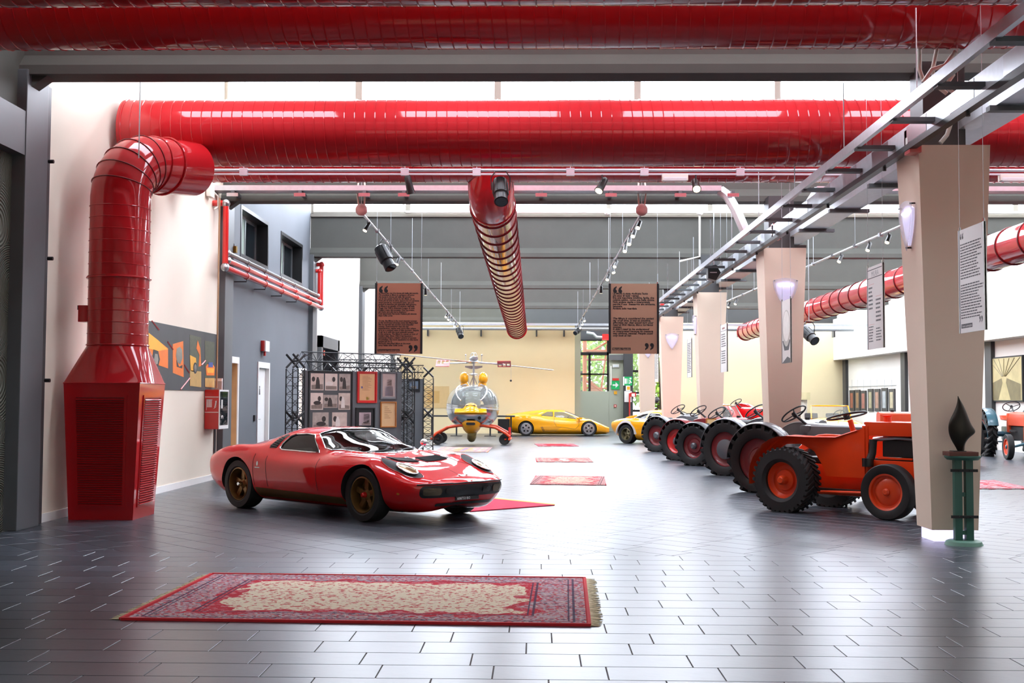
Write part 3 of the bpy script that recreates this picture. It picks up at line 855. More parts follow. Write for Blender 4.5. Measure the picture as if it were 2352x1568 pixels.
# cross bar before the rear duct
YBAR = 17.2
zbar = D(1200, 391, YBAR).z
bar = thing('lighting_bar', 'thin silver lighting bar hung across the hall under the red ducts', 'lighting bar', (0, 0, 0))
MB().cyl((D(425, 391, YBAR).x, YBAR, zbar), (XR - 1.5, YBAR, zbar), .022, n=10).build('bar', M['galv'], bar)
MB().box(D(425, 391, YBAR).x, XR - 1.5, YBAR - .02, YBAR + .02, zbar - .07, zbar - .045).build('lower_track', M['galv'], bar, 0)
for px in (560, 930, 1095, 1310, 1480, 1700):
    MB().box(D(px, 391, YBAR).x - .06, D(px, 391, YBAR).x + .06, YBAR - .03, YBAR + .03, zbar - .08, zbar + .03).build('clamp', M['galv'], bar, 0)
    MB().cyl((D(px, 391, YBAR).x, YBAR, zbar), (D(px, 391, YBAR).x, YBAR, 6.6), .005, n=6).build('hanger_wire', M['galv'], bar)
for px, d, lab in ((1383, (-.5, -.6, -1), 'black spotlight on the cross bar right of the black stage light'), (1598, (0, -1, -.8), 'black spotlight on the cross bar nearest the pillar row'), (940, (.2, .3, -1), 'black spotlight on the cross bar left of the ringed duct')):
    spotlight((D(px, 391, YBAR).x, YBAR, zbar - .06), d, px != 940, 1.1, lab)
for px, lab in ((1550, 'flat white emergency lamp fixed under the cross bar'), (2325, 'flat white emergency lamp under the bar beyond the first pillar')):
    t = thing('emergency_lamp', lab, 'lamp', (D(px, 402, YBAR).x, YBAR, zbar - .06))
    MB().rbox(-.19, .19, -.06, .06, -.1, 0, .012).build('housing', M['pipe_white'], t)
    MB().rbox(-.17, .17, -.065, .05, -.106, -.05, .012).build('diffuser', mat('lamp_diffuser', 'dfe3e6', rough=.3, var=.03), t)
stage_light((D(1150, 392, YBAR).x, YBAR - .03, zbar - .02), .1, .9, .95, 'large black stage light hanging in front of the ringed duct')
# two long tracks in the aisle
def track_run(label, A, B, spots, group, slab, chain=False):
    A, B = Vector(A), Vector(B)
    t = thing('light_track', label, 'light track', A)
    u = (B - A)
    MB().tube([(0, 0, 0), u], .024, 6).build('track', M['galv'], t)
    n = 12
    for i in range(n + 1):
        p = u * (i / n)
        MB().cbox(p, .07, .12, .07).build('joint', M['silver'], t, 0)
        if i % 2 == 0: MB().cyl(p, p + Vector((0, 0, 1.3)), .005, n=6).build('hanger_wire', M['galv'], t)
    MB().sphere((0, 0, .05), .11, 12, 8).build('feed_box', mat('pink_feed_box', 'c99a94', rough=.5, var=.05), t)
    for dx in (-.05, .05):
        MB().tube([(dx, 0, .1), (dx * 1.4, -.05, .35), (dx, 0, .62)], .016, 6).build('feed_cable', M['cable'], t, 60)
    for s_, d in spots:
        spotlight(A + u * s_ + Vector((0, 0, -.02)), d, True, .8, slab, group)
    return t
LA, LB = D(830, 488, 20.6), D(1056, 748, 44)
RA, RB = D(1474, 488, 20.6), D(1327, 748, 44)
track_run('silver light track from the pink feed box left of the ringed duct', LA, LB,
          [(.03, (-.5, -.5, -1)), (.22, (-.3, -.5, -1)), (.47, (0, .3, -1)), (.76, (-.5, -.8, -1)), (.8, (-.4, -.8, -1)), (.84, (-.4, -.8, -1)), (.91, (-.4, -.8, -1))],
          'spotlights on the left aisle track', 'small black spotlight clipped to the silver track left of the ringed duct')
track_run('silver light track crowded with spots right of the ringed duct', RA, RB,
          [(.02, (-.4, -.8, -1)), (.06, (-.4, -.8, -1)), (.1, (-.2, -.8, -1)), (.14, (-.2, -.8, -1)), (.24, (-.5, -.8, -1)), (.28, (.2, -.6, -1)), (.34, (-.4, -.8, -1)), (.45, (0, .3, -1)), (.82, (.3, -.8, -1)), (.88, (.3, -.8, -1)), (.94, (.3, -.8, -1))],
          'spotlights on the right aisle track', 'small black spotlight clipped to the silver track right of the ringed duct')
stage_light(LA.lerp(LB, .13) + Vector((0, 0, .0)), .9, .95, 1.15, 'black stage light hanging from the left aisle track above the quote banner')
stage_light(LB + Vector((0, 0, .05)), .3, .7, 1.0, 'black stage light at the far end of the left aisle track')
stage_light(RB + Vector((0, 0, .05)), -.6, .5, .8, 'black stage light at the far end of the right aisle track')
# track in the second aisle
SA, SB = D(2090, 510, 20.6), D(1640, 705, 40)
track_run('silver light track in the aisle beyond the pillars', SA, SB, [(.06, (-.5, -.5, -1)), (.12, (-.5, -.5, -1)), (.22, (-.6, -.5, -1)), (.38, (-.6, -.5, -1)), (.8, (-.5, -.4, -1)), (.86, (-.5, -.4, -1))],
          'spotlights in the second aisle', 'small black spotlight on the track beyond the pillars')
sl4 = stage_light(D(1858, 738, 26), .4, .6, 1.0, 'black stage light hung beneath the second ringed duct')
MB().cyl((0, 0, 0), (0, 0, 4.4), .008, n=6).build('hanger_rod', M['galv'], sl4)
sp = thing('loudspeaker', 'black wedge loudspeaker fixed under the ladder tray', 'speaker', D(1640, 627, 24.0))
MB().prism([(-.14, -.12), (.02, -.16), (.12, .0), (.02, .16), (-.14, .12)], -.13, .13, axis='y').build('cabinet', M['black'], sp, 0)
MB().box(-.1, .04, -.135, -.13, -.01, .01).build('badge', M['silver'], sp, 0)
MB().cyl((0, 0, .1), (0, 0, 3.45), .008, n=8).build('bracket', M['silver'], sp)

# ================================================================ clad pillars
def text_plate(*a): pass
def pillar(y, k):
    lab = ['cream tapered pillar behind the bronze flame sculpture', 'cream tapered pillar with a shield lamp facing the hall and a round-photo banner',
           'cream tapered pillar between the dark tractors with its lamp on the aisle side', 'cream tapered pillar with a shield lamp just right of the second quote banner', 'farthest cream tapered pillar by the green exit signs'][k]
    t = thing('tapered_pillar', lab, 'pillar', (4.27, y, 0))
    b0, b1, z0, z1 = .235, .365, .12, 4.05
    q = MB()
    vs = [(sx_ * b, sy_ * b, z) for z, b in ((z0, b0), (z1, b1)) for sx_, sy_ in ((-1, -1), (1, -1), (1, 1), (-1, 1))]
    q.add(vs, [(0, 1, 2, 3), (4, 7, 6, 5)] + [(i, (i + 1) % 4, 4 + (i + 1) % 4, 4 + i) for i in range(4)])
    q.build('cladding', M['pillar'], t, 0)
    MB().rbox(-.2, .2, -.2, .2, 0, .12, .004).build('lit_plinth', mat('lit_plinth_glow', 'f4f0ff', rough=.4, emit='d8d0ff', estr=1.3, var=.02), t, 0)
    MB().box(-.22, .22, -.08, .34, 3.9, 5.0).build('steel_column', M['charcoal'], t, 0)
    # shield lamp
    def shield(w, h): 
        pts = []
        for i in range(9): s_ = -1 + 2 * i / 8; pts.append((s_ * w, h * .5 - .03 * (abs(s_)) ** 2 * 1.5))
        for i in range(1, 9):
            s_ = i / 9; pts.append((w * math.cos(s_ * PI / 2) ** .8, h * .5 - .045 - (h - .045) * s_))
        pts.append((0, -h * .55))
        for i in range(8, 0, -1):
            s_ = i / 9; pts.append((-w * math.cos(s_ * PI / 2) ** .8, h * .5 - .045 - (h - .045) * s_))
        return pts
    zl = 3.28; bl = lerp(b0, b1, (zl - z0) / (z1 - z0))
    lean = math.atan((b1 - b0) / (z1 - z0))
    side = k in (0, 2)
    base = Matrix.Translation((0, -bl - .004, zl)) @ Matrix.Rotation(lean, 4, 'X') @ Matrix.Rotation(PI / 2, 4, 'X')
    mt = (Matrix.Rotation(-PI / 2, 4, 'Z') @ base) if side else base
    glass = MB().prism(shield(.215, .5), .045, .052, axis='z', mtx=mt).build('glass_shield', mat('satin_shield_glass', 'dcd8e6', rough=.3, alpha=.35, var=.02), t, 0)
    MB().prism(shield(.165, .4), .0, .03, axis='z', mtx=mt).build('diffuser', M['shieldglow'], t, 0)
    MB().tube([mt @ Vector((-.12, .13, .036)), mt @ Vector((.12, .13, .036))], .014, 8).build('tube', M['tubeglow'], t)
    for a, b_ in ((-.19, .2), (.19, .2), (0, -.24)):
        MB().cyl(mt @ Vector((a, b_, .0)), mt @ Vector((a, b_, .056)), .009, n=8).build('screw', M['black'], t)
    return t
PY = [12.33, 20.5, 28.9, 37.3, 45.2]
for k, y in enumerate(PY): pillar(y, k)
# ================================================================ vehicles: shared tools
def pchip(xs, ys, xq):
    xs, ys, xq = np.asarray(xs, float), np.asarray(ys, float), np.asarray(xq, float)
    h = np.diff(xs); d = np.diff(ys) / h; n = len(xs); m = np.zeros(n)
    for i in range(1, n - 1):
        if d[i - 1] * d[i] > 0:
            w1, w2 = 2 * h[i] + h[i - 1], h[i] + 2 * h[i - 1]
            m[i] = (w1 + w2) / (w1 / d[i - 1] + w2 / d[i])
    m[0], m[-1] = d[0], d[-1]
    k = np.clip(np.searchsorted(xs, xq) - 1, 0, n - 2); t = (xq - xs[k]) / h[k]
    return ((1 + 2 * t) * (1 - t) ** 2 * ys[k] + t * (1 - t) ** 2 * h[k] * m[k] + t * t * (3 - 2 * t) * ys[k + 1] + t * t * (t - 1) * h[k] * m[k + 1])
def ring_dense(P, per=5):
    """smooth a half section through its points (centripetal-ish Catmull-Rom)"""
    P = [np.array(p, float) for p in P]; out = []
    for i in range(len(P) - 1):
        b, c = P[i], P[i + 1]
        a = P[i - 1] if i > 0 else np.array([-P[1][0], P[1][1]])
        d = P[i + 2] if i + 2 < len(P) else np.array([-P[-2][0], P[-2][1]])
        l = np.linalg.norm(c - b); l0 = max(np.linalg.norm(b - a), 1e-4); l1 = max(np.linalg.norm(d - c), 1e-4)
        mb = ((b - a) / l0 * l + (c - b) / max(l, 1e-6) * l0) / (l0 + l) * l if l > 1e-6 else np.zeros(2)
        mc = ((c - b) / max(l, 1e-6) * l1 + (d - c) / l1 * l) / (l1 + l) * l if l > 1e-6 else np.zeros(2)
        for k in range(per):
            t = k / per
            out.append((2 * t ** 3 - 3 * t * t + 1) * b + (t ** 3 - 2 * t * t + t) * mb + (-2 * t ** 3 + 3 * t * t) * c + (t ** 3 - t * t) * mc)
    out.append(P[-1]); return out
def car_loft(sections, nx=100, per=5, inset=0.0, xr=None):
    """closed body skin lofted through half sections; returns MB"""
    secs = sorted(sections, key=lambda s: s[0]); xs = [s[0] for s in secs]; K = len(secs[0][1])
    lo, hi = (xs[0], xs[-1]) if xr is None else xr
    # denser sampling near both ends
    xq = np.array(sorted(set([lo + (hi - lo) * (.5 - .5 * math.cos(PI * i / nx)) * .5 + (hi - lo) * (i / nx) * .5 for i in range(nx + 1)])))
    ctrl = [[pchip(xs, [s[1][k][c] for s in secs], xq) for c in (0, 1)] for k in range(K)]
    rows = []
    for i, x in enumerate(xq):
        half = [(max(ctrl[k][0][i], 0), ctrl[k][1][i]) for k in range(K)]
        if inset:
            zc_ = .5 * (half[0][1] + half[-1][1]); half = [(max(y - inset, 0) if y > 1e-6 else 0.0, zc_ + (z - zc_) * (1 - inset / max(.05, abs(half[-1][1] - zc_)))) for y, z in half]
        d = ring_dense(half, per)
        full = [Vector((x, p[0], p[1])) for p in d] + [Vector((x, -p[0], p[1])) for p in d[-2:0:-1]]
        rows.append(full)
    b = MB(); b.grid(rows, closed=True)
    n = len(rows[0])
    for R_, flip in ((rows[0], True), (rows[-1], False)):
        c = sum(R_, Vector()) / n
        b.add([c] + R_, [((0, 1 + (i + 1) % n, 1 + i) if flip else (0, 1 + i, 1 + (i + 1) % n)) for i in range(n)])
    return b
def bool_cut(base_me, cutters):
    """subtract closed cutter meshes from a closed mesh"""
    o = bpy.data.objects.new('work', base_me); COL.objects.link(o)
    tmp = []
    for i, c in enumerate(cutters):
        co = bpy.data.objects.new('cutter', c); COL.objects.link(co); tmp.append(co)
        md = o.modifiers.new('cut%d' % i, 'BOOLEAN'); md.operation = 'DIFFERENCE'; md.solver = 'EXACT'; md.material_mode = 'TRANSFER'; md.object = co
    bpy.context.view_layer.update()
    dg = bpy.context.evaluated_depsgraph_get()
    me = bpy.data.meshes.new_from_object(o.evaluated_get(dg))
    for t in tmp + [o]: bpy.data.objects.remove(t)
    return me
def bvh_of(me):
    return BVHTree.FromPolygons([v.co for v in me.vertices], [tuple(p.vertices) for p in me.polygons])
AX = {'side+': (Vector((0, -1, 0)), lambda a, b: Vector((a, 3, b))), 'side-': (Vector((0, 1, 0)), lambda a, b: Vector((a, -3, b))),
      'top': (Vector((0, 0, -1)), lambda a, b: Vector((a, b, 3))), 'front': (Vector((-1, 0, 0)), lambda a, b: Vector((4, a, b))), 'rear': (Vector((1, 0, 0)), lambda a, b: Vector((-4, a, b)))}
def densify(poly, step):
    out = []
    for i in range(len(poly)):
        a, b = Vector(poly[i]), Vector(poly[(i + 1) % len(poly)]); n = max(1, int((b - a).length / step))
        out += [a.lerp(b, k / n) for k in range(n)]
    return out
def decal(bvh, proj, poly, off=.004, step=.035, thick=0.0):
    """thin sheet that follows the body surface inside a projected outline; returns MB"""
    d, P = AX[proj]
    bd = densify(poly, step); n = len(bd)
    xs = [p[0] for p in bd]; ys = [p[1] for p in bd]
    inner = []
    def inside(x, y):
        c = False; j = n - 1
        for i in range(n):
            if ((bd[i][1] > y) != (bd[j][1] > y)) and x < (bd[j][0] - bd[i][0]) * (y - bd[i][1]) / (bd[j][1] - bd[i][1] + 1e-12) + bd[i][0]: c = not c
            j = i
        return c
    x = min(xs) + step
    while x < max(xs):
        y = min(ys) + step
        while y < max(ys):
            if inside(x, y) and min((x - q[0]) ** 2 + (y - q[1]) ** 2 for q in bd) > (step * .5) ** 2: inner.append(Vector((x, y)))
            y += step
        x += step
    pts = [Vector((q[0], q[1])) for q in bd] + inner
    vs2, es, fs, *_ = delaunay_2d_cdt(pts, [], [list(range(n))], 1, 1e-6)
    vs = []
    for q in vs2:
        hit = bvh.ray_cast(P(q[0], q[1]), d)
        if hit[0] is None:
            near = bvh.find_nearest(P(q[0], q[1]) + d * 2.2); h, nn = near[0], near[1]
        else: h, nn = hit[0], hit[1]
        if nn.dot(d) > 0: nn = -nn
        vs.append(h + nn * off)
    b = MB(); b.add(vs, [tuple(f) for f in fs]); return b
def surf_line(bvh, proj, poly, off=.004, step=.03, closed=True):
    d, P = AX[proj]; out = []
    pts = densify(poly, step) if closed else [Vector(a).lerp(Vector(b), k / max(1, int((Vector(b) - Vector(a)).length / step))) for a, b in zip(poly[:-1], poly[1:]) for k in range(max(1, int((Vector(b) - Vector(a)).length / step)))] + [Vector(poly[-1])]
    for q in pts:
        hit = bvh.ray_cast(P(q[0], q[1]), d)
        h, nn = (hit[0], hit[1]) if hit[0] is not None else bvh.find_nearest(P(q[0], q[1]) + d * 2.2)[:2]
        if nn.dot(d) > 0: nn = -nn
        out.append(h + nn * off)
    return out
def mirror(poly): return [(a, -b) for a, b in poly]

def wheel(parent, c, r, w, rim_r, side, rim_mat, style='five', hub=None, turn=0.0, lugs=0, hub_mat=None):
    """road or tractor wheel: part 'wheel' (rim) with tyre and hub as sub-parts; side=+1 outer face toward +y"""
    root_m = Matrix.Translation(c) @ Matrix.Rotation(turn, 4, 'Z') @ Matrix.Diagonal((1, side, 1, 1))
    hw = w / 2
    ty = MB().lathe([(rim_r, -hw * .8), (rim_r + (r - rim_r) * .25, -hw), (r - .04 * r, -hw * .98), (r, -hw * .75), (r, hw * .75), (r - .04 * r, hw * .98), (rim_r + (r - rim_r) * .25, hw), (rim_r, hw * .8)], 48)
    for k in range(lugs):
        for s in (-1, 1):
            a = 2 * PI * (k + (.5 if s > 0 else 0)) / lugs
            lh = (.045 if lugs < 26 else .02) * r / .45
            q = []
            for (yy, da) in ((s * hw * 1.0, -.10), (s * hw * .02, .10)):
                for rr in (r - .02, r + lh):
                    for e in (-.035, .035):
                        aa = a + da + e * (.5 if rr > r else .8) / .45
                        q.append((rr * math.cos(aa), yy, rr * math.sin(aa)))
            ty.add(q, [(0, 1, 3, 2), (4, 6, 7, 5), (0, 4, 5, 1), (2, 3, 7, 6), (0, 2, 6, 4), (1, 5, 7, 3)])
    rim = MB()
    if style == 'tractor':
        rim.lathe([(rim_r * 1.02, hw * .82), (rim_r * 1.02, hw * .6), (rim_r * .95, hw * .3), (rim_r * .8, hw * .1), (rim_r * .62, hw * .12), (rim_r * .55, hw * .3), (.03, hw * .3),
                   (.03, hw * .2), (rim_r * .55, hw * .15), (rim_r * .8, -hw * .1), (rim_r * .95, -hw * .8), (rim_r * 1.0, -hw * .8)], 40, closed=True)
    elif style == 'disc':
        rim.lathe([(rim_r * 1.03, hw * .85), (rim_r * .93, hw * .75), (rim_r * .9, hw * .35), (rim_r * .78, hw * .3), (rim_r * .6, hw * .55), (rim_r * .3, hw * .55), (.02, hw * .6),
                   (.02, hw * .1), (rim_r * .9, 0), (rim_r * 1.0, -hw * .8)], 40, closed=True)
    else:
        rim.lathe([(rim_r * 1.04, hw * .9), (rim_r * .97, hw * .95), (rim_r * .92, hw * .6), (rim_r * .87, -hw * .2), (rim_r * .9, -hw * .8), (rim_r * 1.0, -hw * .8)], 40)
        if style == 'five':
            for k in range(5):
                a = 2 * PI * k / 5 + .3; ca_, sa_ = math.cos(a), math.sin(a)
                mt = Matrix.Rotation(-a, 4, 'Y')
                rim.rbox(rim_r * .16, rim_r * .93, -.02, .02 + hw * .15, -.035, .035, .012, mtx=mt)
            rim.lathe([(rim_r * .34, -.02), (rim_r * .34, hw * .3), (rim_r * .2, hw * .5), (.01, hw * .5), (.01, -.02)], 24)
            rim.lathe([(rim_r * .93, -hw * .25), (.02, -hw * .25), (.02, -hw * .32), (rim_r * .93, -hw * .32)], 32)
        elif style == 'holes':
            # dished face pierced by five round holes
            n = 40; R0 = rim_r * .92
            bm_ = bmesh.new()
            outer = [Vector((R0 * math.cos(2 * PI * i / n), R0 * math.sin(2 * PI * i / n))) for i in range(n)]
            pts = outer[:]; loops = [list(range(n))]
            for k in range(5):
                a = 2 * PI * k / 5 + PI / 2; s0 = len(pts)
                pts += [Vector((R0 * .6 * math.cos(a) + R0 * .19 * math.cos(t), R0 * .6 * math.sin(a) + R0 * .19 * math.sin(t))) for t in [2 * PI * i / 12 for i in range(12)]]
                loops.append(list(range(s0, s0 + 12))[::-1])
            v2, e2, f2, *_ = delaunay_2d_cdt(pts, [], loops, 1, 1e-6)
            hc = [Vector((R0 * .6 * math.cos(2 * PI * k / 5 + PI / 2), R0 * .6 * math.sin(2 * PI * k / 5 + PI / 2))) for k in range(5)]
            f2 = [f for f in f2 if all((sum((v2[i] for i in f), Vector((0, 0))) / len(f) - h).length > R0 * .185 for h in hc)]
            rim.add([(p[0], hw * .55 + .02 * (1 - p.length / R0), p[1]) for p in v2], [tuple(f) for f in f2])
            bm_.free()
    hb = MB()
    hr = hub or rim_r * .16
    hb.lathe([(hr, 0), (hr, hw * .75), (hr * .6, hw * .98), (.004, hw * .98), (.004, 0)], 20)
    rim.v = [root_m @ Vector(p) for p in rim.v]; ty.v = [root_m @ Vector(p) for p in ty.v]; hb.v = [root_m @ Vector(p) for p in hb.v]
    wo = rim.build('wheel', rim_mat, parent)
    ty.build('tyre', M['rubber'], wo)
    hb.build('hub', hub_mat or rim_mat, wo)
    if style in ('holes', 'five'):
        bk = MB().lathe([(rim_r * .95, -hw * .5), (.01, -hw * .5), (.01, -hw * .55), (rim_r * .95, -hw * .55)], 32)
        bk.v = [root_m @ Vector(p) for p in bk.v]; bk.build('brake_disc', M['engine'], wo)
    return wo
def steering_wheel(parent, c, nrm, r, m, rim=.014, spokes=3):
    n = Vector(nrm).normalized(); u = n.orthogonal().normalized(); w_ = n.cross(u); c = Vector(c)
    b = MB(); b.tube([c + (u * math.cos(2 * PI * i / 32) + w_ * math.sin(2 * PI * i / 32)) * r for i in range(32)], rim, 8, closed=True)
    for k in range(spokes):
        a = 2 * PI * k / spokes + .5; b.tube([c - n * .02, c + (u * math.cos(a) + w_ * math.sin(a)) * r], rim * .7, 6)
    b.cyl(c - n * .05, c + n * .015, r * .17, n=12)
    return b.build('steering_wheel', m, parent)
def seat(parent, x, y, z, m, s=1.0):
    b = MB(); b.rbox(x - .25 * s, x + .22 * s, y - .22 * s, y + .22 * s, z, z + .13 * s, .04)
    b.rbox(x - .36 * s, x - .24 * s, y - .2 * s, y + .2 * s, z + .05, z + .5 * s, .045, mtx=Matrix.Translation((x - .3, y, z)) @ Matrix.Rotation(-.3, 4, 'Y') @ Matrix.Translation((-x + .3, -y, -z)))
    return b.build('seat', m, parent)

def car_body(parent, sections, paint, axles, arch_r, side_w, top_w, cavity, glass, nx=100, per=5, arch_in=.5, wells=True):
    """body shell with wheel arches, hollow cabin and cut windows; returns bvh of the uncut skin"""
    skin = car_loft(sections, nx, per).mesh('skin', 0)
    bv = bvh_of(skin)
    cuts = []
    for ax in axles:
        for s in (-1, 1):
            cuts.append(MB().cyl((ax, s * arch_in, arch_r[1]), (ax, s * 1.4, arch_r[1]), arch_r[0], n=40).mesh('c', 0))
    if cavity:
        cuts.append(car_loft(sections, 40, 3, inset=.035, xr=cavity[:2]).mesh('c', 0))
        for p in side_w:
            cuts.append(MB().prism(p, -1.4, 1.4, axis='y').mesh('c', 0))
        for p in top_w:
            cuts.append(MB().prism(p, cavity[2], 2.0, axis='z').mesh('c', 0))
    skin.materials.append(paint)
    for c in cuts: c.materials.append(M['blackmatte'])
    me = bool_cut(skin, cuts)
    me.shade_smooth(); me.set_sharp_from_angle(angle=math.radians(32))
    shell = link('body', me, paint, parent)
    for p in side_w:
        for pj in ('side+', 'side-'):
            decal(bv, pj, p, -.008).build('side_window', glass, parent, 60)
    for p in top_w:
        decal(bv, 'top', p, -.008).build('windscreen', glass, parent, 60)
    if wells:
        for ax in axles:
            for s in (-1, 1):
                b = MB(); n = 24
                R_ = arch_r[0] - .004
                a_ = [Vector((ax + R_ * math.cos(PI * i / n - .12 + .24 * i / n), s * (arch_in + .01), arch_r[1] + R_ * math.sin(PI * i / n - .12 + .24 * i / n))) for i in range(n + 1)]
                b.grid([a_, [p + Vector((0, s * .2, 0)) for p in a_]])
                b.add([p for p in a_], [tuple(range(n + 1))])
                b.build('wheel_well', M['blackmatte'], parent)
    return shell, bv

# ================================================================ the red mid-engined coupe
HEAD45 = -PI / 4
rw = G(577, 1166); fw = G(838, 1196)
mid = (rw + fw) / 2
hd = (fw - rw).normalized(); rz = math.atan2(hd.y, hd.x)
left_n = Vector((-hd.y, hd.x, 0))
org = mid + left_n * .70            # photo shows the car's right-hand wheels
car = thing('sports_car', 'low red mid-engined coupe with gold wheels and reclining headlamps', 'car', (org.x, org.y, 0), rz)
U0 = [(0, .17), (.72, .17), (.83, .27)]
secs = [
    (2.17, [(0, .39), (.26, .39), (.30, .41), (.31, .432), (.30, .452), (.27, .465), (.2, .472), (.1, .476), (0, .478)]),
    (2.10, [(0, .27), (.46, .27), (.56, .35), (.59, .41), (.58, .455), (.52, .485), (.36, .505), (.18, .514), (0, .516)]),
    (1.95, [(0, .19), (.58, .19), (.70, .30), (.74, .40), (.73, .475), (.65, .525), (.42, .552), (.2, .562), (0, .565)]),
    (1.70, [(0, .17), (.66, .17), (.79, .28), (.83, .43), (.81, .55), (.69, .63), (.46, .635), (.22, .63), (0, .63)]),
    (1.25, [(0, .17), (.70, .17), (.83, .28), (.865, .46), (.845, .65), (.72, .755), (.46, .725), (.22, .70), (0, .695)]),
    (.85, U0 + [(.87, .46), (.855, .65), (.74, .765), (.46, .755), (.22, .762), (0, .765)]),
    (.55, U0 + [(.868, .46), (.85, .64), (.745, .745), (.62, .80), (.36, .875), (0, .892)]),
    (.3, U0 + [(.866, .46), (.845, .63), (.745, .735), (.60, .875), (.36, .96), (0, .98)]),
    (.05, U0 + [(.865, .46), (.845, .63), (.75, .735), (.575, .965), (.36, 1.04), (0, 1.056)]),
    (-.25, U0 + [(.865, .46), (.845, .63), (.755, .738), (.565, .985), (.36, 1.052), (0, 1.066)]),
    (-.5, U0 + [(.866, .47), (.852, .645), (.77, .752), (.565, .975), (.36, 1.042), (0, 1.055)]),
    (-.8, U0 + [(.87, .48), (.86, .67), (.785, .78), (.59, .905), (.37, .975), (0, .99)]),
    (-1.1, U0 + [(.875, .50), (.87, .70), (.79, .808), (.60, .842), (.36, .905), (0, .92)]),
    (-1.3, U0 + [(.875, .50), (.87, .70), (.79, .81), (.58, .825), (.35, .865), (0, .875)]),
    (-1.6, U0 + [(.86, .50), (.855, .69), (.77, .785), (.55, .79), (.3, .80), (0, .805)]),
    (-1.95, [(0, .24), (.66, .24), (.76, .33), (.81, .50), (.79, .65), (.70, .715), (.5, .722), (.25, .727), (0, .727)]),
    (-2.12, [(0, .36), (.56, .36), (.65, .42), (.69, .52), (.68, .61), (.60, .66), (.4, .665), (.2, .67), (0, .67)]),
]
win = [(.30, .765), (.02, .972), (-.12, .985), (-.36, .975), (-.43, .945), (-.49, .86), (-.49, .80), (-.43, .782)]
ws = [(.87, 0), (.84, .2), (.76, .40), (.62, .56), (.47, .655), (.34, .655), (.06, .535), (.10, .3), (.115, 0), (.10, -.3), (.06, -.535), (.34, -.655), (.47, -.655), (.62, -.56), (.76, -.40), (.84, -.2)]
shell, bv = car_body(car, secs, M['carred'], (1.25, -1.25), (.355, .315), [win], [ws], (-.62, .62, .5), M['carglass'], nx=110, per=6, arch_in=.52)
# trims
for pj in ('side+', 'side-'):
    MB().tube(surf_line(bv, pj, win, .002), .009, 6, closed=True).build('window_trim', M['chrome'], car, 60)
    sill = [(.89, .175), (.89, .265), (-.86, .30), (-.90, .18)]
    decal(bv, pj, sill, .004).build('gold_sill', M['gold'], car, 60)
    scoop = [(-.48, .965), (-.535, .88), (-.56, .80), (-.68, .795), (-.70, .83), (-.66, .90), (-.56, .968)]
    sc = decal(bv, pj, scoop, .004).build('air_intake', M['black'], car, 60)
    for i in range(6):
        z = .81 + .022 * i
        MB().tube(surf_line(bv, pj, [(-.565 + .006 * i, z), (-.68 + .012 * i, z + .01)], .008, closed=False), .006, 5).build('intake_slat', M['blackmatte'], sc)
    for x0 in (.42, -.60):
        MB().tube(surf_line(bv, pj, [(x0 + .03, .32), (x0, .5), (x0 - .02, .70)], .001, closed=False), .003, 4).build('door_gap', M['black'], car, 60)
    MB().tube(surf_line(bv, pj, [(-.86, .32), (-.88, .5), (-.86, .72)], .001, closed=False), .003, 4).build('panel_gap', M['black'], car, 60)
    bd = decal(bv, pj, ellipse(-.78, .60, .018, .03, 14), .004).build('badge', M['silver'], car)
    decal(bv, pj, [(-.83, .545), (-.73, .545), (-.73, .555), (-.83, .555)], .004).build('badge_bar', M['silver'], bd, 0)
    decal(bv, pj, ellipse(1.83, .36, .018, .012, 12), .006).build('side_marker', mat('amber_lens', 'c8772a', rough=.2, var=.05), car)
    # headlamp pods
    sy_ = 1 if pj == 'side+' else -1
    pod = ellipse(1.69, sy_ * .61, .30, .125, 36, -.16 * sy_)
    po = decal(bv, 'top', pod, .004, .025).build('headlamp_surround', M['blackmatte'], car, 60)
    MB().tube(surf_line(bv, 'top', pod, .003, .03), .006, 6, closed=True).build('surround_rim', M['carred'], po, 60)
    lm = ellipse(1.765, sy_ * .60, .14, .078, 28, -.16 * sy_)
    lens = decal(bv, 'top', lm, .022, .02).build('headlamp_lens', mat('headlamp_glass', 'c9b98c', rough=.08, metal=.7, var=.5, vscale=30), po, 60)
    MB().tube(surf_line(bv, 'top', lm, .022, .02), .010, 8, closed=True).build('headlamp_ring', M['chrome'], po, 60)
    vent = [(1.40, sy_ * .045), (1.40, sy_ * .40), (1.16, sy_ * .43), (1.16, sy_ * .045)]
    v_ = decal(bv, 'top', vent, .005).build('bonnet_vent', M['black'], car, 60)
    for i in range(9):
        x = 1.18 + .025 * i
        MB().tube(surf_line(bv, 'top', [(x, sy_ * .06), (x, sy_ * .41)], .010, closed=False), .006, 5).build('vent_slat', M['blackmatte'], v_)
    # mirror
    if sy_ > 0:
        mi = MB(); mi.sphere((.42, sy_ * .90, .86), .06, 14, 10, (.55, 1.0, .75)); mi.build('door_mirror', M['chrome'], car)
        MB().tube([(.44, sy_ * .78, .75), (.43, sy_ * .88, .82)], .012, 6).build('mirror_stalk', M['chrome'], car)
MB().tube(surf_line(bv, 'top', ws, .002), .008, 6, closed=True).build('windscreen_trim', M['chrome'], car, 60)
MB().tube(surf_line(bv, 'top', [(1.98, .60), (1.55, .42), (.92, .52)], .001, closed=False), .003, 4).build('bonnet_gap', M['ductring'], car, 60)
MB().tube(surf_line(bv, 'top', [(1.98, -.60), (1.55, -.42), (.92, -.52)], .001, closed=False), .003, 4).build('bonnet_gap', M['ductring'], car, 60)
MB().tube(surf_line(bv, 'top', [(2.0, 0), (.95, 0)], .0005, closed=False), .002, 4).build('bonnet_crease', M['ductring'], car, 60)
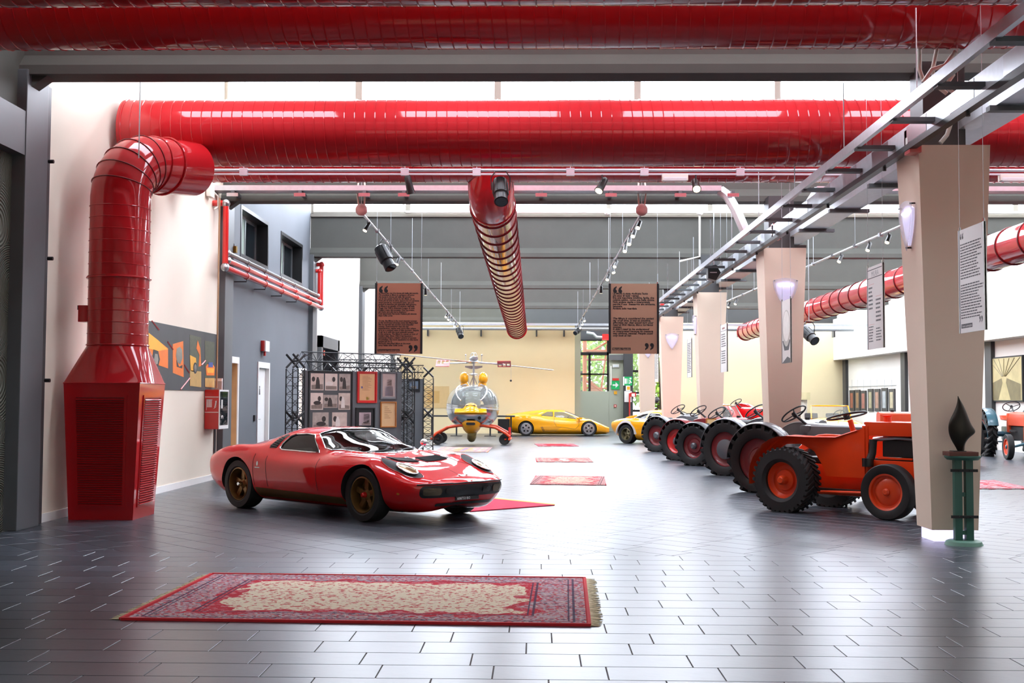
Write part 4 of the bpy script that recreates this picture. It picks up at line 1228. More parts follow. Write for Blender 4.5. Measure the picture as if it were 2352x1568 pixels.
# nose
gr = rounded_rect(-.66, .66, .315, .452, .06, 5)
g_ = decal(bv, 'front', gr, .006, .03).build('grille', M['black'], car, 60)
MB().tube(surf_line(bv, 'front', [(-.68, .46), (0, .472), (.68, .46)], .010, closed=False), .008, 6).build('grille_lip', M['black'], g_, 60)
for s in (-1, 1):
    decal(bv, 'front', rounded_rect(s * .52 - .11, s * .52 + .11, .345, .425, .035, 5), .014, .03).build('driving_lamp', mat('dim_lamp_glass', '6c6250', rough=.1, metal=.5, var=.3, vscale=20), g_, 60)
    decal(bv, 'front', rounded_rect(s * .29 - .07, s * .29 + .07, .35, .42, .03, 5), .014, .03).build('indicator_lamp', mat('smoked_lens', '2c2a28', rough=.08, var=.1), g_, 60)
lipo = decal(bv, 'front', rounded_rect(-.45, .45, .215, .25, .015, 3), .006, .03).build('lower_intake', M['black'], car, 60)
pl = MB().rbox(2.135, 2.147, -.19, .19, .268, .312, .004).build('number_plate', M['ink'], car, 0)
mt = Matrix.Translation((2.1485, -.165, .276)) @ Matrix(((0, 0, 1, 0), (1, 0, 0, 0), (0, 1, 0, 0), (0, 0, 0, 1)))
lettering('608732\u00b7BO', .04, M['whitepaint'], pl, mt, width=1.15)
em = decal(bv, 'top', ellipse(2.03, 0, .035, .028, 16), .005, .02).build('bonnet_badge', M['silver'], car)
for y in (-.05, .07): MB().sphere((2.06, y, .548), .012, 8, 6).build('washer_jet', M['chrome'], car)
fc = decal(bv, 'top', ellipse(1.28, .60, .05, .035, 18), .005, .02).build('fuel_flap', M['chrome'], car)
# wipers
for y0, y1, x0, x1 in ((.02, .50, .86, .70), (-.38, .10, .80, .83)):
    a = surf_line(bv, 'top', [(x0, y0), ((x0 + x1) / 2 - .02, (y0 + y1) / 2), (x1 - .02, y1)], .018, closed=False)
    MB().tube(a, .006, 5).build('wiper', M['black'], car)
# lower nose, floor pan, interior
MB().rbox(-1.6, 1.7, -.6, .6, .13, .17, .01).build('floor_pan', M['blackmatte'], car, 0)
inner = thing.__call__ if False else None
fl = MB().box(-.7, .62, -.66, .66, .26, .30).build('cabin_floor', M['leather'], car, 0)
for s in (-1, 1): seat(car, -.22, s * .32, .30, M['leather'])
MB().rbox(.42, .70, -.62, .62, .60, .72, .04).build('dashboard', M['leather'], car)
steering_wheel(car, (.26, .33, .74), (-.85, 0, .45), .17, M['black'], .012)
MB().box(-.78, -.74, -.6, .6, .3, .86).build('bulkhead', M['leather'], car, 0)
MB().rbox(.1, .14, -.1, .1, .96, 1.0, .01).build('rear_view_mirror', M['black'], car)
# rear deck louvres and tail
for i in range(6):
    x = -.82 - .13 * i
    decal(bv, 'top', [(x, -.36), (x, .36), (x - .085, .36), (x - .085, -.36)], .006).build('engine_louvre', M['black'], car, 60)
for s in (-1, 1):
    decal(bv, 'rear', rounded_rect(s * .48 - .15, s * .48 + .15, .54, .61, .02, 3), .006).build('tail_lamp', M['brightred'], car, 60)
decal(bv, 'rear', rounded_rect(-.3, .3, .50, .62, .02, 3), .006).build('rear_grille', M['black'], car, 60)
for ax in (1.25, -1.25):
    for s in (-1, 1):
        wheel(car, (ax, s * .73, .315), .315, .215 if ax > 0 else .235, .205, s, M['gold'], 'five', turn=(-.0 if ax > 0 else 0), hub_mat=M['chrome'] if ax < 0 else M['brightred'])

# ================================================================ the yellow wedge supercar by the end wall
wl_, wr_p = G(1208, 1001), G(1352, 1001)
sc_ = (wr_p.x - wl_.x) / 2.65
Ud = [(0, .14), (.86, .14), (.95, .22)]
dsec = [
    (2.20, [(0, .15), (.55, .15), (.60, .18), (.61, .25), (.60, .31), (.55, .345), (.4, .355), (.2, .36), (0, .36)]),
    (2.05, [(0, .13), (.72, .13), (.80, .18), (.82, .28), (.80, .38), (.72, .415), (.5, .425), (.25, .43), (0, .43)]),
    (1.7, [(0, .13), (.82, .13), (.92, .22), (.95, .36), (.93, .50), (.82, .57), (.55, .57), (.3, .565), (0, .565)]),
    (1.325, [(0, .13), (.86, .13), (.96, .24), (.98, .42), (.95, .60), (.82, .70), (.6, .70), (.3, .695), (0, .695)]),
    (1.05, Ud + [(.97, .42), (.94, .58), (.82, .69), (.66, .735), (.38, .79), (0, .80)]),
    (.75, Ud + [(.96, .42), (.93, .58), (.81, .70), (.63, .83), (.36, .90), (0, .915)]),
    (.45, Ud + [(.96, .42), (.93, .58), (.81, .72), (.60, .945), (.36, 1.01), (0, 1.025)]),
    (.2, Ud + [(.96, .42), (.93, .58), (.82, .735), (.57, 1.03), (.36, 1.08), (0, 1.09)]),
    (-.15, Ud + [(.96, .42), (.94, .60), (.83, .755), (.56, 1.05), (.36, 1.095), (0, 1.105)]),
    (-.5, Ud + [(.965, .44), (.96, .64), (.86, .785), (.57, 1.05), (.37, 1.095), (0, 1.105)]),
    (-.9, Ud + [(.98, .46), (.98, .70), (.90, .84), (.70, .955), (.40, 1.055), (0, 1.07)]),
    (-1.325, [(0, .15), (.88, .15), (.97, .26), (1.0, .50), (1.0, .74), (.93, .865), (.74, .925), (.42, 1.005), (0, 1.02)]),
    (-1.75, [(0, .20), (.88, .20), (.95, .32), (.98, .52), (.97, .74), (.91, .86), (.72, .905), (.42, .95), (0, .96)]),
    (-2.08, [(0, .28), (.84, .28), (.90, .36), (.93, .52), (.92, .74), (.87, .845), (.68, .88), (.4, .905), (0, .91)]),
    (-2.2, [(0, .40), (.80, .40), (.86, .46), (.88, .55), (.87, .72), (.81, .82), (.62, .86), (.4, .875), (0, .88)]),
]
cy = (wl_.y + wr_p.y) / 2 + .88 * sc_
dia = thing('sports_car', 'yellow wedge-shaped supercar parked side-on against the cream end wall', 'car', ((wl_.x + wr_p.x) / 2, cy, 0), 0, scale=sc_)
dw1 = [(-.13, 1.02), (.26, 1.005), (.52, .90), (1.0, .70), (.90, .695), (.5, .745), (-.13, .80)]
dw2 = [(-.19, 1.02), (-.43, 1.02), (-.70, .885), (-.66, .855), (-.19, .812)]
dws = [(1.16, 0), (1.12, .3), (1.0, .58), (.92, .60), (.34, .50), (.32, .3), (.31, 0), (.32, -.3), (.34, -.50), (.92, -.60), (1.0, -.58), (1.12, -.3)]
_, bv = car_body(dia, dsec, M['yellowpaint'], (1.325, -1.325), (.335, .31), [dw1, dw2], [dws], (-.75, .95, .55), mat('pale_car_glass', '5a6a60', rough=.03, spec=.8, alpha=.4, var=.02), nx=80, per=5, arch_in=.55)
for pj in ('side+', 'side-'):
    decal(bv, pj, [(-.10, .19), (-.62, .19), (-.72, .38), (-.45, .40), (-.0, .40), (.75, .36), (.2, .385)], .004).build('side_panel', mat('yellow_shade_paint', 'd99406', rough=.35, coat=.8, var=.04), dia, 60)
    it = decal(bv, pj, [(-.60, .20), (-.72, .38), (-.62, .39), (-.52, .22)], .006).build('side_intake', M['black'], dia, 60)
    for i in range(4):
        MB().tube(surf_line(bv, pj, [(-.70 + .03 * i, .36 - .04 * i), (-.60 + .03 * i, .355 - .04 * i)], .01, closed=False), .008, 5).build('intake_slat', M['yellowpaint'], it)
    MB().tube(surf_line(bv, pj, [(.92, .64), (.90, .45), (.75, .30), (-.05, .40), (-.14, .60), (-.14, .78)], .002, closed=False), .005, 4).build('door_gap', M['ink'], dia, 60)
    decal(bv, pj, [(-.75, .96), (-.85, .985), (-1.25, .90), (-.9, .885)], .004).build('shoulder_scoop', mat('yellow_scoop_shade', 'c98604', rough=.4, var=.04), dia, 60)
    decal(bv, pj, ellipse(1.75, .45, .02, .014, 10), .006).build('side_marker', M['brightred'], dia)
    sy_ = 1 if pj == 'side+' else -1
    MB().rbox(.80, 1.04, sy_ * .98 - .07, sy_ * .98 + .07, .70, .785, .02).build('door_mirror', M['yellowpaint'], dia)
    MB().tube([(.92, sy_ * .8, .70), (.92, sy_ * .93, .73)], .03, 6).build('mirror_stalk', M['black'], dia)
    decal(bv, pj, [(-2.02, .60), (-2.14, .60), (-2.14, .73), (-2.05, .73)], .006).build('tail_lamp', M['brightred'], dia, 60)
MB().rbox(-2.28, -1.85, -.86, .86, .26, .33, .02).build('rear_bumper', M['black'], dia)
MB().rbox(-.4, 2.0, -.7, .7, .1, .14, .01).build('floor_pan', M['blackmatte'], dia, 0)
for s in (-1, 1): seat(dia, -.05, s * .36, .25, M['leather'])
MB().rbox(.5, .8, -.6, .6, .52, .62, .04).build('dashboard', M['leather'], dia)
steering_wheel(dia, (.42, .36, .66), (-.85, 0, .45), .17, M['black'], .012)
for ax in (1.325, -1.325):
    for s in (-1, 1): wheel(dia, (ax, s * .84, .31), .31, .25, .225, s, M['silver'], 'holes', hub_mat=M['silver'])

# ================================================================ the yellow rally coupe half hidden by the tractors
uc = G(1440, 1018)
hd = Vector((math.cos(HEAD45), math.sin(HEAD45), 0)); ln = Vector((-hd.y, hd.x, 0))
uo = uc + ln * .74 + hd * 1.2
ur = thing('sports_car', 'yellow coupe with bare grey wheel arches and louvred rear quarter', 'car', (uo.x, uo.y, 0), HEAD45, scale=.97)
Uu = [(0, .18), (.74, .18), (.83, .28)]
usec = [
    (2.05, [(0, .30), (.6, .30), (.66, .34), (.68, .42), (.66, .5), (.6, .53), (.4, .54), (.2, .54), (0, .54)]),
    (1.6, [(0, .2), (.72, .2), (.8, .28), (.84, .45), (.82, .58), (.72, .65), (.5, .66), (.25, .665), (0, .67)]),
    (1.2, [(0, .18), (.74, .18), (.83, .28), (.87, .48), (.84, .63), (.74, .71), (.5, .73), (.25, .735), (0, .74)]),
    (.8, Uu + [(.87, .48), (.84, .66), (.76, .76), (.62, .80), (.3, .82), (0, .83)]),
    (.3, Uu + [(.87, .48), (.84, .68), (.77, .78), (.6, 1.0), (.34, 1.06), (0, 1.075)]),
    (0, Uu + [(.87, .48), (.85, .69), (.78, .79), (.57, 1.09), (.34, 1.135), (0, 1.15)]),
    (-.4, Uu + [(.87, .50), (.86, .71), (.79, .80), (.56, 1.08), (.34, 1.13), (0, 1.145)]),
    (-.9, Uu + [(.87, .52), (.86, .73), (.79, .815), (.6, .98), (.36, 1.04), (0, 1.055)]),
    (-1.3, Uu + [(.86, .54), (.86, .74), (.79, .82), (.64, .87), (.38, .92), (0, .93)]),
    (-1.7, [(0, .26), (.7, .26), (.78, .36), (.83, .55), (.82, .72), (.75, .78), (.6, .80), (.3, .82), (0, .82)]),
    (-1.95, [(0, .40), (.64, .40), (.70, .48), (.74, .58), (.73, .68), (.66, .73), (.5, .745), (.3, .75), (0, .75)]),
]
uw1 = [(.42, .80), (.10, 1.0), (-.32, 1.02), (-.38, .82)]
uw2 = [(-.44, .83), (-.38, 1.02), (-.62, .985), (-.95, .87)]
uws = [(.84, 0), (.78, .4), (.62, .58), (.18, .5), (.16, 0), (.18, -.5), (.62, -.58), (.78, -.4)]
_, bv = car_body(ur, usec, M['yellowpaint'], (1.2, -1.2), (.38, .32), [uw1, uw2], [uws], (-1.0, .6, .55), M['carglass'], nx=64, per=4, arch_in=.5)
for pj in ('side+', 'side-'):
    s = 1 if pj == 'side+' else -1
    for w_ in (uw1, uw2): MB().tube(surf_line(bv, pj, w_, .002), .011, 5, closed=True).build('window_trim', M['whitepaint'], ur, 60)
    for i in range(5):
        x = -1.0 - .075 * i
        MB().tube(surf_line(bv, pj, [(x, .85), (x + .10, .95 - .012 * i)], .012, closed=False), .018, 6).build('quarter_louvre', M['yellowpaint'], ur)
    for ax in (1.2, -1.2):
        b = MB(); n = 18
        inn = [Vector((ax + .385 * math.cos(PI * i / n), s * .80, .32 + .385 * math.sin(PI * i / n))) for i in range(n + 1)]
        out_ = [p + Vector((0, s * .1, 0)) for p in inn]; top = [Vector((ax + .46 * math.cos(PI * i / n), s * .86, .32 + .46 * math.sin(PI * i / n))) for i in range(n + 1)]
        b.grid([inn, out_, top]); b.build('wheel_arch_flare', mat('primer_grey', 'b9b4b0', rough=.6, var=.1), ur, 60)
    decal(bv, pj, ellipse(-.30, .70, .05, .03, 14), .006).build('door_handle', M['black'], ur)
    MB().tube(surf_line(bv, pj, [(.8, .5), (-.8, .5)], .003, closed=False), .006, 5).build('body_crease', M['yellowpaint'], ur)
decal(bv, 'rear', rounded_rect(-.66, .66, .5, .58, .02, 3), .006).build('tail_panel', M['black'], ur, 60)
for s in (-1, 1): seat(ur, -.15, s * .34, .3, M['leather'])
MB().rbox(-1.5, 1.6, -.6, .6, .14, .18, .01).build('floor_pan', M['blackmatte'], ur, 0)
for dx in (.05, -.5): MB().sphere((dx, -.1, 1.15), .06, 10, 6).build('roof_vent', M['blackmatte'], ur)
for ax in (1.2, -1.2):
    for s in (-1, 1): wheel(ur, (ax, s * .74, .315), .32, .28, .2, s, mat('tarnished_alloy', '8c8467', rough=.35, metal=.7, var=.2, vscale=20), 'five')
# ================================================================ tractors
def fender(parent, ax, s, r, w, m, a0=10, a1=200, y=0.0, t=.012, skirt=.0):
    b = MB(); n = 22
    outer = [Vector((ax[0] + r * math.cos(math.radians(a0 + (a1 - a0) * i / n)), 0, ax[1] + r * math.sin(math.radians(a0 + (a1 - a0) * i / n)))) for i in range(n + 1)]
    rows = []
    for yy, k in ((y - w / 2, -t), (y - w / 2, 0), (y - w * .3, .02), (y + w * .3, .02), (y + w / 2, 0), (y + w / 2, -t)):
        c = Vector((ax[0], 0, ax[1]))
        rows.append([c + (p - c) * (1 + k / r) + Vector((0, s * yy, 0)) for p in outer])
    b.grid(rows)
    # inner side plate
    b.add([Vector((ax[0], s * (y - w / 2), ax[1] + r * .2))] + [p + Vector((0, s * (y - w / 2), 0)) for p in outer], [(0, i + 1, i + 2) for i in range(n)])
    return b.build('mudguard', m, parent, 40)
def hood_loft(parent, x0, x1, yw, z0, z1, m, name='bonnet', nose=.06):
    rows = []
    for x, k in ((x0, 1.0), (x0 + .05, 1.0), ((x0 + x1) / 2, .98), (x1 - .12, .93), (x1 - .03, .88), (x1, .8)):
        h = z0 + (z1 - z0) * (.9 + .1 * k)
        half = [(yw * k, z0), (yw * k, z0 + (h - z0) * .55), (yw * k * .9, z0 + (h - z0) * .85), (yw * k * .55, h - .01), (0, h)]
        rows.append([Vector((x, y, z)) for y, z in half] + [Vector((x, -y, z)) for y, z in half[-2::-1]])
    b = MB(); b.grid(rows)
    n = len(rows[0])
    for R_ in (rows[0], rows[-1]): b.add(R_, [tuple(range(n))])
    return b.build(name, m, parent, 40)
def tractor(name, label, pos, rz, rr=.48, rim=.3, fr=.3, frim=.18, wb=1.55, hood=None, guard=None, rimm=None, hubm=None, body=None, track=.62, lugs=22, wheel_z=1.32, sw=True, s=1.0, hub=.12):
    t = thing(name, label, 'tractor', pos, rz, scale=s)
    hood = hood or M['tractorgrey']; guard = guard or M['tractorgrey']; body = body or M['tractorgrey']; rimm = rimm or M['crimson']
    rw_ = .26
    for sd in (-1, 1):
        wheel(t, (0, sd * track, rr), rr, rw_, rim, sd, rimm, 'tractor', hub=hub, lugs=lugs, hub_mat=hubm or M['tractorgrey'])
        wheel(t, (wb, sd * (track - .04), fr), fr, .14, frim, sd, rimm, 'disc', hub=.05, lugs=0, hub_mat=hubm or M['tractorgrey'])
        fender(t, (0, rr), sd, rr + .075, .26, guard, 20, 178, y=track - .02)
        MB().tube([(0, sd * .12, rr), (0, sd * (track - .1), rr)], .07, 10).build('axle_housing', body, t)
        MB().tube([(wb, sd * .06, fr + .1), (wb, sd * (track - .12), fr)], .035, 8).build('front_axle', body, t)
        MB().rbox(.3, .62, sd * .3 - .12, sd * .3 + .12, .38, .41, .01).build('footplate', body, t)
    MB().rbox(-.22, .55, -.15, .15, rr - .16, rr + .2, .04).build('gearbox', body, t)
    MB().rbox(.5, wb - .1, -.14, .14, rr - .12, rr + .22, .03).build('engine_block', M['engine'], t)
    for i in range(4): MB().cyl((.72 + .14 * i, -.15, rr + .1), (.72 + .14 * i, -.2, rr + .1), .03, n=10).build('engine_port', M['silver'], t)
    MB().rbox(.42, .62, -.2, .2, rr + .05, rr + .55, .05).build('dash_cowl', hood, t)
    hood_loft(t, .5, wb + .12, .2, rr + .24, rr + .58, hood)
    MB().rbox(wb - .05, wb + .1, -.17, .17, fr + .1, rr + .3, .03).build('radiator_grille', hood, t)
    MB().cyl((wb - .2, 0, rr + .57), (wb - .2, 0, rr + .62), .045, n=12).build('radiator_cap', M['black'], t)
    MB().tube([(.58, 0, rr + .45), (.25, 0, rr + .68)], .022, 8).build('steering_column', M['black'], t)
    steering_wheel(t, (.2, 0, rr + .72), (-.6, 0, .8), .21, M['black'], .013)
    # pan seat
    b = MB(); rows = []
    for i in range(7):
        a = i / 6
        rows.append([Vector((-.1 + .22 * a * math.cos(u), .22 * a * math.sin(u), rr + .34 + .10 * a * a * (1.4 if math.cos(u) < 0 else .3))) for u in [2 * PI * k / 20 for k in range(20)]])
    b.grid(rows, closed=True); b.build('seat', hood, t, 60)
    MB().tube([(-.1, 0, rr + .34), (-.02, 0, rr + .15)], .02, 6).build('seat_spring', M['black'], t)
    MB().tube([(.75, .19, rr + .2), (.85, .24, rr - .1), (.3, .26, rr - .25)], .025, 8).build('exhaust', M['engine'], t)
    return t
def trac_at(px, py, rr, track, s=1.0, rz=HEAD45):
    p = G(px, py); h = Vector((math.cos(rz), math.sin(rz), 0)); l = Vector((-h.y, h.x, 0))
    q = p + l * track * s
    return (q.x, q.y, 0)
tractor('vintage_tractor', 'grey tractor with large grey rear hub and crimson rim in the diagonal row', trac_at(1672, 1092, .5, .62), HEAD45, rr=.5, rim=.33, hub=.19, lugs=20)
tractor('vintage_tractor', 'long dark grey tractor with crimson rims directly behind the orange one', trac_at(1748, 1131, .5, .62), HEAD45, rr=.5, rim=.34, hub=.08, wb=1.9, lugs=20)
tractor('vintage_tractor', 'low dark tractor with small crimson rear wheels and black mudguard', trac_at(1598, 1069, .43, .5), HEAD45, track=.5, rr=.43, rim=.27, hub=.07, hood=M['engine'], guard=M['black'], lugs=18)
tractor('vintage_tractor', 'red tractor with bright red rear rim and grey hub in the diagonal row', trac_at(1559, 1057, .45, .5), HEAD45, track=.5, rr=.45, rim=.29, hub=.1, hood=M['crimson'], guard=M['crimson'], rimm=M['brightred'], lugs=20)
tractor('vintage_tractor', 'farthest grey tractor of the row beside the yellow rally coupe', trac_at(1513, 1037, .45, .6), HEAD45, rr=.45, rim=.28, hub=.1, lugs=20)
# second aisle
tractor('vintage_tractor', 'blue tractor with orange wheels, seat and bonnet in the second aisle', (12.35, 30.9, 0), math.radians(-96), rr=.58, rim=.38, fr=.31, frim=.2, wb=1.8, hood=M['orangerim'], guard=M['bluegreen'], rimm=M['orangerim'], hubm=M['bluegreen'], body=M['bluegreen'], track=.58, lugs=22, hub=.1)
tractor('vintage_tractor', 'orange and blue tractor with upright grille behind the orange vineyard tractor', (9.4, 27.2, 0), PI, rr=.6, rim=.38, fr=.36, frim=.22, wb=1.4, hood=M['orangerim'], guard=M['bluegreen'], rimm=M['orangerim'], body=M['bluegreen'], track=.7, lugs=20)
tractor('vintage_tractor', 'red tractor with glossy red bonnet beyond the third pillar', (6.5, 39.3, 0), HEAD45, rr=.62, rim=.4, fr=.36, frim=.22, wb=1.8, hood=M['carred'], guard=M['carred'], rimm=M['brightred'], body=M['engine'], track=.7, lugs=20)

# ---------------- the big orange tractor
rp, fp = G(1807, 1174), G(2040, 1194)
hd = (fp - rp).normalized(); rz = math.atan2(hd.y, hd.x); ln = Vector((-hd.y, hd.x, 0))
wbm = (fp - rp).length
tk = .55
o_ = rp + ln * tk
ot = thing('orange_tractor', 'bright orange vineyard tractor with sweeping side panels and open engine bay', 'tractor', (o_.x, o_.y, 0), rz)
rr, fr = .405, .335
for sd in (-1, 1):
    wheel(ot, (0, sd * tk, rr), rr, .3, .235, sd, M['orangerim'], 'tractor', hub=.06, lugs=34)
    wheel(ot, (wbm, sd * (tk - .02), fr), fr, .19, .215, sd, M['orangerim'], 'disc', hub=.045)
    # sweeping side panel that doubles as mudguard
    pan = []
    for i in range(9):
        a = math.radians(190 - 100 * i / 8); pan.append((.02 + .56 * math.cos(a), rr + .02 + .56 * math.sin(a) * .98))
    pan += [(.30, .965), (.62, .965), (.92, 1.06), (1.02, 1.10), (1.02, .47), (.47, .47), (.42, .60), (.30, .78), (.10, .87), (-.12, .86), (-.34, .74), (-.48, .50), (-.53, .33)]
    b = MB(); yy = sd * .36
    b.prism(pan, yy - .008, yy + .008, axis='y'); b.build('side_panel', M['orangepaint'], ot, 20)
    # mudguard top sheet following the sweep
    rows = [[Vector((x, sd * .36, z)) for x, z in pan[:12]], [Vector((x, sd * .62, z)) for x, z in pan[:9]] + [Vector((.30, sd * .50, .965)), Vector((.62, sd * .40, .965)), Vector((.92, sd * .37, 1.06))]]
    MB().grid(rows).build('mudguard', M['orangepaint'], ot, 40)
    MB().tube([Vector((x, sd * .37, z)) for x, z in pan[:12]], .012, 6).build('rolled_edge', M['orangepaint'], ot, 60)
    # engine bay frame
    MB().rbox(1.02, wbm + .42, sd * .34 - .01, sd * .34 + .01, 1.00, 1.15, .006).build('bonnet_side', M['orangepaint'], ot)
    MB().rbox(1.0, wbm + .46, sd * .34 - .012, sd * .34 + .012, .47, .70, .006).build('chassis_side', M['orangepaint'], ot)
    MB().rbox(wbm + .40, wbm + .46, sd * .34 - .012, sd * .34 + .012, .5, 1.12, .006).build('front_post', M['orangepaint'], ot)
    MB().rbox(.98, 1.06, sd * .345 - .012, sd * .345 + .012, .47, 1.12, .006).build('rear_post', M['orangepaint'], ot)
    MB().tube([(.3, sd * .34, .26), (wbm - .1, sd * .34, .30)], .02, 8).build('steering_rod', M['orangepaint'], ot)
    MB().tube([(0, sd * .1, rr), (0, sd * .45, rr)], .09, 12).build('axle_housing', M['orangepaint'], ot)
    MB().tube([(wbm, sd * .05, fr + .03), (wbm, sd * .45, fr)], .04, 8).build('front_axle', M['engine'], ot)
MB().rbox(1.0, wbm + .46, -.35, .35, 1.13, 1.17, .02).build('bonnet_top', M['orangepaint'], ot)
MB().rbox(wbm + .44, wbm + .50, -.34, .34, .45, 1.16, .02).build('radiator_grille', M['orangepaint'], ot)
for x, h in ((1.16, .07), (wbm + .28, .045)):
    MB().tube([(x, -.06, 1.16), (x, -.06, 1.16 + h), (x, -.06, 1.16 + h + .02)], [.05, .045, .07], 14).build('filler_cap', M['orangepaint'], ot)
MB().rbox(1.2, 1.62, -.26, .26, .74, .99, .02).build('radiator_core', M['blackmatte'], ot)
MB().rbox(1.18, 1.64, -.345, -.325, .715, .74, .004).build('core_bracket', M['orangepaint'], ot)
MB().rbox(1.05, wbm + .3, -.2, .2, .35, .72, .03).build('engine_block', M['engine'], ot)
MB().tube([(1.08, -.25, .95), (1.4, -.28, .98), (wbm + .2, -.26, .97)], .03, 8).build('fuel_pipe', M['silver'], ot, 60)
MB().tube([(1.1, -.3, .95), (1.09, -.31, .78), (1.08, -.36, .68)], .05, 10).build('exhaust_manifold', M['engine'], ot, 60)
MB().cyl((1.08, -.40, .62), (1.08, -.40, .72), .07, n=14).build('oil_filter', M['black'], ot)
MB().rbox(1.7, wbm + .38, -.3, -.27, .66, 1.0, .01).build('inner_panel', M['crimson'], ot)
MB().rbox(.12, 1.0, -.22, .22, .22, .62, .05).build('gearbox', M['orangepaint'], ot)
MB().tube([(.75, 0, .70), (.60, 0, 1.18)], .035, 10).build('steering_column', M['orangepaint'], ot)
steering_wheel(ot, (.55, 0, 1.235), (-.22, 0, .97), .25, M['black'], .014)
MB().rbox(.0, .3, -.2, .2, .62, .70, .03).build('seat', M['black'], ot)
MB().box(.2, .9, -.30, .30, .28, .31).build('footplate', M['engine'], ot, 0)
MB().rbox(-.3, -.2, -.1, .1, .3, .42, .02).build('drawbar', M['engine'], ot)

# ---------------- other cars glimpsed beyond the pillars
def roadster(label, pos, rz, paint, s=1.0, open_=True):
    t = thing('classic_car', label, 'car', pos, rz, scale=s)
    Uo = [(0, .2), (.66, .2), (.74, .3)]
    sec = [(2.0, [(0, .4), (.5, .4), (.56, .46), (.58, .55), (.56, .64), (.5, .68), (.3, .7), (.15, .7), (0, .7)]),
           (1.2, Uo + [(.78, .5), (.77, .68), (.68, .78), (.5, .83), (.25, .86), (0, .87)]),
           (.4, Uo + [(.78, .5), (.77, .7), (.7, .82), (.5, .88), (.25, .91), (0, .92)]),
           (-.5, Uo + [(.78, .5), (.77, .7), (.7, .82), (.5, .84), (.25, .84), (0, .84)]),
           (-1.3, Uo + [(.78, .5), (.77, .68), (.7, .80), (.5, .84), (.25, .85), (0, .85)]),
           (-2.0, [(0, .45), (.5, .45), (.56, .5), (.58, .58), (.56, .66), (.5, .7), (.3, .72), (.15, .72), (0, .72)])]
    _, bv_ = car_body(t, sec, paint, (1.25, -1.2), (.36, .31), [], [], None, M['carglass'], nx=40, per=3, arch_in=.5)
    decal(bv_, 'top', rounded_rect(-.75, .3, -.58, .58, .1, 4), .006, .06).build('cockpit', M['leather'], t, 60)
    wsg = [Vector((.42, y, .88 + .02 * (1 - abs(y)))) for y in np.linspace(-.6, .6, 9)]; top = [Vector((.18, y * .93, 1.27)) for y in np.linspace(-.6, .6, 9)]
    MB().grid([wsg, top]).build('windscreen', M['clearglass'], t, 60)
    MB().tube(wsg[:1] + top + wsg[-1:], .02, 8).build('windscreen_frame', paint if not open_ else M['chrome'], t)
    steering_wheel(t, (.1, .33, .98), (-.8, 0, .5), .19, M['black'])
    for sd in (-1, 1):
        seat(t, -.35, sd * .33, .55, M['leather'])
        for ax in (1.25, -1.2): wheel(t, (ax, sd * .68, .31), .31, .17, .19, sd, M['silver'], 'disc')
    MB().rbox(1.96, 2.06, -.7, .7, .42, .52, .03).build('bumper', M['chrome'], t)
    return t
roadster('red convertible with chrome windscreen behind the fourth pillar', (5.4, 34.77, 0), HEAD45, M['carred'])
roadster('small yellow car whose windscreen frame shows over the grey bonnet', tuple(D(1902, 1000, 36.0).xy) + (0,), -1.57, M['yellowpaint'], open_=False)

# ================================================================ helicopter
hg = G(1081, 1022)
hel = thing('helicopter', 'small silver bubble-cockpit helicopter with yellow intake nose and red landing arches', 'helicopter', (hg.x, hg.y + .6, 0))
S = 74.7
def hz(py): return 1.434 + (916 - py) / (2690 / (hg.y + .3))
def hx(px): return (px - 1081) / (2690 / (hg.y + .3))
# fuselage pod: lower aluminium hull, upper clear bubble
def pod(th, ph):   # th 0..pi from front to back, ph around
    a, b_, c_ = 1.25, .84, .70
    y = -a * math.cos(th); r = math.sin(th) ** .5
    cp, sp_ = math.cos(ph), math.sin(ph)
    px_ = math.copysign(abs(cp) ** .8, cp); pz_ = math.copysign(abs(sp_) ** .85, sp_)
    return Vector((b_ * r * px_, y + .55, 1.18 + (.72 if pz_ > 0 else .68) * r * pz_))
hull = MB(); cut = .10
rows = []
for i in range(1, 24):
    th = PI * i / 24
    rows.append([pod(th, PI + cut * -1 + (PI + 2 * cut) * k / 28) for k in range(29)])
hull.grid(rows); hull.add([pod(.001, 0)] + rows[0], [(0, k + 1, k + 2) for k in range(28)]); hull.build('hull', M['alu'], hel, 60)
bub = MB(); rows = []
for i in range(1, 18):
    th = PI * i / 24
    rows.append([pod(th, -cut + (PI + 2 * cut) * k / 28) for k in range(29)])
bub.grid(rows); bub.add([pod(.001, 0)] + rows[0], [(0, k + 1, k + 2) for k in range(28)]); bub.build('bubble_canopy', mat('bubble_perspex', 'c9d0cc', rough=.02, alpha=.28, var=.02, spec=.8), hel, 60)
# rear upper deck
rd = MB(); rows = []
for i in range(17, 24):
    th = PI * i / 24
    rows.append([pod(th, -cut + (PI + 2 * cut) * k / 28) for k in range(29)])
rd.grid(rows); rd.build('rear_deck', M['alu'], hel, 60)
# canopy frame
rim = [pod(PI * i / 24, -cut) * 1.0 for i in range(1, 20)]; rim2 = [Vector((-p.x, p.y, p.z)) for p in rim]
for pts in (rim, rim2): MB().tube(pts, .018, 6).build('canopy_sill', M['silver'], hel, 60)
for sx_ in (-1, 1):
    pts = [pod(PI * (.06 + .5 * k / 10), PI / 2 - sx_ * (.95 - .75 * k / 10)) for k in range(11)]
    MB().tube(pts, .03, 8).build('canopy_post', M['alu'], hel, 60)
MB().tube([pod(PI * 17 / 24, -cut + (PI + 2 * cut) * k / 28) for k in range(29)], .022, 6).build('canopy_hoop', M['silver'], hel, 60)
MB().rbox(-.23, .23, .45, .75, .8, 1.66, .04).build('instrument_column', mat('column_grey_green', '8d9488', rough=.5, var=.1), hel)
MB().rbox(-.5, .5, .95, 1.15, .75, 1.25, .06).build('seat', M['leather'], hel)
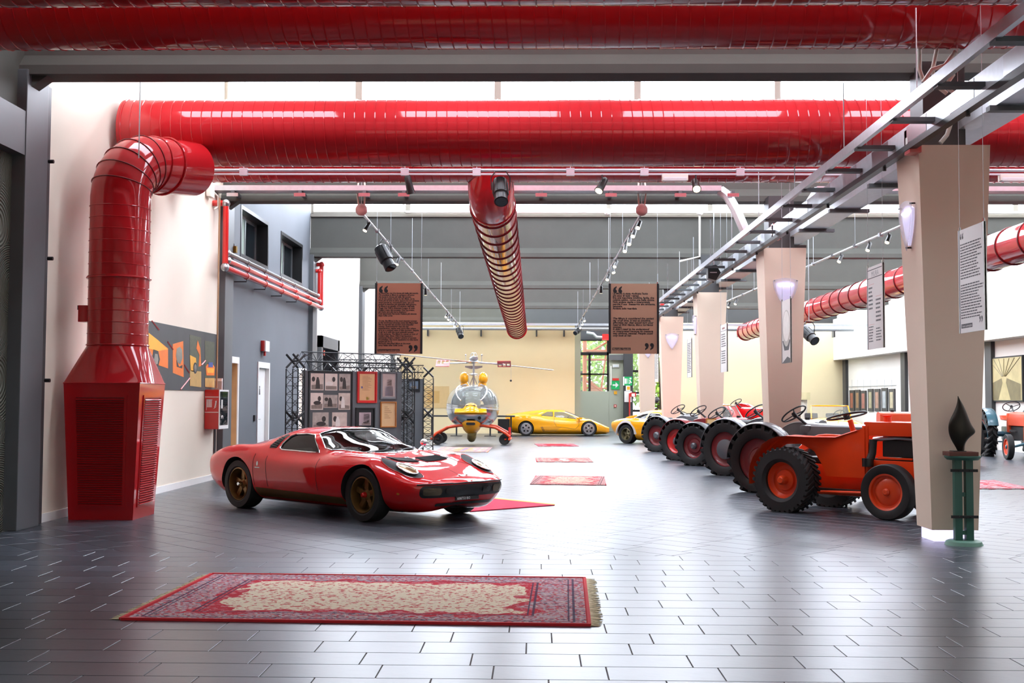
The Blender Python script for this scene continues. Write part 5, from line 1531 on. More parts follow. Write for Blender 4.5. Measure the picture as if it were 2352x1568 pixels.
MB().rbox(-.42, .42, .5, 1.2, 1.76, 1.83, .03).build('roof_panel', M['tractorgrey'], hel)
# yellow nose intake
ny = MB(); rows = []
for k in range(13):
    u = -1 + 2 * k / 12
    x = u * .50; bump = .12 * max(0, 1 - (u / .5) ** 2) ** .6
    yb_ = -.76 + .10 * abs(u) ** 2.2
    rows.append([Vector((x, yb_ - .02, .95)), Vector((x, yb_ - .12, 1.01)), Vector((x * .97, yb_ - .06, 1.12 + bump * .8)), Vector((x * .9, yb_ + .3, 1.17 + bump * 1.2))])
ny.grid(rows); ny.build('nose_intake', M['yellowpaint'], hel, 60)
MB().prism(rounded_rect(-.155, .155, 1.13, 1.235, .04, 4), -.80, -.62, axis='y').build('intake_mouth', M['blackmatte'], hel)
# yellow belly pod
bl = MB(); rows = []
for i, (z, w_, d_) in enumerate(((.72, .36, .50), (.66, .35, .52), (.55, .31, .48), (.42, .25, .38), (.33, .17, .25), (.29, .08, .12))):
    rows.append([Vector((w_ * math.cos(2 * PI * k / 24), -.15 + d_ * math.sin(2 * PI * k / 24), z + .04)) for k in range(24)])
bl.grid(rows, closed=True); bl.add(rows[-1], [tuple(range(24))]); bl.build('belly_pod', M['yellowpaint'], hel, 60)
MB().prism(rounded_rect(-.14, .14, .62, .70, .038, 5), -.70, -.58, axis='y').build('belly_slot', M['blackmatte'], hel)
hose = MB(); pts = [Vector((0, .0 + .05 * i, .42 - .045 * i)) for i in range(6)]
hose.tube([(.05, -.2, .42), (.02, -.25, .30), (0, -.2, .23), (0, -.05, .2)], .13, 18); hose.build('exhaust_hose', mat('olive_hose', '7a6a34', rough=.4, var=.15), hel, 60)
for k in range(4): ring((.02 - .005 * k, -.24 + .03 * k, .34 - .04 * k), (.1, .6, -1), .135, .012, 24).build('hose_rib', mat('olive_hose_rib', '5d5028', rough=.4, var=.1), hel)
MB().cyl((.27, -.3, .84), (.27, -.66, .84), .055, n=16).build('landing_lamp', M['engine'], hel)
# landing arches
for y_ in (-.35, 1.25):
    zt_, ex = (.52, 1.2)
    pts = [(-ex, y_, .26), (-ex + .12, y_, .36), (-.75, y_, .54), (-.35, y_, .6), (.35, y_, .6), (.75, y_, .54), (ex - .12, y_, .36), (ex, y_, .26)]
    MB().tube(pts, .045, 10).build('landing_arch', M['orangerim'], hel, 60)
for sd in (-1, 1):
    MB().tube([(sd * 1.2, -.8, .2), (sd * 1.2, 1.7, .14)], .04, 8).build('skid', M['orangerim'], hel)
    for y_ in (-.3, 1.3):
        wheel(hel, (sd * 1.04, y_, .17), .17, .1, .08, sd, M['engine'], 'disc')
        MB().tube([(sd * 1.04, y_, .17), (sd * 1.2, y_, .2)], .025, 8).build('wheel_axle', M['orangerim'], hel)
MB().cyl((1.2, -.3, .2), (1.2, -.3, .55), .04, n=10).build('jack_handle', M['brightred'], hel)
# engine pods, mast and rotor
for sd in (-1, 1):
    e = MB(); e.sphere((sd * .31, .9, 2.1), .155, 18, 12, (1, 1.6, 1.3)); e.build('engine_pod', M['yellowpaint'], hel, 60)
    MB().tube([(sd * .31, .9, 1.97), (sd * .27, .9, 1.80)], [.11, .16], 14).build('pod_neck', M['yellowpaint'], hel)
mast = MB(); mast.cyl((0, .9, 1.75), (0, .9, 2.62), .035, n=12)
for sd in (-1, 1): mast.tube([(sd * .16, .9, 1.76), (sd * .03, .9, 2.12)], .015, 6); mast.tube([(sd * .17, 1.0, 1.76), (sd * .17, .9, 2.18)], .012, 6)
mast.build('rotor_mast', M['silver'], hel)
MB().lathe([(.02, 2.18), (.15, 2.2), (.15, 2.23), (.02, 2.27)], 24, axis='z', center=(0, .9, 0)).build('swash_plate', M['silver'], hel)
MB().prism([(-.28, 2.45), (-.28, 2.50), (.28, 2.50), (.28, 2.45), (.1, 2.40), (-.1, 2.40)], .88, .92, axis='y').build('mast_yoke', M['silver'], hel)
hubm = MB(); hubm.lathe([(.02, 2.56), (.20, 2.58), (.24, 2.62), (.12, 2.68), (.15, 2.74), (.1, 2.80), (.02, 2.82)], 20, axis='z', center=(0, .9, 0))
hubm.tube([(-.12, .9, 2.8), (-.06, .9, 2.92), (.06, .9, 2.92), (.12, .9, 2.8)], .012, 6); hubm.tube([(0, .78, 2.8), (0, .86, 2.92), (0, 1.02, 2.8)], .012, 6)
for sd in (-1, 1): hubm.tube([(sd * .26, .9, 2.62), (sd * .26, .9, 2.84)], .01, 6); hubm.sphere((sd * .26, .9, 2.85), .03, 10, 6)
hubm.build('rotor_hub', M['silver'], hel)
def blade(a, L_, z0, z1, w0):
    d = Vector((math.cos(a), math.sin(a), 0)); n_ = Vector((-d.y, d.x, 0)); rows = []
    for i in range(9):
        s_ = i / 8; c = Vector((0, .9, z0 + (z1 - z0) * s_)) + d * (.25 + (L_ - .25) * s_); w_ = w0 * (.6 if i == 0 else 1)
        rows.append([c - n_ * w_ * .35, c + Vector((0, 0, .02)), c + n_ * w_ * .65, c - Vector((0, 0, .012))])
    b = MB(); b.grid(rows, closed=True); b.add(rows[0], [(0, 1, 2, 3)]); b.add(rows[-1], [(0, 1, 2, 3)])
    return b.build('rotor_blade', mat('blade_white', 'e4ddd8', rough=.4, var=.05), hel, 40)
def band(a, s0, s1, z0, z1, w0):
    d = Vector((math.cos(a), math.sin(a), 0)); n_ = Vector((-d.y, d.x, 0)); rows = []
    for s_ in (s0, s1):
        c = Vector((0, .9, z0 + (z1 - z0) * (s_ - .25) / 4.4)) + d * s_
        rows.append([c - n_ * w0 * .37, c + Vector((0, 0, .026)), c + n_ * w0 * .67, c - Vector((0, 0, .016))])
    b = MB(); b.grid(rows, closed=True); b.build('blade_band', M['brightred'], hel, 0)
aL, aR = math.radians(234), math.radians(54)
blade(aL, 4.4, 2.62, 2.78, .26); blade(aR, 4.4, 2.62, 2.46, .26)
band(aL, .3, 1.0, 2.62, 2.78, .26); band(aL, 4.2, 4.41, 2.62, 2.78, .26); band(aR, .3, .5, 2.62, 2.46, .26)
for sd in (-1, 1):
    MB().tube([(sd * .2, .9, 2.6), (sd * .95, .9 + sd * .25, 2.57)], .025, 8).build('stabiliser_bar', M['silver'], hel)
    fr_ = MB(); x0_, x1_ = (.62, 1.02)
    cx_, cy_ = sd * .98, .9 + sd * .25
    mt = Matrix.Translation((cx_, cy_, 2.57)) @ Matrix.Rotation(.45 if sd < 0 else -.35, 4, 'X')
    fr_.box(-.22, .22, -.25, -.05, -.008, .008, mt); fr_.box(-.22, .22, .2, .26, -.008, .008, mt)
    for k in range(4): fr_.box(-.22 + .133 * k, -.18 + .133 * k, -.05, .2, -.008, .008, mt)
    fr_.build('stabiliser_paddle', M['brightred'], hel, 0)
MB().tube([(1.2, 1.15, 2.5), (1.2, 1.15, 2.06)], .006, 5).build('tether_cord', M['cable'], hel)
MB().sphere((1.2, 1.15, 2.03), .035, 10, 8).build('tether_weight', M['black'], hel)
# tail boom
MB().tube([(0, 1.6, 1.3), (0, 4.6, 1.6)], [.2, .09], 12).build('tail_boom', M['alu'], hel)
# ================================================================ rugs
def rug_material(name, c_field, c_border, c_accent, c_dark, scale=9.0, band=.17, medallion=False):
    m = bpy.data.materials.new(name); m.use_nodes = True
    nt = m.node_tree; N, L = nt.nodes, nt.links; b = N['Principled BSDF']; b.inputs['Roughness'].default_value = .95
    b.inputs['Specular IOR Level'].default_value = .1
    tc = N.new('ShaderNodeTexCoord'); sep = N.new('ShaderNodeSeparateXYZ'); L.new(tc.outputs['Generated'], sep.inputs[0])
    def math_(op, a, b_=None, c=None):
        n = N.new('ShaderNodeMath'); n.operation = op
        for i, v in enumerate((a, b_, c)):
            if v is None: continue
            if isinstance(v, (int, float)): n.inputs[i].default_value = v
            else: L.new(v, n.inputs[i])
        return n.outputs[0]
    def mix(f, a, b_):
        n = N.new('ShaderNodeMix'); n.data_type = 'RGBA'
        if isinstance(f, (int, float)): n.inputs[0].default_value = f
        else: L.new(f, n.inputs[0])
        for i, v in ((6, a), (7, b_)):
            if isinstance(v, tuple): n.inputs[i].default_value = (*v, 1)
            else: L.new(v, n.inputs[i])
        return n.outputs[2]
    return m, N, L, tc, sep, math_, mix, b
def persian(name, cols, lx, ly, field=.42, motif=16.0):
    """border bands and dense floral motifs; lx, ly rug size in metres"""
    m, N, L, tc, sep, F_, mix, b = rug_material(name, *cols[:4])
    field_c, border_c, accent_c, dark_c = [lin(c) for c in cols[:4]]
    x = F_('MULTIPLY', F_('SUBTRACT', .5, F_('ABSOLUTE', F_('SUBTRACT', sep.outputs[0], .5))), lx)
    y = F_('MULTIPLY', F_('SUBTRACT', .5, F_('ABSOLUTE', F_('SUBTRACT', sep.outputs[1], .5))), ly)
    d = F_('MINIMUM', F_('MULTIPLY', x, .72), y)
    vo = N.new('ShaderNodeTexVoronoi'); vo.inputs['Scale'].default_value = motif; L.new(tc.outputs['Object'], vo.inputs['Vector'])
    vo2 = N.new('ShaderNodeTexVoronoi'); vo2.inputs['Scale'].default_value = motif * 2.3; L.new(tc.outputs['Object'], vo2.inputs['Vector'])
    nz = N.new('ShaderNodeTexNoise'); nz.inputs['Scale'].default_value = motif * 2.6; nz.inputs['Detail'].default_value = 4; L.new(tc.outputs['Object'], nz.inputs['Vector'])
    wv = N.new('ShaderNodeTexNoise'); wv.inputs['Scale'].default_value = 3.2; L.new(tc.outputs['Object'], wv.inputs['Vector'])
    petals = F_('GREATER_THAN', F_('SINE', F_('MULTIPLY', vo.outputs['Distance'], motif * 1.6)), .35)
    dots = F_('LESS_THAN', vo2.outputs['Distance'], .26)
    specks = F_('GREATER_THAN', nz.outputs['Fac'], .56)
    # field: cream with red specks, dark flecks
    fcol = mix(F_('MULTIPLY', specks, .8), field_c, border_c)
    fcol = mix(F_('MULTIPLY', dots, .45), fcol, accent_c)
    # border: rose-grey ground with red petals, pale buds and navy outlines
    ground = mix(.55, accent_c, lin('9c98a0'))
    bcol = mix(F_('MULTIPLY', petals, .75), ground, border_c)
    bcol = mix(F_('MULTIPLY', dots, .6), bcol, field_c)
    outl = F_('LESS_THAN', F_('ABSOLUTE', F_('SUBTRACT', F_('SINE', F_('MULTIPLY', vo.outputs['Distance'], motif * 1.6)), .35)), .16)
    bcol = mix(F_('MULTIPLY', outl, .7), bcol, dark_c)
    bcol = mix(F_('MULTIPLY', F_('GREATER_THAN', nz.outputs['Fac'], .6), .7), bcol, dark_c)
    # wavy inner edge of the border
    edge = F_('ADD', d, F_('MULTIPLY', F_('SUBTRACT', wv.outputs['Fac'], .5), .5))
    inner = F_('GREATER_THAN', edge, field)
    red_zone = F_('GREATER_THAN', edge, field - .09)
    col = mix(red_zone, bcol, mix(F_('MULTIPLY', specks, .5), lin(cols[1]), accent_c))
    col = mix(inner, col, fcol)
    for dist, w_ in ((.075, .006), (.10, .004), (.27, .006), (.295, .004)):
        if dist < field: col = mix(F_('MULTIPLY', F_('LESS_THAN', F_('ABSOLUTE', F_('SUBTRACT', d, dist)), w_), .85), col, dark_c)
    col = mix(F_('LESS_THAN', d, .018), col, lin(cols[4] if len(cols) > 4 else cols[1]))
    L.new(col, b.inputs['Base Color'])
    bp = N.new('ShaderNodeBump'); bp.inputs['Strength'].default_value = .4; bp.inputs['Distance'].default_value = .004
    nb = N.new('ShaderNodeTexNoise'); nb.inputs['Scale'].default_value = 260; L.new(tc.outputs['Object'], nb.inputs['Vector'])
    L.new(nb.outputs['Fac'], bp.inputs['Height']); L.new(bp.outputs['Normal'], b.inputs['Normal'])
    return m
def rug(name, label, corners, m, th=.012, fringe=False, nx=24, ny=12, wav=.0):
    """corners: far-left, far-right, near-right, near-left floor points; built as a real rectangle fitted to them"""
    fl, frr, nr, nl = [Vector((p.x, p.y, 0)) for p in corners]
    c = (fl + frr + nr + nl) / 4
    ux = ((frr - fl) + (nr - nl)) / 2; uy = ((fl - nl) + (frr - nr)) / 2
    lx, ly = ux.length, uy.length
    rz_ = math.atan2(ux.y, ux.x)
    t = thing(name, label, 'rug', (c.x, c.y, 0), rz_)
    skew = uy.dot(ux.normalized()) / ly if not fringe else 0
    q = MB(); top = []
    rnd = random.Random(5)
    for j in range(ny + 1):
        row = []
        for i in range(nx + 1):
            x_, y_ = (i / nx - .5) * lx, (j / ny - .5) * ly
            e = wav * math.sin(i * .9 + j * .5) * (1 if j in (0, ny) else .3)
            row.append(Vector((x_ + skew * y_ * .5, y_ + e, th)))
        top.append(row)
    q.grid(top)
    bot = [[Vector((p.x, p.y, .001)) for p in R_] for R_ in (top[0], top[-1])]
    q.grid([top[0], bot[0]]); q.grid([top[-1], bot[1]])
    q.grid([[R_[0] for R_ in top], [Vector((R_[0].x, R_[0].y, .001)) for R_ in top]]); q.grid([[R_[-1] for R_ in top], [Vector((R_[-1].x, R_[-1].y, .001)) for R_ in top]])
    q.build('pile', m, t, 0)
    if fringe:
        for sd in (-1, 1):
            f = MB(); n = 170
            for k in range(n):
                y_ = (k / n - .5) * ly + rnd.uniform(-.004, .004); L_ = rnd.uniform(.05, .09)
                a = rnd.uniform(-.35, .35); w_ = .0045
                x0_ = sd * lx / 2
                x1_, y1_ = x0_ + sd * L_ * math.cos(a), y_ + L_ * math.sin(a)
                f.add([(x0_, y_ - w_, .010), (x0_, y_ + w_, .010), (x1_, y1_ + w_, .004), (x1_, y1_ - w_, .004), (x0_, y_, .002), (x1_, y1_, .001)], [(0, 1, 2, 3), (0, 3, 5, 4), (1, 4, 5, 2)])
            fo = f.build('fringe', M['fringe'], t, 0); fo['kind'] = 'stuff'
            MB().box(sd * lx / 2 - .018, sd * lx / 2 + .004, -ly / 2, ly / 2, .002, .016).build('red_binding', mat('rug_red_binding', 'c2202a', rough=.9, var=.1), t, 0)
        for sd in (-1, 1):
            MB().box(-lx / 2, lx / 2, sd * ly / 2 - .012, sd * ly / 2 + .012, .001, .018).build('red_binding', mat('rug_red_binding', 'c2202a', rough=.9, var=.1), t, 0)
    return t, lx, ly
c4 = [G(473, 1320), G(1336, 1330), G(1368, 1438), G(297, 1424)]
lx = ((c4[1] - c4[0]).length + (c4[2] - c4[3]).length) / 2; ly = ((c4[0] - c4[3]).length + (c4[1] - c4[2]).length) / 2
rug('persian_rug', 'large fringed red and cream patterned rug lying in the open foreground', c4, persian('persian_pile', ('d9cdb4', 'b8303e', 'c79aa0', '3a3850', 'b3202c'), lx, ly, field=.36, motif=11), fringe=True)
def simple_rug(label, px, cols, field, wav=.02, motif=9):
    c4 = [G(*p) for p in px]
    lx = (c4[1] - c4[0]).length; ly = (c4[0] - c4[3]).length
    return rug('runner_rug', label, c4, persian('rug_' + cols[1] + str(len(label)), cols, lx, ly, field=field, motif=motif), wav=wav)
simple_rug('worn pink and cream patterned rug, first of the three on the aisle floor', [(1222, 1093), (1384, 1095), (1398, 1115), (1226, 1113)], ('d8b4a0', 'b9505a', 'd9a28c', '6a4a50', 'b03848'), .25, motif=12)
simple_rug('red rug with striped ends and grey medallion, second of three on the aisle', [(1230, 1052), (1354, 1052), (1361, 1062), (1232, 1061)], ('c9b6b0', 'c23a40', 'd78a54', '7a5560', 'b22c34'), .4, motif=7)
simple_rug('small plain deep red rug, farthest of three on the aisle floor', [(1232, 1019.5), (1320, 1019.5), (1326, 1025), (1232, 1025)], ('c41c2c', 'b8182a', 'd05058', '8a1420', 'a81424'), .3, motif=6)
simple_rug('orange and blue medallion rug before the helicopter', [(1010, 1027), (1130, 1028), (1121, 1038.5), (1002, 1038)], ('5a6a90', 'd08a58', 'd8a078', '46507a', 'c8703c'), .5, motif=4)
simple_rug('faded red rug lying on the floor of the second aisle', [(2200, 1104), (2290, 1104), (2372, 1123), (2215, 1123)], ('d89a98', 'c24450', 'd9a6a6', '9a5a68', 'c23a44'), .3, motif=6)
# red rug with a yellow edge behind the red coupe
c4 = [G(1040, 1140), G(1110, 1143), G(1275, 1160), G(1085, 1175)]
pr = thing('runner_rug', 'bright crimson rug with yellow edge behind the red coupe', 'rug', (0, 0, 0))
A, B_, C_, D_ = G(1128, 1146), G(1274, 1161), G(1080, 1175.5), G(1010, 1150)
MB().prism([(p.x, p.y) for p in (A, B_, C_, D_)], .001, .013, axis='z').build('pile', mat('crimson_pile', 'c41440', rough=.95, var=.2, vscale=30, bump=.3, bscale=200), pr, 0)
e = (B_ - A).normalized(); n_ = Vector((-e.y, e.x, 0))
MB().prism([(p.x, p.y) for p in (A, B_, B_ + n_ * .10 - e * .1, A + n_ * .10)], .001, .012, axis='z').build('yellow_edge', mat('ochre_edge', 'e0b050', rough=.95, var=.1), pr, 0)

# ================================================================ hanging banners
def banner(label, origin, xdir, w, h, face, side_w, texts, hang_z, name='hanging_banner', side_m=None):
    """origin: bottom-left corner of the printed face; xdir: unit vector left to right on the print"""
    xd = Vector(xdir).normalized(); up = Vector((0, 0, 1)); nn = xd.cross(up)          # toward the reader
    t = thing(name, label, 'banner', origin)
    R_ = Matrix((( xd.x, up.x, nn.x, 0), (xd.y, up.y, nn.y, 0), (xd.z, up.z, nn.z, 0), (0, 0, 0, 1)))
    MB().box(0, w, 0, h, -.012, 0, R_).build('panel', face, t, 0)
    if side_w:
        for a in (0, w - side_w):
            MB().box(a, a + side_w, 0, h, -.02, .008, R_).build('side_rail', side_m or M['ink'], t, 0)
    for a in (side_w * .5 + .01, w - side_w * .5 - .01):
        MB().cyl(R_ @ Vector((a, h, -.005)), R_ @ Vector((a, h + .03, -.005)), .012, n=8).build('clip', M['chrome'], t)
        MB().cyl(R_ @ Vector((a, h + .02, -.005)), R_ @ Vector((a, hang_z - origin[2], -.005)), .0025, n=5).build('hanging_wire', M['galv'], t)
    for kind, *a in texts:
        if kind == 'text':
            body, x, y, size, m, kw = a
            fitw = kw.pop('fit', None)
            me = text_mesh(body, size, **kw)
            if fitw:
                k = fit_width(me, fitw); me.transform(Matrix.Diagonal((min(k, 1.25), 1, 1, 1)))
            me.transform(R_ @ Matrix.Translation((x, y, .0015))); me.materials.clear()
            link('lettering', me, m, t)['kind'] = 'stuff'
        elif kind == 'lines':        # print too small to read in the photo: word-length ink strokes
            x, y, wd, n_, lh_, m = a; rl_ = random.Random(int(x * 1000 + y * 77 + n_)); q_ = MB()
            for k in range(n_):
                xx = x; end = x + wd * rl_.uniform(.72, 1.0)
                while xx < end - .01:
                    l_ = min(rl_.uniform(.02, .07), end - xx)
                    q_.box(xx, xx + l_, y - lh_ * k - lh_ * .42, y - lh_ * k, 0, .0012, R_); xx += l_ + .011
            q_.build('small_print', m, t, 0)['kind'] = 'stuff'
        elif kind == 'box':
            x0, x1, y0, y1, m = a
            MB().box(x0, x1, y0, y1, 0, .001, R_).build('printed_block', m, t, 0)
        elif kind == 'poly':
            pts, m, z = a
            MB().prism(pts, 0, z, axis='z', mtx=R_).build('printed_shape', m, t, 0)
    return t
brown = mat('brown_banner_print', 'b3745c', rough=.5, var=.04, vscale=3)
tan = mat('tan_banner_print', 'b08a72', rough=.5, var=.04, vscale=3)
IT1 = "La Miura per me \u00e8 la donna pi\u00f9 bella del mondo.\nChi possiede la Miura lo paragono all'uomo\nche sposa la donna pi\u00f9 bella del mondo.\nLui sa che questa donna ha dei difetti, ne ha\nforse pi\u00f9 di tutte le altre, eppure lui \u00e8 in perenne\nestasi perch\u00e9 sa, nonostante tutto, che pu\u00f2\ngodersi la femmina pi\u00f9 splendida dell'universo.\nLa Miura \u00e8 un gioiello, \u00e8 il simbolo dell'Italia\nd'oggi. Dal 1966 \u00e8 diventata il sogno di tutti,\nil segno rosso del successo. Non ha prezzo,\npi\u00f9 costa cara pi\u00f9 me la chiedono.\u201d\nCos\u00ec descriveva Ferruccio l'italiana pi\u00f9 sinuosa\ndopo Sofia Loren"
EN1 = "To me, the Miura is the most stunning woman\nin the world and whoever owns the Miura feels\nlike he married the world's most beautiful\nwoman. Acknowledging that she has\nimperfections, maybe even more than others,\nhe is in a constant state of bliss knowing, despite\n it all, he is with the most splendid woman\nin the universe. The Miura is a jewel, an icon of\nmodern Italy. Since 1966 it has become a\ncommunal dream, a blazing symbol of success.\nIt's priceless, the more expensive it is the more\npeople ask for it.\nFerruccio described Miura as the most\ncurvy Italian after Sofia Loren."
IT2 = "La Miura \u00e8 stata giudicata l'auto\npi\u00f9 sexy di tutti i tempi.\nEra una macchina intuitiva, facile, che\ncolpiva subito, come una bella donna.\nNon andava capita o interpretata\nperch\u00e9 il suo  messaggio era evidente,\nsensuale.\nAndava solo guardata"
EN2 = "The Miura is considered the sexiest\ncar of all time. It was an intuitive,\neffortless car, that would turn your\nhead at first glance, like a gorgeous\nwoman.\nIt didn't need to be understood\nor interpreted because its message\nwas obvious, sensual. People could\nonly look at her."
YBN = 24.5
o1 = D(860, 812, YBN); o1b = D(970, 813, YBN); top1 = D(863, 650, YBN)
w1, h1 = o1b.x - o1.x, top1.z - o1.z
def yrow(f): return h1 * (1 - f)
sw_ = .045
K = 1.0 / 1568 * 1.0
inkd = M['ink']
lh = .0445 * h1 / 1.474
banner('brown quote banner left of the ringed duct, dense bilingual text', tuple(o1), (1, 0, 0), w1, h1, brown, sw_, [
    ('text', '\u201c', .07, h1 * .955 - .35, .5, inkd, dict(offset=.01)),
    ('text', IT1, .075, h1 * .848, .046, inkd, dict(space_line=.86, offset=.002, fit=w1 - .15)),
    ('text', EN1, .075, h1 * .455, .046, inkd, dict(space_line=.86, shear=.25, offset=.002, fit=w1 - .15)),
    ('box', .065, .53, .05, .095, inkd),
    ('text', 'Ferruccio Lamborghini', .075, .058, .04, brown, dict(offset=.0006, fit=.44)),
    ('text', '\u201d', w1 - .30, .18 - .35, .5, inkd, dict(offset=.01)),
], 7.0)
o2 = D(1398, 812, YBN); o2b = D(1514, 812, YBN)
w2, h2 = o2b.x - o2.x, D(1401, 651, YBN).z - o2.z
banner('tan quote banner right of the ringed duct with larger text', tuple(o2), (1, 0, 0), w2, h2, tan, sw_, [
    ('text', '\u201c', .08, h2 * .955 - .35, .5, inkd, dict(offset=.01)),
    ('text', IT2, .085, h2 * .845, .056, inkd, dict(space_line=.80, offset=.0022, fit=w2 - .16)),
    ('text', EN2, .085, h2 * .49, .056, inkd, dict(space_line=.80, shear=.25, offset=.0022, fit=w2 - .19)),
    ('box', .075, .46, .075, .125, inkd),
    ('text', 'Marcello Gandini', .085, .085, .044, tan, dict(offset=.0008, fit=.36)),
    ('text', '\u201d', w2 - .31, .22 - .35, .5, inkd, dict(offset=.01)),
], 7.0)
wb_ = mat('white_banner_print', 'dcd9d6', rough=.5, var=.03, vscale=3)
greyink = mat('grey_ink', '4a4a4c', rough=.6, var=.05)
# white banners hang lengthwise along the pillar row, readable from the aisle (facing -x)
def ybanner(label, x, y_far, y_near, z0, z1, texts): return banner(label, (x, y_far, z0), (0, -1, 0), y_far - y_near, z1 - z0, wb_, .012, texts, ZB1 + .05 + (ZT - ZB1) * (((y_far + y_near) / 2 - FR[0]) % 8.2) / 8.2, side_m=M['silver'])
ybanner('tall white quote banner hanging at the sculpture pillar', 4.07, 11.32, 10.68, 2.08, 3.07, [
    ('text', '\u201c', .03, .80, .22, greyink, dict(offset=.003)),
    ('lines', .04, .85, .56, 13, .027, greyink),
    ('lines', .04, .46, .56, 13, .026, greyink),
    ('box', .04, .32, .045, .085, greyink),
    ('text', 'Tonino Lamborghini', .05, .055, .03, wb_, dict(fit=.26)),
    ('text', '\u201d', .49, -.02, .22, greyink, dict(offset=.003)),
])
ybanner('white technical banner headed with the model name in outline letters', 4.1, 14.55, 13.9, 2.06, 3.07, [
    ('box', .02, .62, .965, .975, greyink), ('box', .02, .62, .865, .875, greyink),
    ('text', 'MIURA', .17, .885, .09, mat('pale_grey_ink', '8c8c90', rough=.6, var=.05), dict(fit=.30)),
    ('lines', .05, .76, .2, 6, .05, greyink), ('lines', .05, .28, .2, 6, .035, greyink), ('lines', .35, .60, .22, 6, .05, greyink), ('lines', .35, .25, .22, 5, .035, greyink),
    ('box', .05, .28, .79, .793, M['brightred']), ('box', .35, .58, .63, .633, M['brightred']), ('box', .05, .28, .30, .303, M['brightred']),
])
t_ = ybanner('white banner printed with a round headlamp picture beside the second pillar', 3.95, 18.9, 18.25, 2.02, 3.02, [
    ('poly', ellipse(.33, .55, .29, .29, 28), mat('headlamp_print', 'b9b6ae', rough=.5, var=.4, vscale=9), .001),
    ('poly', ellipse(.33, .58, .24, .24, 28), mat('headlamp_print_light', 'e6e4de', rough=.5, var=.2, vscale=7), .0016),
    ('poly', [(.04, .36), (.62, .36), (.5, .2), (.18, .2)], greyink, .0005), ('poly', [(.0, .0), (.64, .0), (.64, .06), (.4, .1)], greyink, .001),
])
ybanner('white timeline banner with red dots near the third pillar', 4.02, 25.6, 24.75, 2.03, 3.05, [
    ('lines', .2, .96, .45, 1, .09, M['crimson']), ('box', .0, .85, .88, .89, greyink), ('lines', .1, .82, .6, 6, .05, greyink), ('lines', .1, .46, .6, 6, .05, greyink),
    ('poly', ellipse(.06, .82, .015, .015, 10), M['brightred'], .001), ('poly', ellipse(.06, .47, .015, .015, 10), M['brightred'], .001)])
ybanner('white text banner seen edge-on between the third and fourth pillars', 4.1, 31.9, 31.0, 2.03, 3.05, [('lines', .08, .92, .7, 18, .045, greyink)])
ybanner('white text banner hanging past the fourth pillar', 4.1, 40.6, 39.4, 2.03, 3.3, [('lines', .08, 1.15, 1.0, 22, .048, greyink)])

# ================================================================ sculpture on its stand
sp0 = G(2212, 1250)
st = thing('display_stand', 'green metal stand of two posts with cross bars and round plates', 'stand', (sp0.x, sp0.y - .02, 0))
zt_ = 1.434 - (1040 - 916) * sp0.y / 2690
MB().lathe([(.02, 0), (.185, 0), (.17, .035), (.15, .045), (.02, .045)], 32, axis='z').build('base_plate', mat('pale_green_metal', '5f8878', rough=.5, var=.12), st)
MB().lathe([(.02, zt_ - .04), (.15, zt_ - .04), (.175, zt_ - .015), (.175, zt_), (.02, zt_)], 32, axis='z').build('top_plate', M['greenmetal'], st)
for sd in (-1, 1):
    MB().rbox(sd * .055 - .037, sd * .055 + .037, -.035, .035, .045, zt_ - .04, .006).build('post', M['greenmetal'], st)
for z in (.28, .74):
    MB().box(-.135, .135, -.045, -.036, z - .014, z + .014).build('cross_bar', M['ink'], st, 0)
for z in (.12, .50):
    MB().box(-.03, .03, -.02, .02, z - .02, z + .02).build('spacer', M['greenmetal'], st, 0)
for sd in (-1, 1):
    for z in (.28, .74): MB().sphere((sd * .055, -.047, z), .008, 8, 6).build('bolt', M['black'], st)
sc = thing('flame_sculpture', 'dark bronze flame-shaped sculpture on a brown wooden base', 'sculpture', (sp0.x - .02, sp0.y - .02, zt_))
MB().rbox(-.145, .145, -.1, .1, 0, .042, .004).build('wooden_base', M['darkwood'], sc)
MB().rbox(-.09, .04, -.06, .06, .042, .05, .003).build('plinth', M['black'], sc)
sk = (sp0.y - .02) / 2690
def SP(px, py, y): return Vector(((px - 2210) * sk, y, 1.434 - (py - 916) * sk - zt_))
left = [(2206, 905), (2204, 918), (2198, 932), (2188, 948), (2179, 962), (2177, 980), (2180, 996), (2190, 1012), (2200, 1026), (2202, 1032)]
midl = [(2206, 905), (2210, 922), (2212, 940), (2212, 958), (2210, 976), (2212, 990), (2214, 1002), (2214, 1014), (2213, 1024), (2212, 1032)]
right = [(2206, 905), (2216, 918), (2226, 936), (2234, 956), (2244, 974), (2257, 986), (2236, 996), (2224, 1008), (2221, 1020), (2222, 1032)]
rows = []
for i in range(10):
    a, b_, c_ = left[i], midl[i], right[i]; s_ = math.sin(PI * (i + .6) / 10)
    rows.append([SP(*a, 0), SP((a[0] + b_[0]) / 2, (a[1] + b_[1]) / 2, -.055 * s_), SP(*b_, -.075 * s_), SP((c_[0] + b_[0]) / 2, (c_[1] + b_[1]) / 2, -.05 * s_ + .01 * i / 9), SP(*c_, .01),
                 SP((c_[0] + b_[0]) / 2, (c_[1] + b_[1]) / 2, .05 * s_), SP(*b_, .06 * s_), SP((a[0] + b_[0]) / 2, (a[1] + b_[1]) / 2, .05 * s_)])
fl_ = MB(); fl_.grid(rows, closed=True); fl_.add(rows[-1], [tuple(range(8))])
fo = fl_.build('bronze_flame', M['bronze'], sc, 180)
md = fo.modifiers.new('smooth', 'SUBSURF'); md.levels = 2; md.render_levels = 2

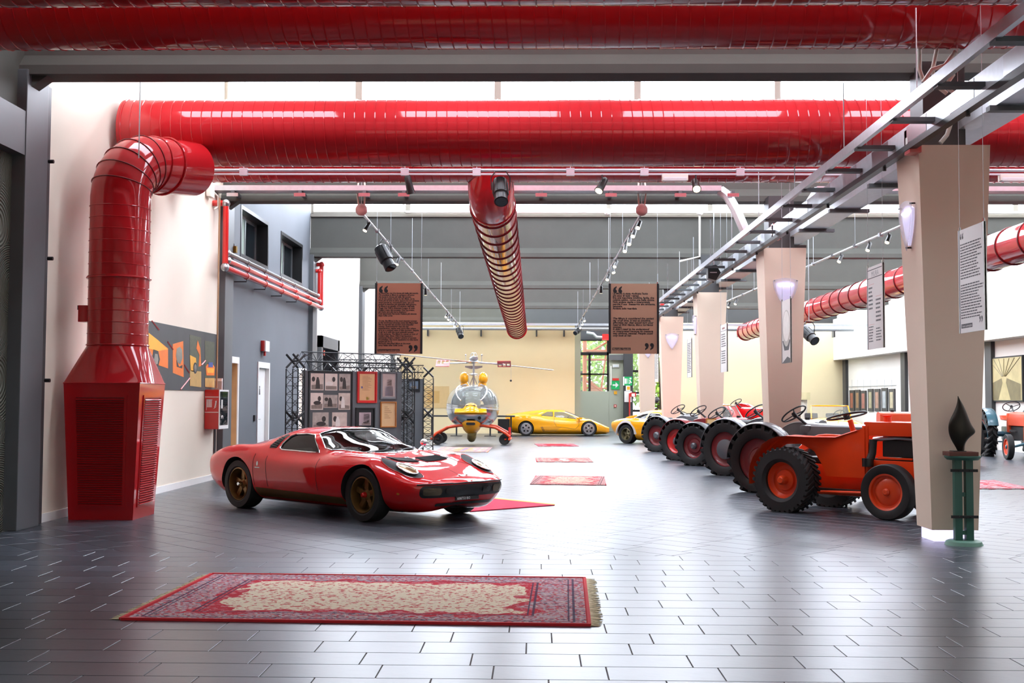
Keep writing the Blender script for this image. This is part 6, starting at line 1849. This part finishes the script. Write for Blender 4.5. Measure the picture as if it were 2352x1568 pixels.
# ================================================================ wall poster, hose cabinet, small wall items
po = thing('wall_poster', 'long dark poster strip with four orange car photographs on the cream wall', 'poster', (XL, 0, 0))
zt_, zb_ = WX(497, 768, XL).z, WX(497, 898, XL).z
ya, yb = 16.0, 20.62
MB().box(0, .012, ya, yb, zb_, zt_).build('panel', mat('charcoal_poster_print', '3e4042', rough=.5, var=.5, vscale=3, color2='2a2b2c'), po, 0)
def PP(px, py): p = WX(px, py, XL); return (p.y, p.z)
sand = mat('sand_print', 'c9a35a', rough=.5, var=.3, vscale=9); orng = mat('orange_print', 'ef7a14', rough=.45, var=.25, vscale=5); yel = mat('yellow_print', 'f6b32e', rough=.45, var=.2, vscale=5)
shrub = mat('foliage_print', '4c5138', rough=.5, var=.6, vscale=20)
def printed(name, pts, m, z): MB().prism([PP(*p) for p in pts], z, z + .002, axis='x').build(name, m, po, 0)
printed('photo', [(339, 764), (384, 800), (384, 846), (339, 830)], orng, .012)
printed('photo_detail', [(339, 764), (362, 782), (383, 802), (360, 806), (339, 800)], yel, .0145)
printed('photo_detail', [(350 + 0, 802), (361, 806), (365, 825), (361, 842), (352, 842), (347, 825)], M['ink'], .0145)
printed('photo_detail', [(353, 812), (359, 813), (361, 825), (359, 836), (354, 836), (351, 825)], M['silver'], .0175)
printed('photo', [(395, 790), (419, 783), (420, 866), (395, 856)], orng, .012)
printed('photo_detail', [(404, 800), (411, 796), (416, 803), (417, 822), (412, 836), (405, 832), (402, 816)], M['silver'], .0145)
printed('photo_detail', [(403, 826), (409, 842), (417, 838), (416, 846), (404, 842)], M['ink'], .0145)
printed('photo', [(434, 768), (460, 775), (460, 889), (434, 886)], shrub, .012)
printed('photo_detail', [(434, 850), (460, 853), (460, 889), (434, 886)], sand, .0145)
printed('photo_detail', [(449, 800), (452, 781), (458, 800), (460, 840), (454, 842), (456, 815)], orng, .0145)
printed('photo_detail', [(434, 815), (448, 822), (450, 855), (436, 852)], yel, .0145)
printed('photo_detail', ellipse(446, 845, 4.5, 13, 16), M['ink'], .0165); printed('photo_detail', ellipse(446, 845, 2.8, 9, 16), M['silver'], .019)
printed('photo', [(469, 782), (491, 786), (491, 890), (469, 888)], shrub, .012)
printed('photo_detail', [(469, 868), (491, 868), (491, 890), (469, 888)], sand, .0145)
printed('photo_detail', [(470, 842), (474, 836), (487, 837), (491, 843), (490, 862), (472, 862)], orng, .0165)
printed('photo_detail', [(472, 845), (489, 846), (488, 856), (474, 856)], yel, .0185)
printed('photo_detail', [(476, 832), (486, 832), (486, 843), (476, 843)], mat('blue_print', '3a4f9a', rough=.5, var=.1), .0205)
for a, b_ in (((347, 737), (363, 757)), ((383, 785), (395, 802)), ((421, 838), (433, 856)), ((413, 894), (434, 868)), ((461, 838), (470, 828))):
    A, B_ = PP(*a), PP(*b_)
    MB().tube([(.014, *A), (.014, *B_)], .012, 4).build('red_stroke', M['brightred'], po)

hc = thing('hose_cabinet', 'red fire hose cabinet with glazed black side on the cream wall', 'hose cabinet', (XL, 0, 0))
y0h = 19.85; y1h = 20.45; zb_, zt_ = .90, 1.57
MB().rbox(.01, .25, y0h, y1h, zb_, zt_, .006).build('cabinet_body', M['brightred'], hc)
sg = MB().box(.02, .235, y0h - .004, y0h, 1.19, 1.44).build('sign', M['brightred'], hc, 0)
for z in (1.18, 1.44): MB().box(.01, .245, y0h - .005, y0h, z, z + .012).build('sign_border', M['whitepaint'], hc, 0)
pic = MB()
for k in range(7): pic.box(.04 + .014 * k, .049 + .014 * k, y0h - .007, y0h - .004, 1.27, 1.40)
pic.box(.04, .14, y0h - .007, y0h - .004, 1.39, 1.405); pic.box(.04, .046, y0h - .007, y0h - .004, 1.22, 1.28)
for k in range(4):
    pic.add([(.16 + .012 * k, y0h - .007, 1.24 + .03 * k), (.20 + .006 * k, y0h - .007, 1.27 + .03 * k), (.215, y0h - .007, 1.29 + .032 * k), (.19, y0h - .007, 1.28 + .032 * k)], [(0, 1, 2, 3)])
pic.build('hose_pictogram', M['whitepaint'], hc, 0)
dr = MB(); e = .03
dr.box(.25, .262, y0h, y0h + e, zb_, zt_); dr.box(.25, .262, y1h - e, y1h, zb_, zt_); dr.box(.25, .262, y0h + e, y1h - e, zt_ - e, zt_); dr.box(.25, .262, y0h + e, y1h - e, zb_, zb_ + .06)
df = dr.build('door_frame', M['whitepaint'], hc, 0)
MB().box(.25, .256, y0h + e, y1h - e, zb_ + .06, zt_ - e).build('door_glass', M['darkglass'], df, 0)
MB().box(.256, .259, y0h + .14, y0h + .22, 1.25, 1.40).build('printed_block', M['whitepaint'], df, 0)
MB().tube(arc((y0h + .2, 1.08), .045, 0, 180, 8, plane='yz', h=.259), .008, 5).build('printed_arrow', M['whitepaint'], df)
MB().tube([(XL * 0 + .02, y1h + .03, .9), (.02, y1h + .03, .1)], .02, 8).build('supply_pipe', M['greysteel'], hc)

al = thing('alarm_bell_box', 'small red and white alarm box with lamp on the grey wall', 'alarm', WX(604, 795, XL))
MB().rbox(0, .1, -.18, .18, -.11, .11, .012).build('housing', M['whitepaint'], al)
MB().rbox(-.0, .07, -.2, -.16, -.11, .11, .01).build('red_flank', M['brightred'], al)
MB().cyl((.05, -.05, -.11), (.05, -.05, -.2), .025, n=12).build('lamp', M['brightred'], al)
sw = thing('door_intercom', 'small black intercom plate beside the white door', 'intercom', WX(583, 960, XL))
MB().rbox(0, .03, -.05, .05, -.06, .06, .005).build('housing', M['black'], sw)
lf = thing('leaflet_holder', 'clear holder of leaflets above the fire hose cabinet', 'leaflet holder', (XL + .13, 20.3, 1.57))
MB().box(-.06, .06, -.05, .0, 0, .2).build('leaflets', M['whitepaint'], lf, 0)
MB().box(-.07, .07, -.055, -.05, 0, .15).build('acrylic_front', M['clearglass'], lf, 0)

# ================================================================ black truss display with photographs
def truss_beam(mb, A, B, w, n):
    A, B = Vector(A), Vector(B); ax = (B - A).normalized()
    u = ax.orthogonal().normalized() if abs(ax.z) < .9 else Vector((1, 0, 0)); v = ax.cross(u)
    u2, v2 = (u + v) * w / 2, (u - v) * w / 2
    cs = [(u * w / 2 + v * w / 2), (u * w / 2 - v * w / 2), (-u * w / 2 - v * w / 2), (-u * w / 2 + v * w / 2)]
    for c in cs: mb.tube([A + c, B + c], .012, 5)
    for k in range(n):
        for i in range(4):
            a, b_ = (cs[i], cs[(i + 1) % 4]) if k % 2 else (cs[(i + 1) % 4], cs[i])
            p, q = A.lerp(B, k / n), A.lerp(B, (k + 1) / n)
            mb.tube([p + a, q + b_], .006, 4, caps=False); mb.tube([p + cs[i], p + cs[(i + 1) % 4]], .005, 4, caps=False)
    return mb
def truss_node(mb, c, w):
    c = Vector(c)
    for s1 in (-1, 1):
        for yy in (-w / 2, w / 2):
            mb.tube([c + Vector((-w / 2, yy, -w / 2)), c + Vector((0, yy, 0)), c + Vector((w / 2, yy, w / 2))], .022, 5); mb.tube([c + Vector((w / 2, yy, -w / 2)), c + Vector((-w / 2, yy, w / 2))], .022, 5)
    mb.tube([c + Vector((0, -w / 2, 0)), c + Vector((0, w / 2, 0))], .02, 5)
    return mb
def screen(label, xa, xb, y, rot, zt):
    t = thing('truss_screen', label, 'display screen', (xa, y, 0), rot)
    w = xb - xa; tw = .26
    for x in (0, w):
        truss_beam(MB(), (x, 0, .02), (x, 0, zt - .3), tw, 12).build('truss_post', M['black'], t)
        truss_node(MB(), (x, 0, zt - .15), tw).build('truss_corner', M['black'], t)
        truss_node(MB(), (x, 0, 1.05), tw).build('truss_node', M['black'], t)
        MB().box(x - .2, x + .2, -.2, .2, 0, .02).build('foot_plate', M['black'], t, 0)
    truss_beam(MB(), (tw / 2, 0, zt - .15), (w - tw / 2, 0, zt - .15), tw, 10).build('top_truss', M['black'], t)
    MB().rbox(tw / 2 + .02, w - tw / 2, -.04, .0, .1, zt - .33, .006).build('panel', mat('charcoal_panel', '63676a', rough=.6, var=.08, vscale=3), t)
    return t, w
A1, B1 = D(678, 900, 22.6), D(932, 900, 24.3)
sc1, w1_ = screen('black truss screen with certificates and photographs behind the red coupe', 0, math.hypot(B1.x - A1.x, B1.y - A1.y), 0, .0, 2.30)
sc1.location = (A1.x, A1.y, 0); sc1.rotation_euler = (0, 0, math.atan2(B1.y - A1.y, B1.x - A1.x))
sc2, w2_ = screen('second black truss screen half hidden behind the first', D(940, 900, 27.8).x - 1.75, D(940, 900, 27.8).x, 27.2, .1, 2.30)
sc3, w3_ = screen('third black truss screen farthest from the red coupe', D(985, 900, 31.2).x - 1.75, D(985, 900, 31.2).x, 31.0, .05, 2.28)
def frame_on(screen_, label, x0, x1, z0, z1, fm, pm, depth=.03, mount=None, prints=(), name='framed_picture'):
    mw = screen_.matrix_basis.copy()
    t = thing(name, label, 'picture', mw @ Vector(((x0 + x1) / 2, -.041, z0)), screen_.rotation_euler.z)
    w, h = x1 - x0, z1 - z0; e = .022
    q = MB(); q.box(-w / 2, -w / 2 + e, -depth, 0, 0, h); q.box(w / 2 - e, w / 2, -depth, 0, 0, h); q.box(-w / 2 + e, w / 2 - e, -depth, 0, 0, e); q.box(-w / 2 + e, w / 2 - e, -depth, 0, h - e, h)
    q.build('frame', fm, t, 0)
    MB().box(-w / 2 + e, w / 2 - e, -.012, -.002, e, h - e).build('mount', mount or pm, t, 0)
    for (a, b_, c, d, m_) in prints:
        pr_ = MB().box(-w / 2 + a * w, -w / 2 + b_ * w, -.015, -.012, c * h, d * h).build('print', m_, t, 0)
        if m_ in (sepia, sepia2, sepia3):
            k = int(a * 97 + c * 31); X0, X1, Z0, Z1 = -w / 2 + a * w, -w / 2 + b_ * w, c * h, d * h; dx, dz = X1 - X0, Z1 - Z0
            dk = M['photo_dark']
            MB().prism([(X0 + dx * .06, Z0 + dz * .05), (X1 - dx * .06, Z0 + dz * .05), (X1 - dx * .06, Z0 + dz * (.25 + .06 * (k % 3))), (X0 + dx * .06, Z0 + dz * (.22 + .05 * (k % 4)))], -.0165, -.015, axis='y').build('photo_ground', mat('photo_mid_tone', '8a7a70', rough=.5, var=.5, vscale=20), pr_, 0)
            cx_, cz_ = X0 + dx * (.45 + .08 * (k % 3 - 1)), Z0 + dz * (.36 + .05 * (k % 2))
            MB().prism(ellipse(cx_, cz_, dx * .30, dz * .12, 16) if k % 2 else [(cx_ - dx * .16, Z0 + dz * .1), (cx_ + dx * .18, Z0 + dz * .1), (cx_ + dx * .14, cz_ + dz * .2), (cx_ + dx * .05, cz_ + dz * .42), (cx_ - dx * .06, cz_ + dz * .42), (cx_ - dx * .13, cz_ + dz * .2)], -.018, -.0165, axis='y').build('photo_subject', dk if k % 3 else mat('photo_light_tone', 'e2d8d0', rough=.5, var=.2, vscale=12), pr_, 0)
            MB().prism(ellipse(X0 + dx * (.2 + .5 * (k % 2)), Z0 + dz * .66, dx * .13, dz * .15, 12), -.0165, -.015, axis='y').build('photo_trees', dk, pr_, 0)
    return t
sepia = mat('sepia_photo_print', 'e2d0c4', rough=.5, var=.4, vscale=9, color2='a89488'); sepia2 = mat('grey_photo_print', 'c8bab0', rough=.5, var=.5, vscale=13, color2='877a72')
sepia3 = mat('pale_photo_print', 'ecdcd2', rough=.5, var=.4, vscale=6, color2='c4b2a6')
cert = mat('certificate_print', 'd9a878', rough=.6, var=.1, vscale=10)
def SX(px, scr_y0=22.6):     # panel-local x of a pixel on the first screen
    a = sc1.rotation_euler.z; o = sc1.location
    d = ray(px, 900); # solve o + s*(cos a, sin a) lies on the ray
    s_ = (o.x * d.y - o.y * d.x) / (math.sin(a) * d.x - math.cos(a) * d.y); return s_
def SZ(px, py):
    s_ = SX(px); p = sc1.location + Vector((math.cos(sc1.rotation_euler.z), math.sin(sc1.rotation_euler.z), 0)) * s_
    d = ray(px, py); return EYE.z + d.z * (p.y / d.y)
def on1(label, px0, px1, py0, py1, fm, pm, **kw): return frame_on(sc1, label, SX(px0), SX(px1), SZ((px0 + px1) / 2, py1), SZ((px0 + px1) / 2, py0), fm, pm, **kw)
on1('wide black frame of eight sepia photographs', 705, 806, 852, 1000, M['black'], sepia, mount=mat('grey_mount', '4d4f50', rough=.6, var=.05), prints=(
    (.05, .34, .70, .96, sepia), (.37, .65, .70, .96, sepia3), (.69, .95, .70, .96, sepia2), (.05, .33, .40, .66, sepia3), (.34, .66, .43, .63, sepia2), (.68, .95, .40, .66, sepia), (.10, .46, .06, .36, sepia2), (.54, .88, .06, .36, sepia)))
on1('red framed certificate with gold seal', 817, 862, 853, 925, M['brightred'], cert, mount=M['brightred'], prints=((.12, .88, .08, .92, cert), (.46, .62, .1, .19, mat('gold_seal', 'd8c23a', rough=.4, var=.1)), (.2, .28, .46, .53, mat('blue_stamp', '5a62a8', rough=.6, var=.1))) + tuple((.25, .25 + .3 + .25 * ((k * 7) % 5) / 5, .84 - .04 * k, .85 - .04 * k, mat('sepia_script', '9c6f48', rough=.6, var=.1)) for k in range(12)))
on1('grey framed faded portrait photograph', 870, 909, 854, 917, M['tractorgrey'], sepia3, mount=mat('light_mount', '8a8b8d', rough=.6, var=.05), prints=((.14, .86, .1, .92, mat('faded_portrait', 'b9a39c', rough=.5, var=.3, vscale=6)), (.38, .66, .5, .72, mat('portrait_head', '7d6a62', rough=.5, var=.3)), (.28, .76, .12, .48, mat('portrait_shirt', 'a9a0b4', rough=.5, var=.2))))
on1('small black framed photograph under the red certificate', 814, 858, 936, 990, M['black'], sepia2, mount=M['ink'], prints=((.18, .80, .25, .8, mat('bull_photo_sky', 'b3a0a4', rough=.5, var=.3, vscale=5)), (.42, .72, .28, .74, M['photo_dark']), (.3, .78, .27, .5, sepia2)))
on1('gilt framed letter under the portrait', 871, 907, 922, 981, mat('gilt_frame', 'b5702c', rough=.4, var=.2), cert, mount=mat('letter_paper', 'dab585', rough=.6, var=.08), prints=tuple((.25, .45 + .35 * ((k * 5) % 4) / 4, .78 - .07 * k, .795 - .07 * k, mat('sepia_script', '9c6f48', rough=.6, var=.1)) for k in range(7)))
frame_on(sc2, 'large framed factory photograph on the second screen', w2_ - .62, w2_ - .16, 1.40, 2.05 - .12, M['tractorgrey'], mat('green_photo', 'b9c9bd', rough=.2, var=.6, vscale=4), prints=((.1, .9, .1, .5, mat('photo_grass', '6f8a3c', rough=.3, var=.6, vscale=7)),))
frame_on(sc2, 'dark framed street photograph low on the second screen', w2_ - .62, w2_ - .2, .62, 1.28, M['black'], sepia3, prints=((.1, .9, .08, .92, sepia), (.5, .9, .2, .35, M['photo_dark'])))
frame_on(sc3, 'small black framed photograph on the third screen', w3_ - .55, w3_ - .22, 1.62, 1.96, M['black'], sepia2, mount=M['ink'], prints=((.15, .85, .2, .8, mat('dusk_photo', '6b7a8c', rough=.4, var=.5, vscale=6)), (.3, .7, .22, .42, mat('warm_photo_glow', 'c8a46a', rough=.4, var=.4, vscale=9))))

# trestle table and stands behind the helicopter
tb = thing('display_table', 'dark steel display table behind the helicopter', 'table', (D(1085, 990, 44.5).x, 45.2, 0))
MB().box(-1.75, 1.6, -.3, .3, .74, .80).build('table_top', M['charcoal'], tb, 0)
for x in (-1.6, -.65, .65, 1.45):
    MB().box(x - .03, x + .03, -.03, .03, 0, .74).build('leg', M['charcoal'], tb, 0)
    MB().box(x - .22, x + .22, -.25, .25, 0, .02).build('foot', M['charcoal'], tb, 0)
MB().box(.95, 1.4, -.25, .25, .12, .66).build('cabinet', M['black'], tb, 0)
wp = thing('wall_drawings', 'pinned buff drawings on the cream end wall behind the helicopter', 'drawings', (D(1015, 930, YFAR).x, YFAR - .01, 1.05))
MB().box(-.75, .3, -.01, 0, 0, .9).build('sheet', M['paper'], wp, 0)
MB().box(-.6, -.1, -.014, -.01, .2, .7).build('sheet_overlay', mat('buff_sheet', 'd6b070', rough=.7, var=.1), wp, 0)

# ================================================================ right wall pictures
for i, (px0, px1, py0, py1) in enumerate(((1951, 1963, 896, 943), (1964, 1976, 895, 943), (1977, 1990, 897, 944), (1993, 2006, 893, 944), (2008, 2022, 893, 944), (2024, 2039, 891, 944), (2041, 2056, 893, 944))):
    X = XR - .03
    a, b_ = WX(px0, py0, X), WX(px1, py0, X); z0 = WX(px0, py1, X).z
    t = thing('framed_picture', ['red-toned', 'brown', 'pink and red', 'pale olive', 'red and white', 'bluish white', 'cream'][i] + ' print in one of seven narrow dark frames on the white wall', 'picture', (X, (a.y + b_.y) / 2, z0), group='seven framed prints on the right wall')
    hw_, h_ = abs(a.y - b_.y) / 2 - .05, a.z - z0
    MB().box(-.02, .02, -hw_, hw_, 0, h_).build('frame', M['charcoal'], t, 0)
    MB().box(-.025, -.02, -hw_ * .55, hw_ * .55, h_ * .14, h_ * .86).build('print', mat('poster_print_%d' % i, ['a8644c', 'a07c58', 'b07064', 'b0aa88', 'b28a78', 'b4bcc0', 'c4bc9c'][i], rough=.5, var=.5, vscale=5), t, 0)
    MB().cyl((0, 0, h_), (0, 0, WX(px0, 872, X).z - z0), .006, n=5).build('hanging_wire', M['galv'], t)
rl = thing('picture_rail', 'thin picture rail above the seven narrow frames', 'rail', (XR - .03, 0, 0))
MB().tube([(0, WX(1950, 880, XR).y, WX(1950, 888, XR).z), (0, WX(2060, 880, XR).y, WX(2060, 884, XR).z)], .012, 6).build('rail', M['galv'], rl)
X = XR - .04
a, b_ = WX(2270, 822, X), WX(2350, 822, X); z0 = WX(2272, 922, X).z
bp_ = thing('framed_picture', 'large framed sepia photograph of a factory hall above the blue tractor', 'picture', (X, (a.y + b_.y) / 2, z0))
hw_, h_ = abs(a.y - b_.y) / 2, a.z - z0
MB().box(-.03, .03, -hw_, hw_, 0, h_).build('frame', M['ink'], bp_, 0)
fpr = mat('factory_photo', 'dccf9a', rough=.45, var=.5, vscale=3, color2='9c8f62')
MB().box(-.035, -.03, -hw_ + .04, hw_ - .04, .04, h_ - .04).build('print', fpr, bp_, 0)
shade = mat('factory_photo_shade', '7d7350', rough=.45, var=.5, vscale=4)
for k in range(7):
    y0_ = -hw_ * .9 + hw_ * 1.8 * k / 6
    MB().tube([(-.036, y0_, h_ - .06), (-.036, y0_ * .12 + .02, h_ * .56)], .012, 4).build('roof_line', shade, bp_)
for sd in (-1, 1):
    MB().prism([(sd * hw_ * .92, .05), (sd * hw_ * .92, h_ * .38), (sd * hw_ * .15, h_ * .52), (sd * hw_ * .1, h_ * .42), (sd * hw_ * .35, .05)], -.038, -.036, axis='x').build('machine_row', shade, bp_, 0)

# ================================================================ end recess: signs, notices, garden beyond
def wsign(name, label, cat, px0, px1, py0, py1, m, Y, detail=None):
    a, b_ = D(px0, py1, Y), D(px1, py0, Y)
    t = thing(name, label, cat, ((a.x + b_.x) / 2, Y, a.z))
    w, h = b_.x - a.x, b_.z - a.z
    MB().box(-w / 2, w / 2, -.03, 0, 0, h).build('plate', m, t, 0)
    return t, w, h
t, w, h = wsign('exit_sign', 'green arrow exit sign with red lamp on the sage panel', 'exit sign', 1404, 1423, 874, 894, M['exitgreen'], YR - .03)
MB().prism([(-w * .34, h * .42), (w * .02, h * .42), (w * .02, h * .18), (w * .38, h * .5), (w * .02, h * .82), (w * .02, h * .58), (-w * .34, h * .58)], -.034, -.03, axis='y').build('arrow', M['whitepaint'], t, 0)
MB().box(-w * .35, w * .4, -.06, 0, h * 1.02, h * 1.28).build('alarm_lamp', M['brightred'], t, 0)
MB().box(-w * .18, w * .2, -.02, 0, -h * .55, -h * .2).build('yellow_notice', mat('warning_yellow', 'e8a820', rough=.5, var=.05), t, 0)
t, w, h = wsign('exit_sign', 'green running figure exit sign on the dark post', 'exit sign', 1431, 1452, 865, 885, M['exitgreen'], YR - .36)
q = MB(); q.box(-w * .32, -w * .1, -.034, -.03, h * .2, h * .8); q.box(w * .0, w * .06, -.034, -.03, h * .2, h * .8)
q.tube([(w * .2, -.034, h * .2), (w * .28, -.034, h * .45), (w * .22, -.034, h * .65)], .03, 4); q.tube([(w * .28, -.034, h * .45), (w * .4, -.034, h * .3)], .03, 4); q.sphere((w * .3, -.034, h * .78), .045, 8, 6)
q.build('pictogram', M['whitepaint'], t)
MB().box(-w * .5, -w * .36, -.034, -.03, 0, h).build('white_edge', M['whitepaint'], t, 0)
t, w, h = wsign('notice_sheets', 'white notices and yellow sticker pinned to the dark post', 'notices', 1434, 1451, 898, 923, M['whitepaint'], YR - .36)
MB().box(-w * .3, w * .3, -.035, 0, h * 1.02, h * 1.5).build('sheet', M['whitepaint'], t, 0)
MB().box(-w * .15, w * .25, -.04, -.035, h * 1.12, h * 1.42).build('sticker', mat('warning_yellow', 'e8a820', rough=.5, var=.05), t, 0)
t = thing('fire_point_pole', 'thin red pole with small fire sign by the dark post', 'pole', (D(1446, 960, YR - .5).x, YR - .5, 0))
MB().cyl((0, 0, 0), (0, 0, D(1446, 903, YR - .5).z), .035, n=8).build('pole', M['brightred'], t)
MB().box(.03, .3, -.02, 0, D(1446, 911, YR - .5).z, D(1446, 904, YR - .5).z + .05).build('sign', M['brightred'], t, 0)
MB().box(.09, .24, -.025, -.02, D(1446, 910, YR - .5).z, D(1446, 906, YR - .5).z + .05).build('sign_face', M['whitepaint'], t, 0)
t, w, h = wsign('call_point', 'red fire call point on the sage panel', 'call point', 1410, 1416, 929, 935, M['brightred'], YR - .03)
MB().box(-w * .25, w * .25, -.035, -.03, h * .25, h * .75).build('glass', M['whitepaint'], t, 0)
t, w, h = wsign('emergency_lamp', 'white emergency lamp high on the sage panel', 'lamp', 1407, 1422, 836, 844, M['pipe_white'], YR - .03)
MB().box(-w * .4, w * .4, -.05, -.03, h * .2, h * .8).build('diffuser', mat('lamp_diffuser', 'dfe3e6', rough=.3, var=.03), t, 0)
MB().cyl((-w * .75, -.04, h * .5), (-w * .75, -.04, h * -5), .03, n=8).build('conduit', M['pipe_white'], t)
t = thing('door_closer_rail', 'grey horizontal rails across the top of the sage panel', 'rail', (0, YR - .15, 0))
for py in (818, 824): MB().box(D(1399, py, YR).x, D(1432, py, YR).x, -.05, .05, D(1400, py, YR).z - .06, D(1400, py, YR).z + .06).build('rail', M['tractorgrey'], t, 0)
rb = thing('wall_heater', 'red heater box under the dark lintel by the garden window', 'heater', D(1393, 779, YR - .4))
MB().box(-.2, .35, -.3, .3, -.05, .22).build('housing', M['brightred'], rb, 0)
MB().tube([(-.9, 0, .3), (-.6, 0, .25), (-.45, 0, .1), (-.2, 0, .08)], .07, 8).build('flex_duct', M['galv'], rb, 60)
# storage rack seen between pillars
rk = thing('storage_rack', 'brown steel shelf rack with helmets and boxes between the far pillars', 'shelf rack', (D(1510, 960, 47).x, 47.4, 0))
for x in (-.16, .16):
    for y in (-.2, .2): MB().box(x - .02, x + .02, y - .02, y + .02, 0, 3.0).build('upright', mat('brown_steel', '4a3a26', rough=.5, var=.1), rk, 0)
for z in (.4, .85, 1.3, 1.7, 2.1, 2.5, 2.9): MB().box(-.18, .18, -.22, .22, z - .015, z + .015).build('shelf', mat('brown_steel', '4a3a26', rough=.5, var=.1), rk, 0)
MB().sphere((0, -.05, 1.43), .12, 12, 8).build('helmet', M['tractorgrey'], rk)
fd = thing('framed_document', 'small gilt framed document standing among the tractors', 'picture', (D(1633, 970, 27.4).x, 27.4, 0))
zf = D(1633, 984, 27.4).z
MB().box(-.13, .13, -.01, .01, zf, zf + .24, Matrix.Rotation(.3, 4, 'Z')).build('frame', mat('gilt_frame', 'b5702c', rough=.4, var=.2), fd, 0)
MB().box(-.1, .1, -.013, -.01, zf + .03, zf + .21, Matrix.Rotation(.3, 4, 'Z')).build('sheet', M['paper'], fd, 0)
MB().cyl((0, .02, 0), (0, .02, zf), .012, n=6).build('stand_leg', M['black'], fd); MB().box(-.12, .12, -.1, .12, 0, .015).build('stand_foot', M['black'], fd, 0)
lamp = thing('uplight_column', 'short cream lamp column by the end wall of the second aisle', 'lamp', (D(1850, 930, 47.5).x, 47.8, 0))
MB().cyl((0, 0, 0), (0, 0, 1.45), .14, n=16).build('stem', M['cream'], lamp); MB().cyl((0, 0, 1.45), (0, 0, 1.75), .26, n=16).build('shade', mat('cream_shade', 'f0e2b0', rough=.5, var=.03), lamp)

# garden outside
gnd = struct('ground_outside', MB().box(-4, 16, YR + .8, 75, -.1, -.02), mat('lawn', '5f7a34', rough=.9, var=.3, vscale=3), 'lawn outside the garden window')
leafm = [mat('leaf_a', 'b4d860', rough=.6, var=.3, vscale=2, island=True), mat('leaf_b', '8fbf4a', rough=.6, var=.3, vscale=2, island=True)]
rnd = random.Random(9)
for i, (x, y, h, lab) in enumerate(((2.2, 58.5, 6.5, 'leafy light green tree outside the garden window'), (4.4, 61.0, 8.0, 'tall darker tree behind the scaffold outside'), (6.0, 57.8, 5.5, 'bushy green tree outside the slim window'), (.6, 63, 9, 'large pale tree farthest outside'))):
    t = thing('garden_tree', lab, 'tree', (x, y, 0))
    MB().tube([(0, 0, -.02), (.1, .05, h * .35), (-.05, 0, h * .7)], [.14, .1, .05], 8).build('trunk', mat('bark', '5b4a38', rough=.9, var=.3), t)
    f = MB()
    for k in range(1500):
        a, b_ = rnd.uniform(0, 2 * PI), rnd.uniform(-1, 1); r_ = (h * .28) * rnd.random() ** .35
        c = Vector((r_ * math.cos(a) * math.sqrt(1 - b_ * b_), r_ * math.sin(a) * math.sqrt(1 - b_ * b_), h * .52 + r_ * b_ * 1.55))
        n_ = Vector((rnd.uniform(-1, 1), rnd.uniform(-1, 1), rnd.uniform(-.3, 1))).normalized(); u = n_.orthogonal().normalized() * rnd.uniform(.1, .18); v = n_.cross(u) * .6
        f.add([c - u, c + v, c + u, c - v], [(0, 1, 2, 3)])
    me = bpy.data.meshes.new('foliage'); me.from_pydata(f.v, [], f.f); fo = link('foliage', me, leafm[i % 2], t); fo['kind'] = 'stuff'
sf = thing('scaffold', 'orange painted scaffold poles outside the garden window', 'scaffold', (0, 56.2, 0))
om = mat('orange_scaffold', 'e8702a', rough=.5, var=.1)
def SFp(px, py): p = D(px, py, 56.2); return (p.x, 0, p.z)
for a, b_, r_ in (((1343, 770), (1343, 1000), .1), ((1345, 806), (1400, 806), .07), ((1360, 806), (1400, 782), .05), ((1345, 826), (1400, 826), .05), ((1380, 900), (1395, 790), .04), ((1340, 890), (1400, 892), .04), ((1345, 874), (1385, 900), .05)):
    A, B_ = SFp(*a), SFp(*b_); A = (A[0], A[1], max(A[2], -.02)); MB().cyl(A, B_, r_, n=8).build('pole', om, sf)
A = [SFp(1356, 872), SFp(1386, 899), SFp(1356, 899)]
MB().add([(p[0], -.03, p[2]) for p in A] + [(p[0], .03, p[2]) for p in A], [(0, 1, 2), (3, 5, 4), (0, 3, 4, 1), (1, 4, 5, 2), (2, 5, 3, 0)]).build('debris_panel', mat('orange_net', 'ef8a58', rough=.8, var=.2, vscale=20), sf, 0)
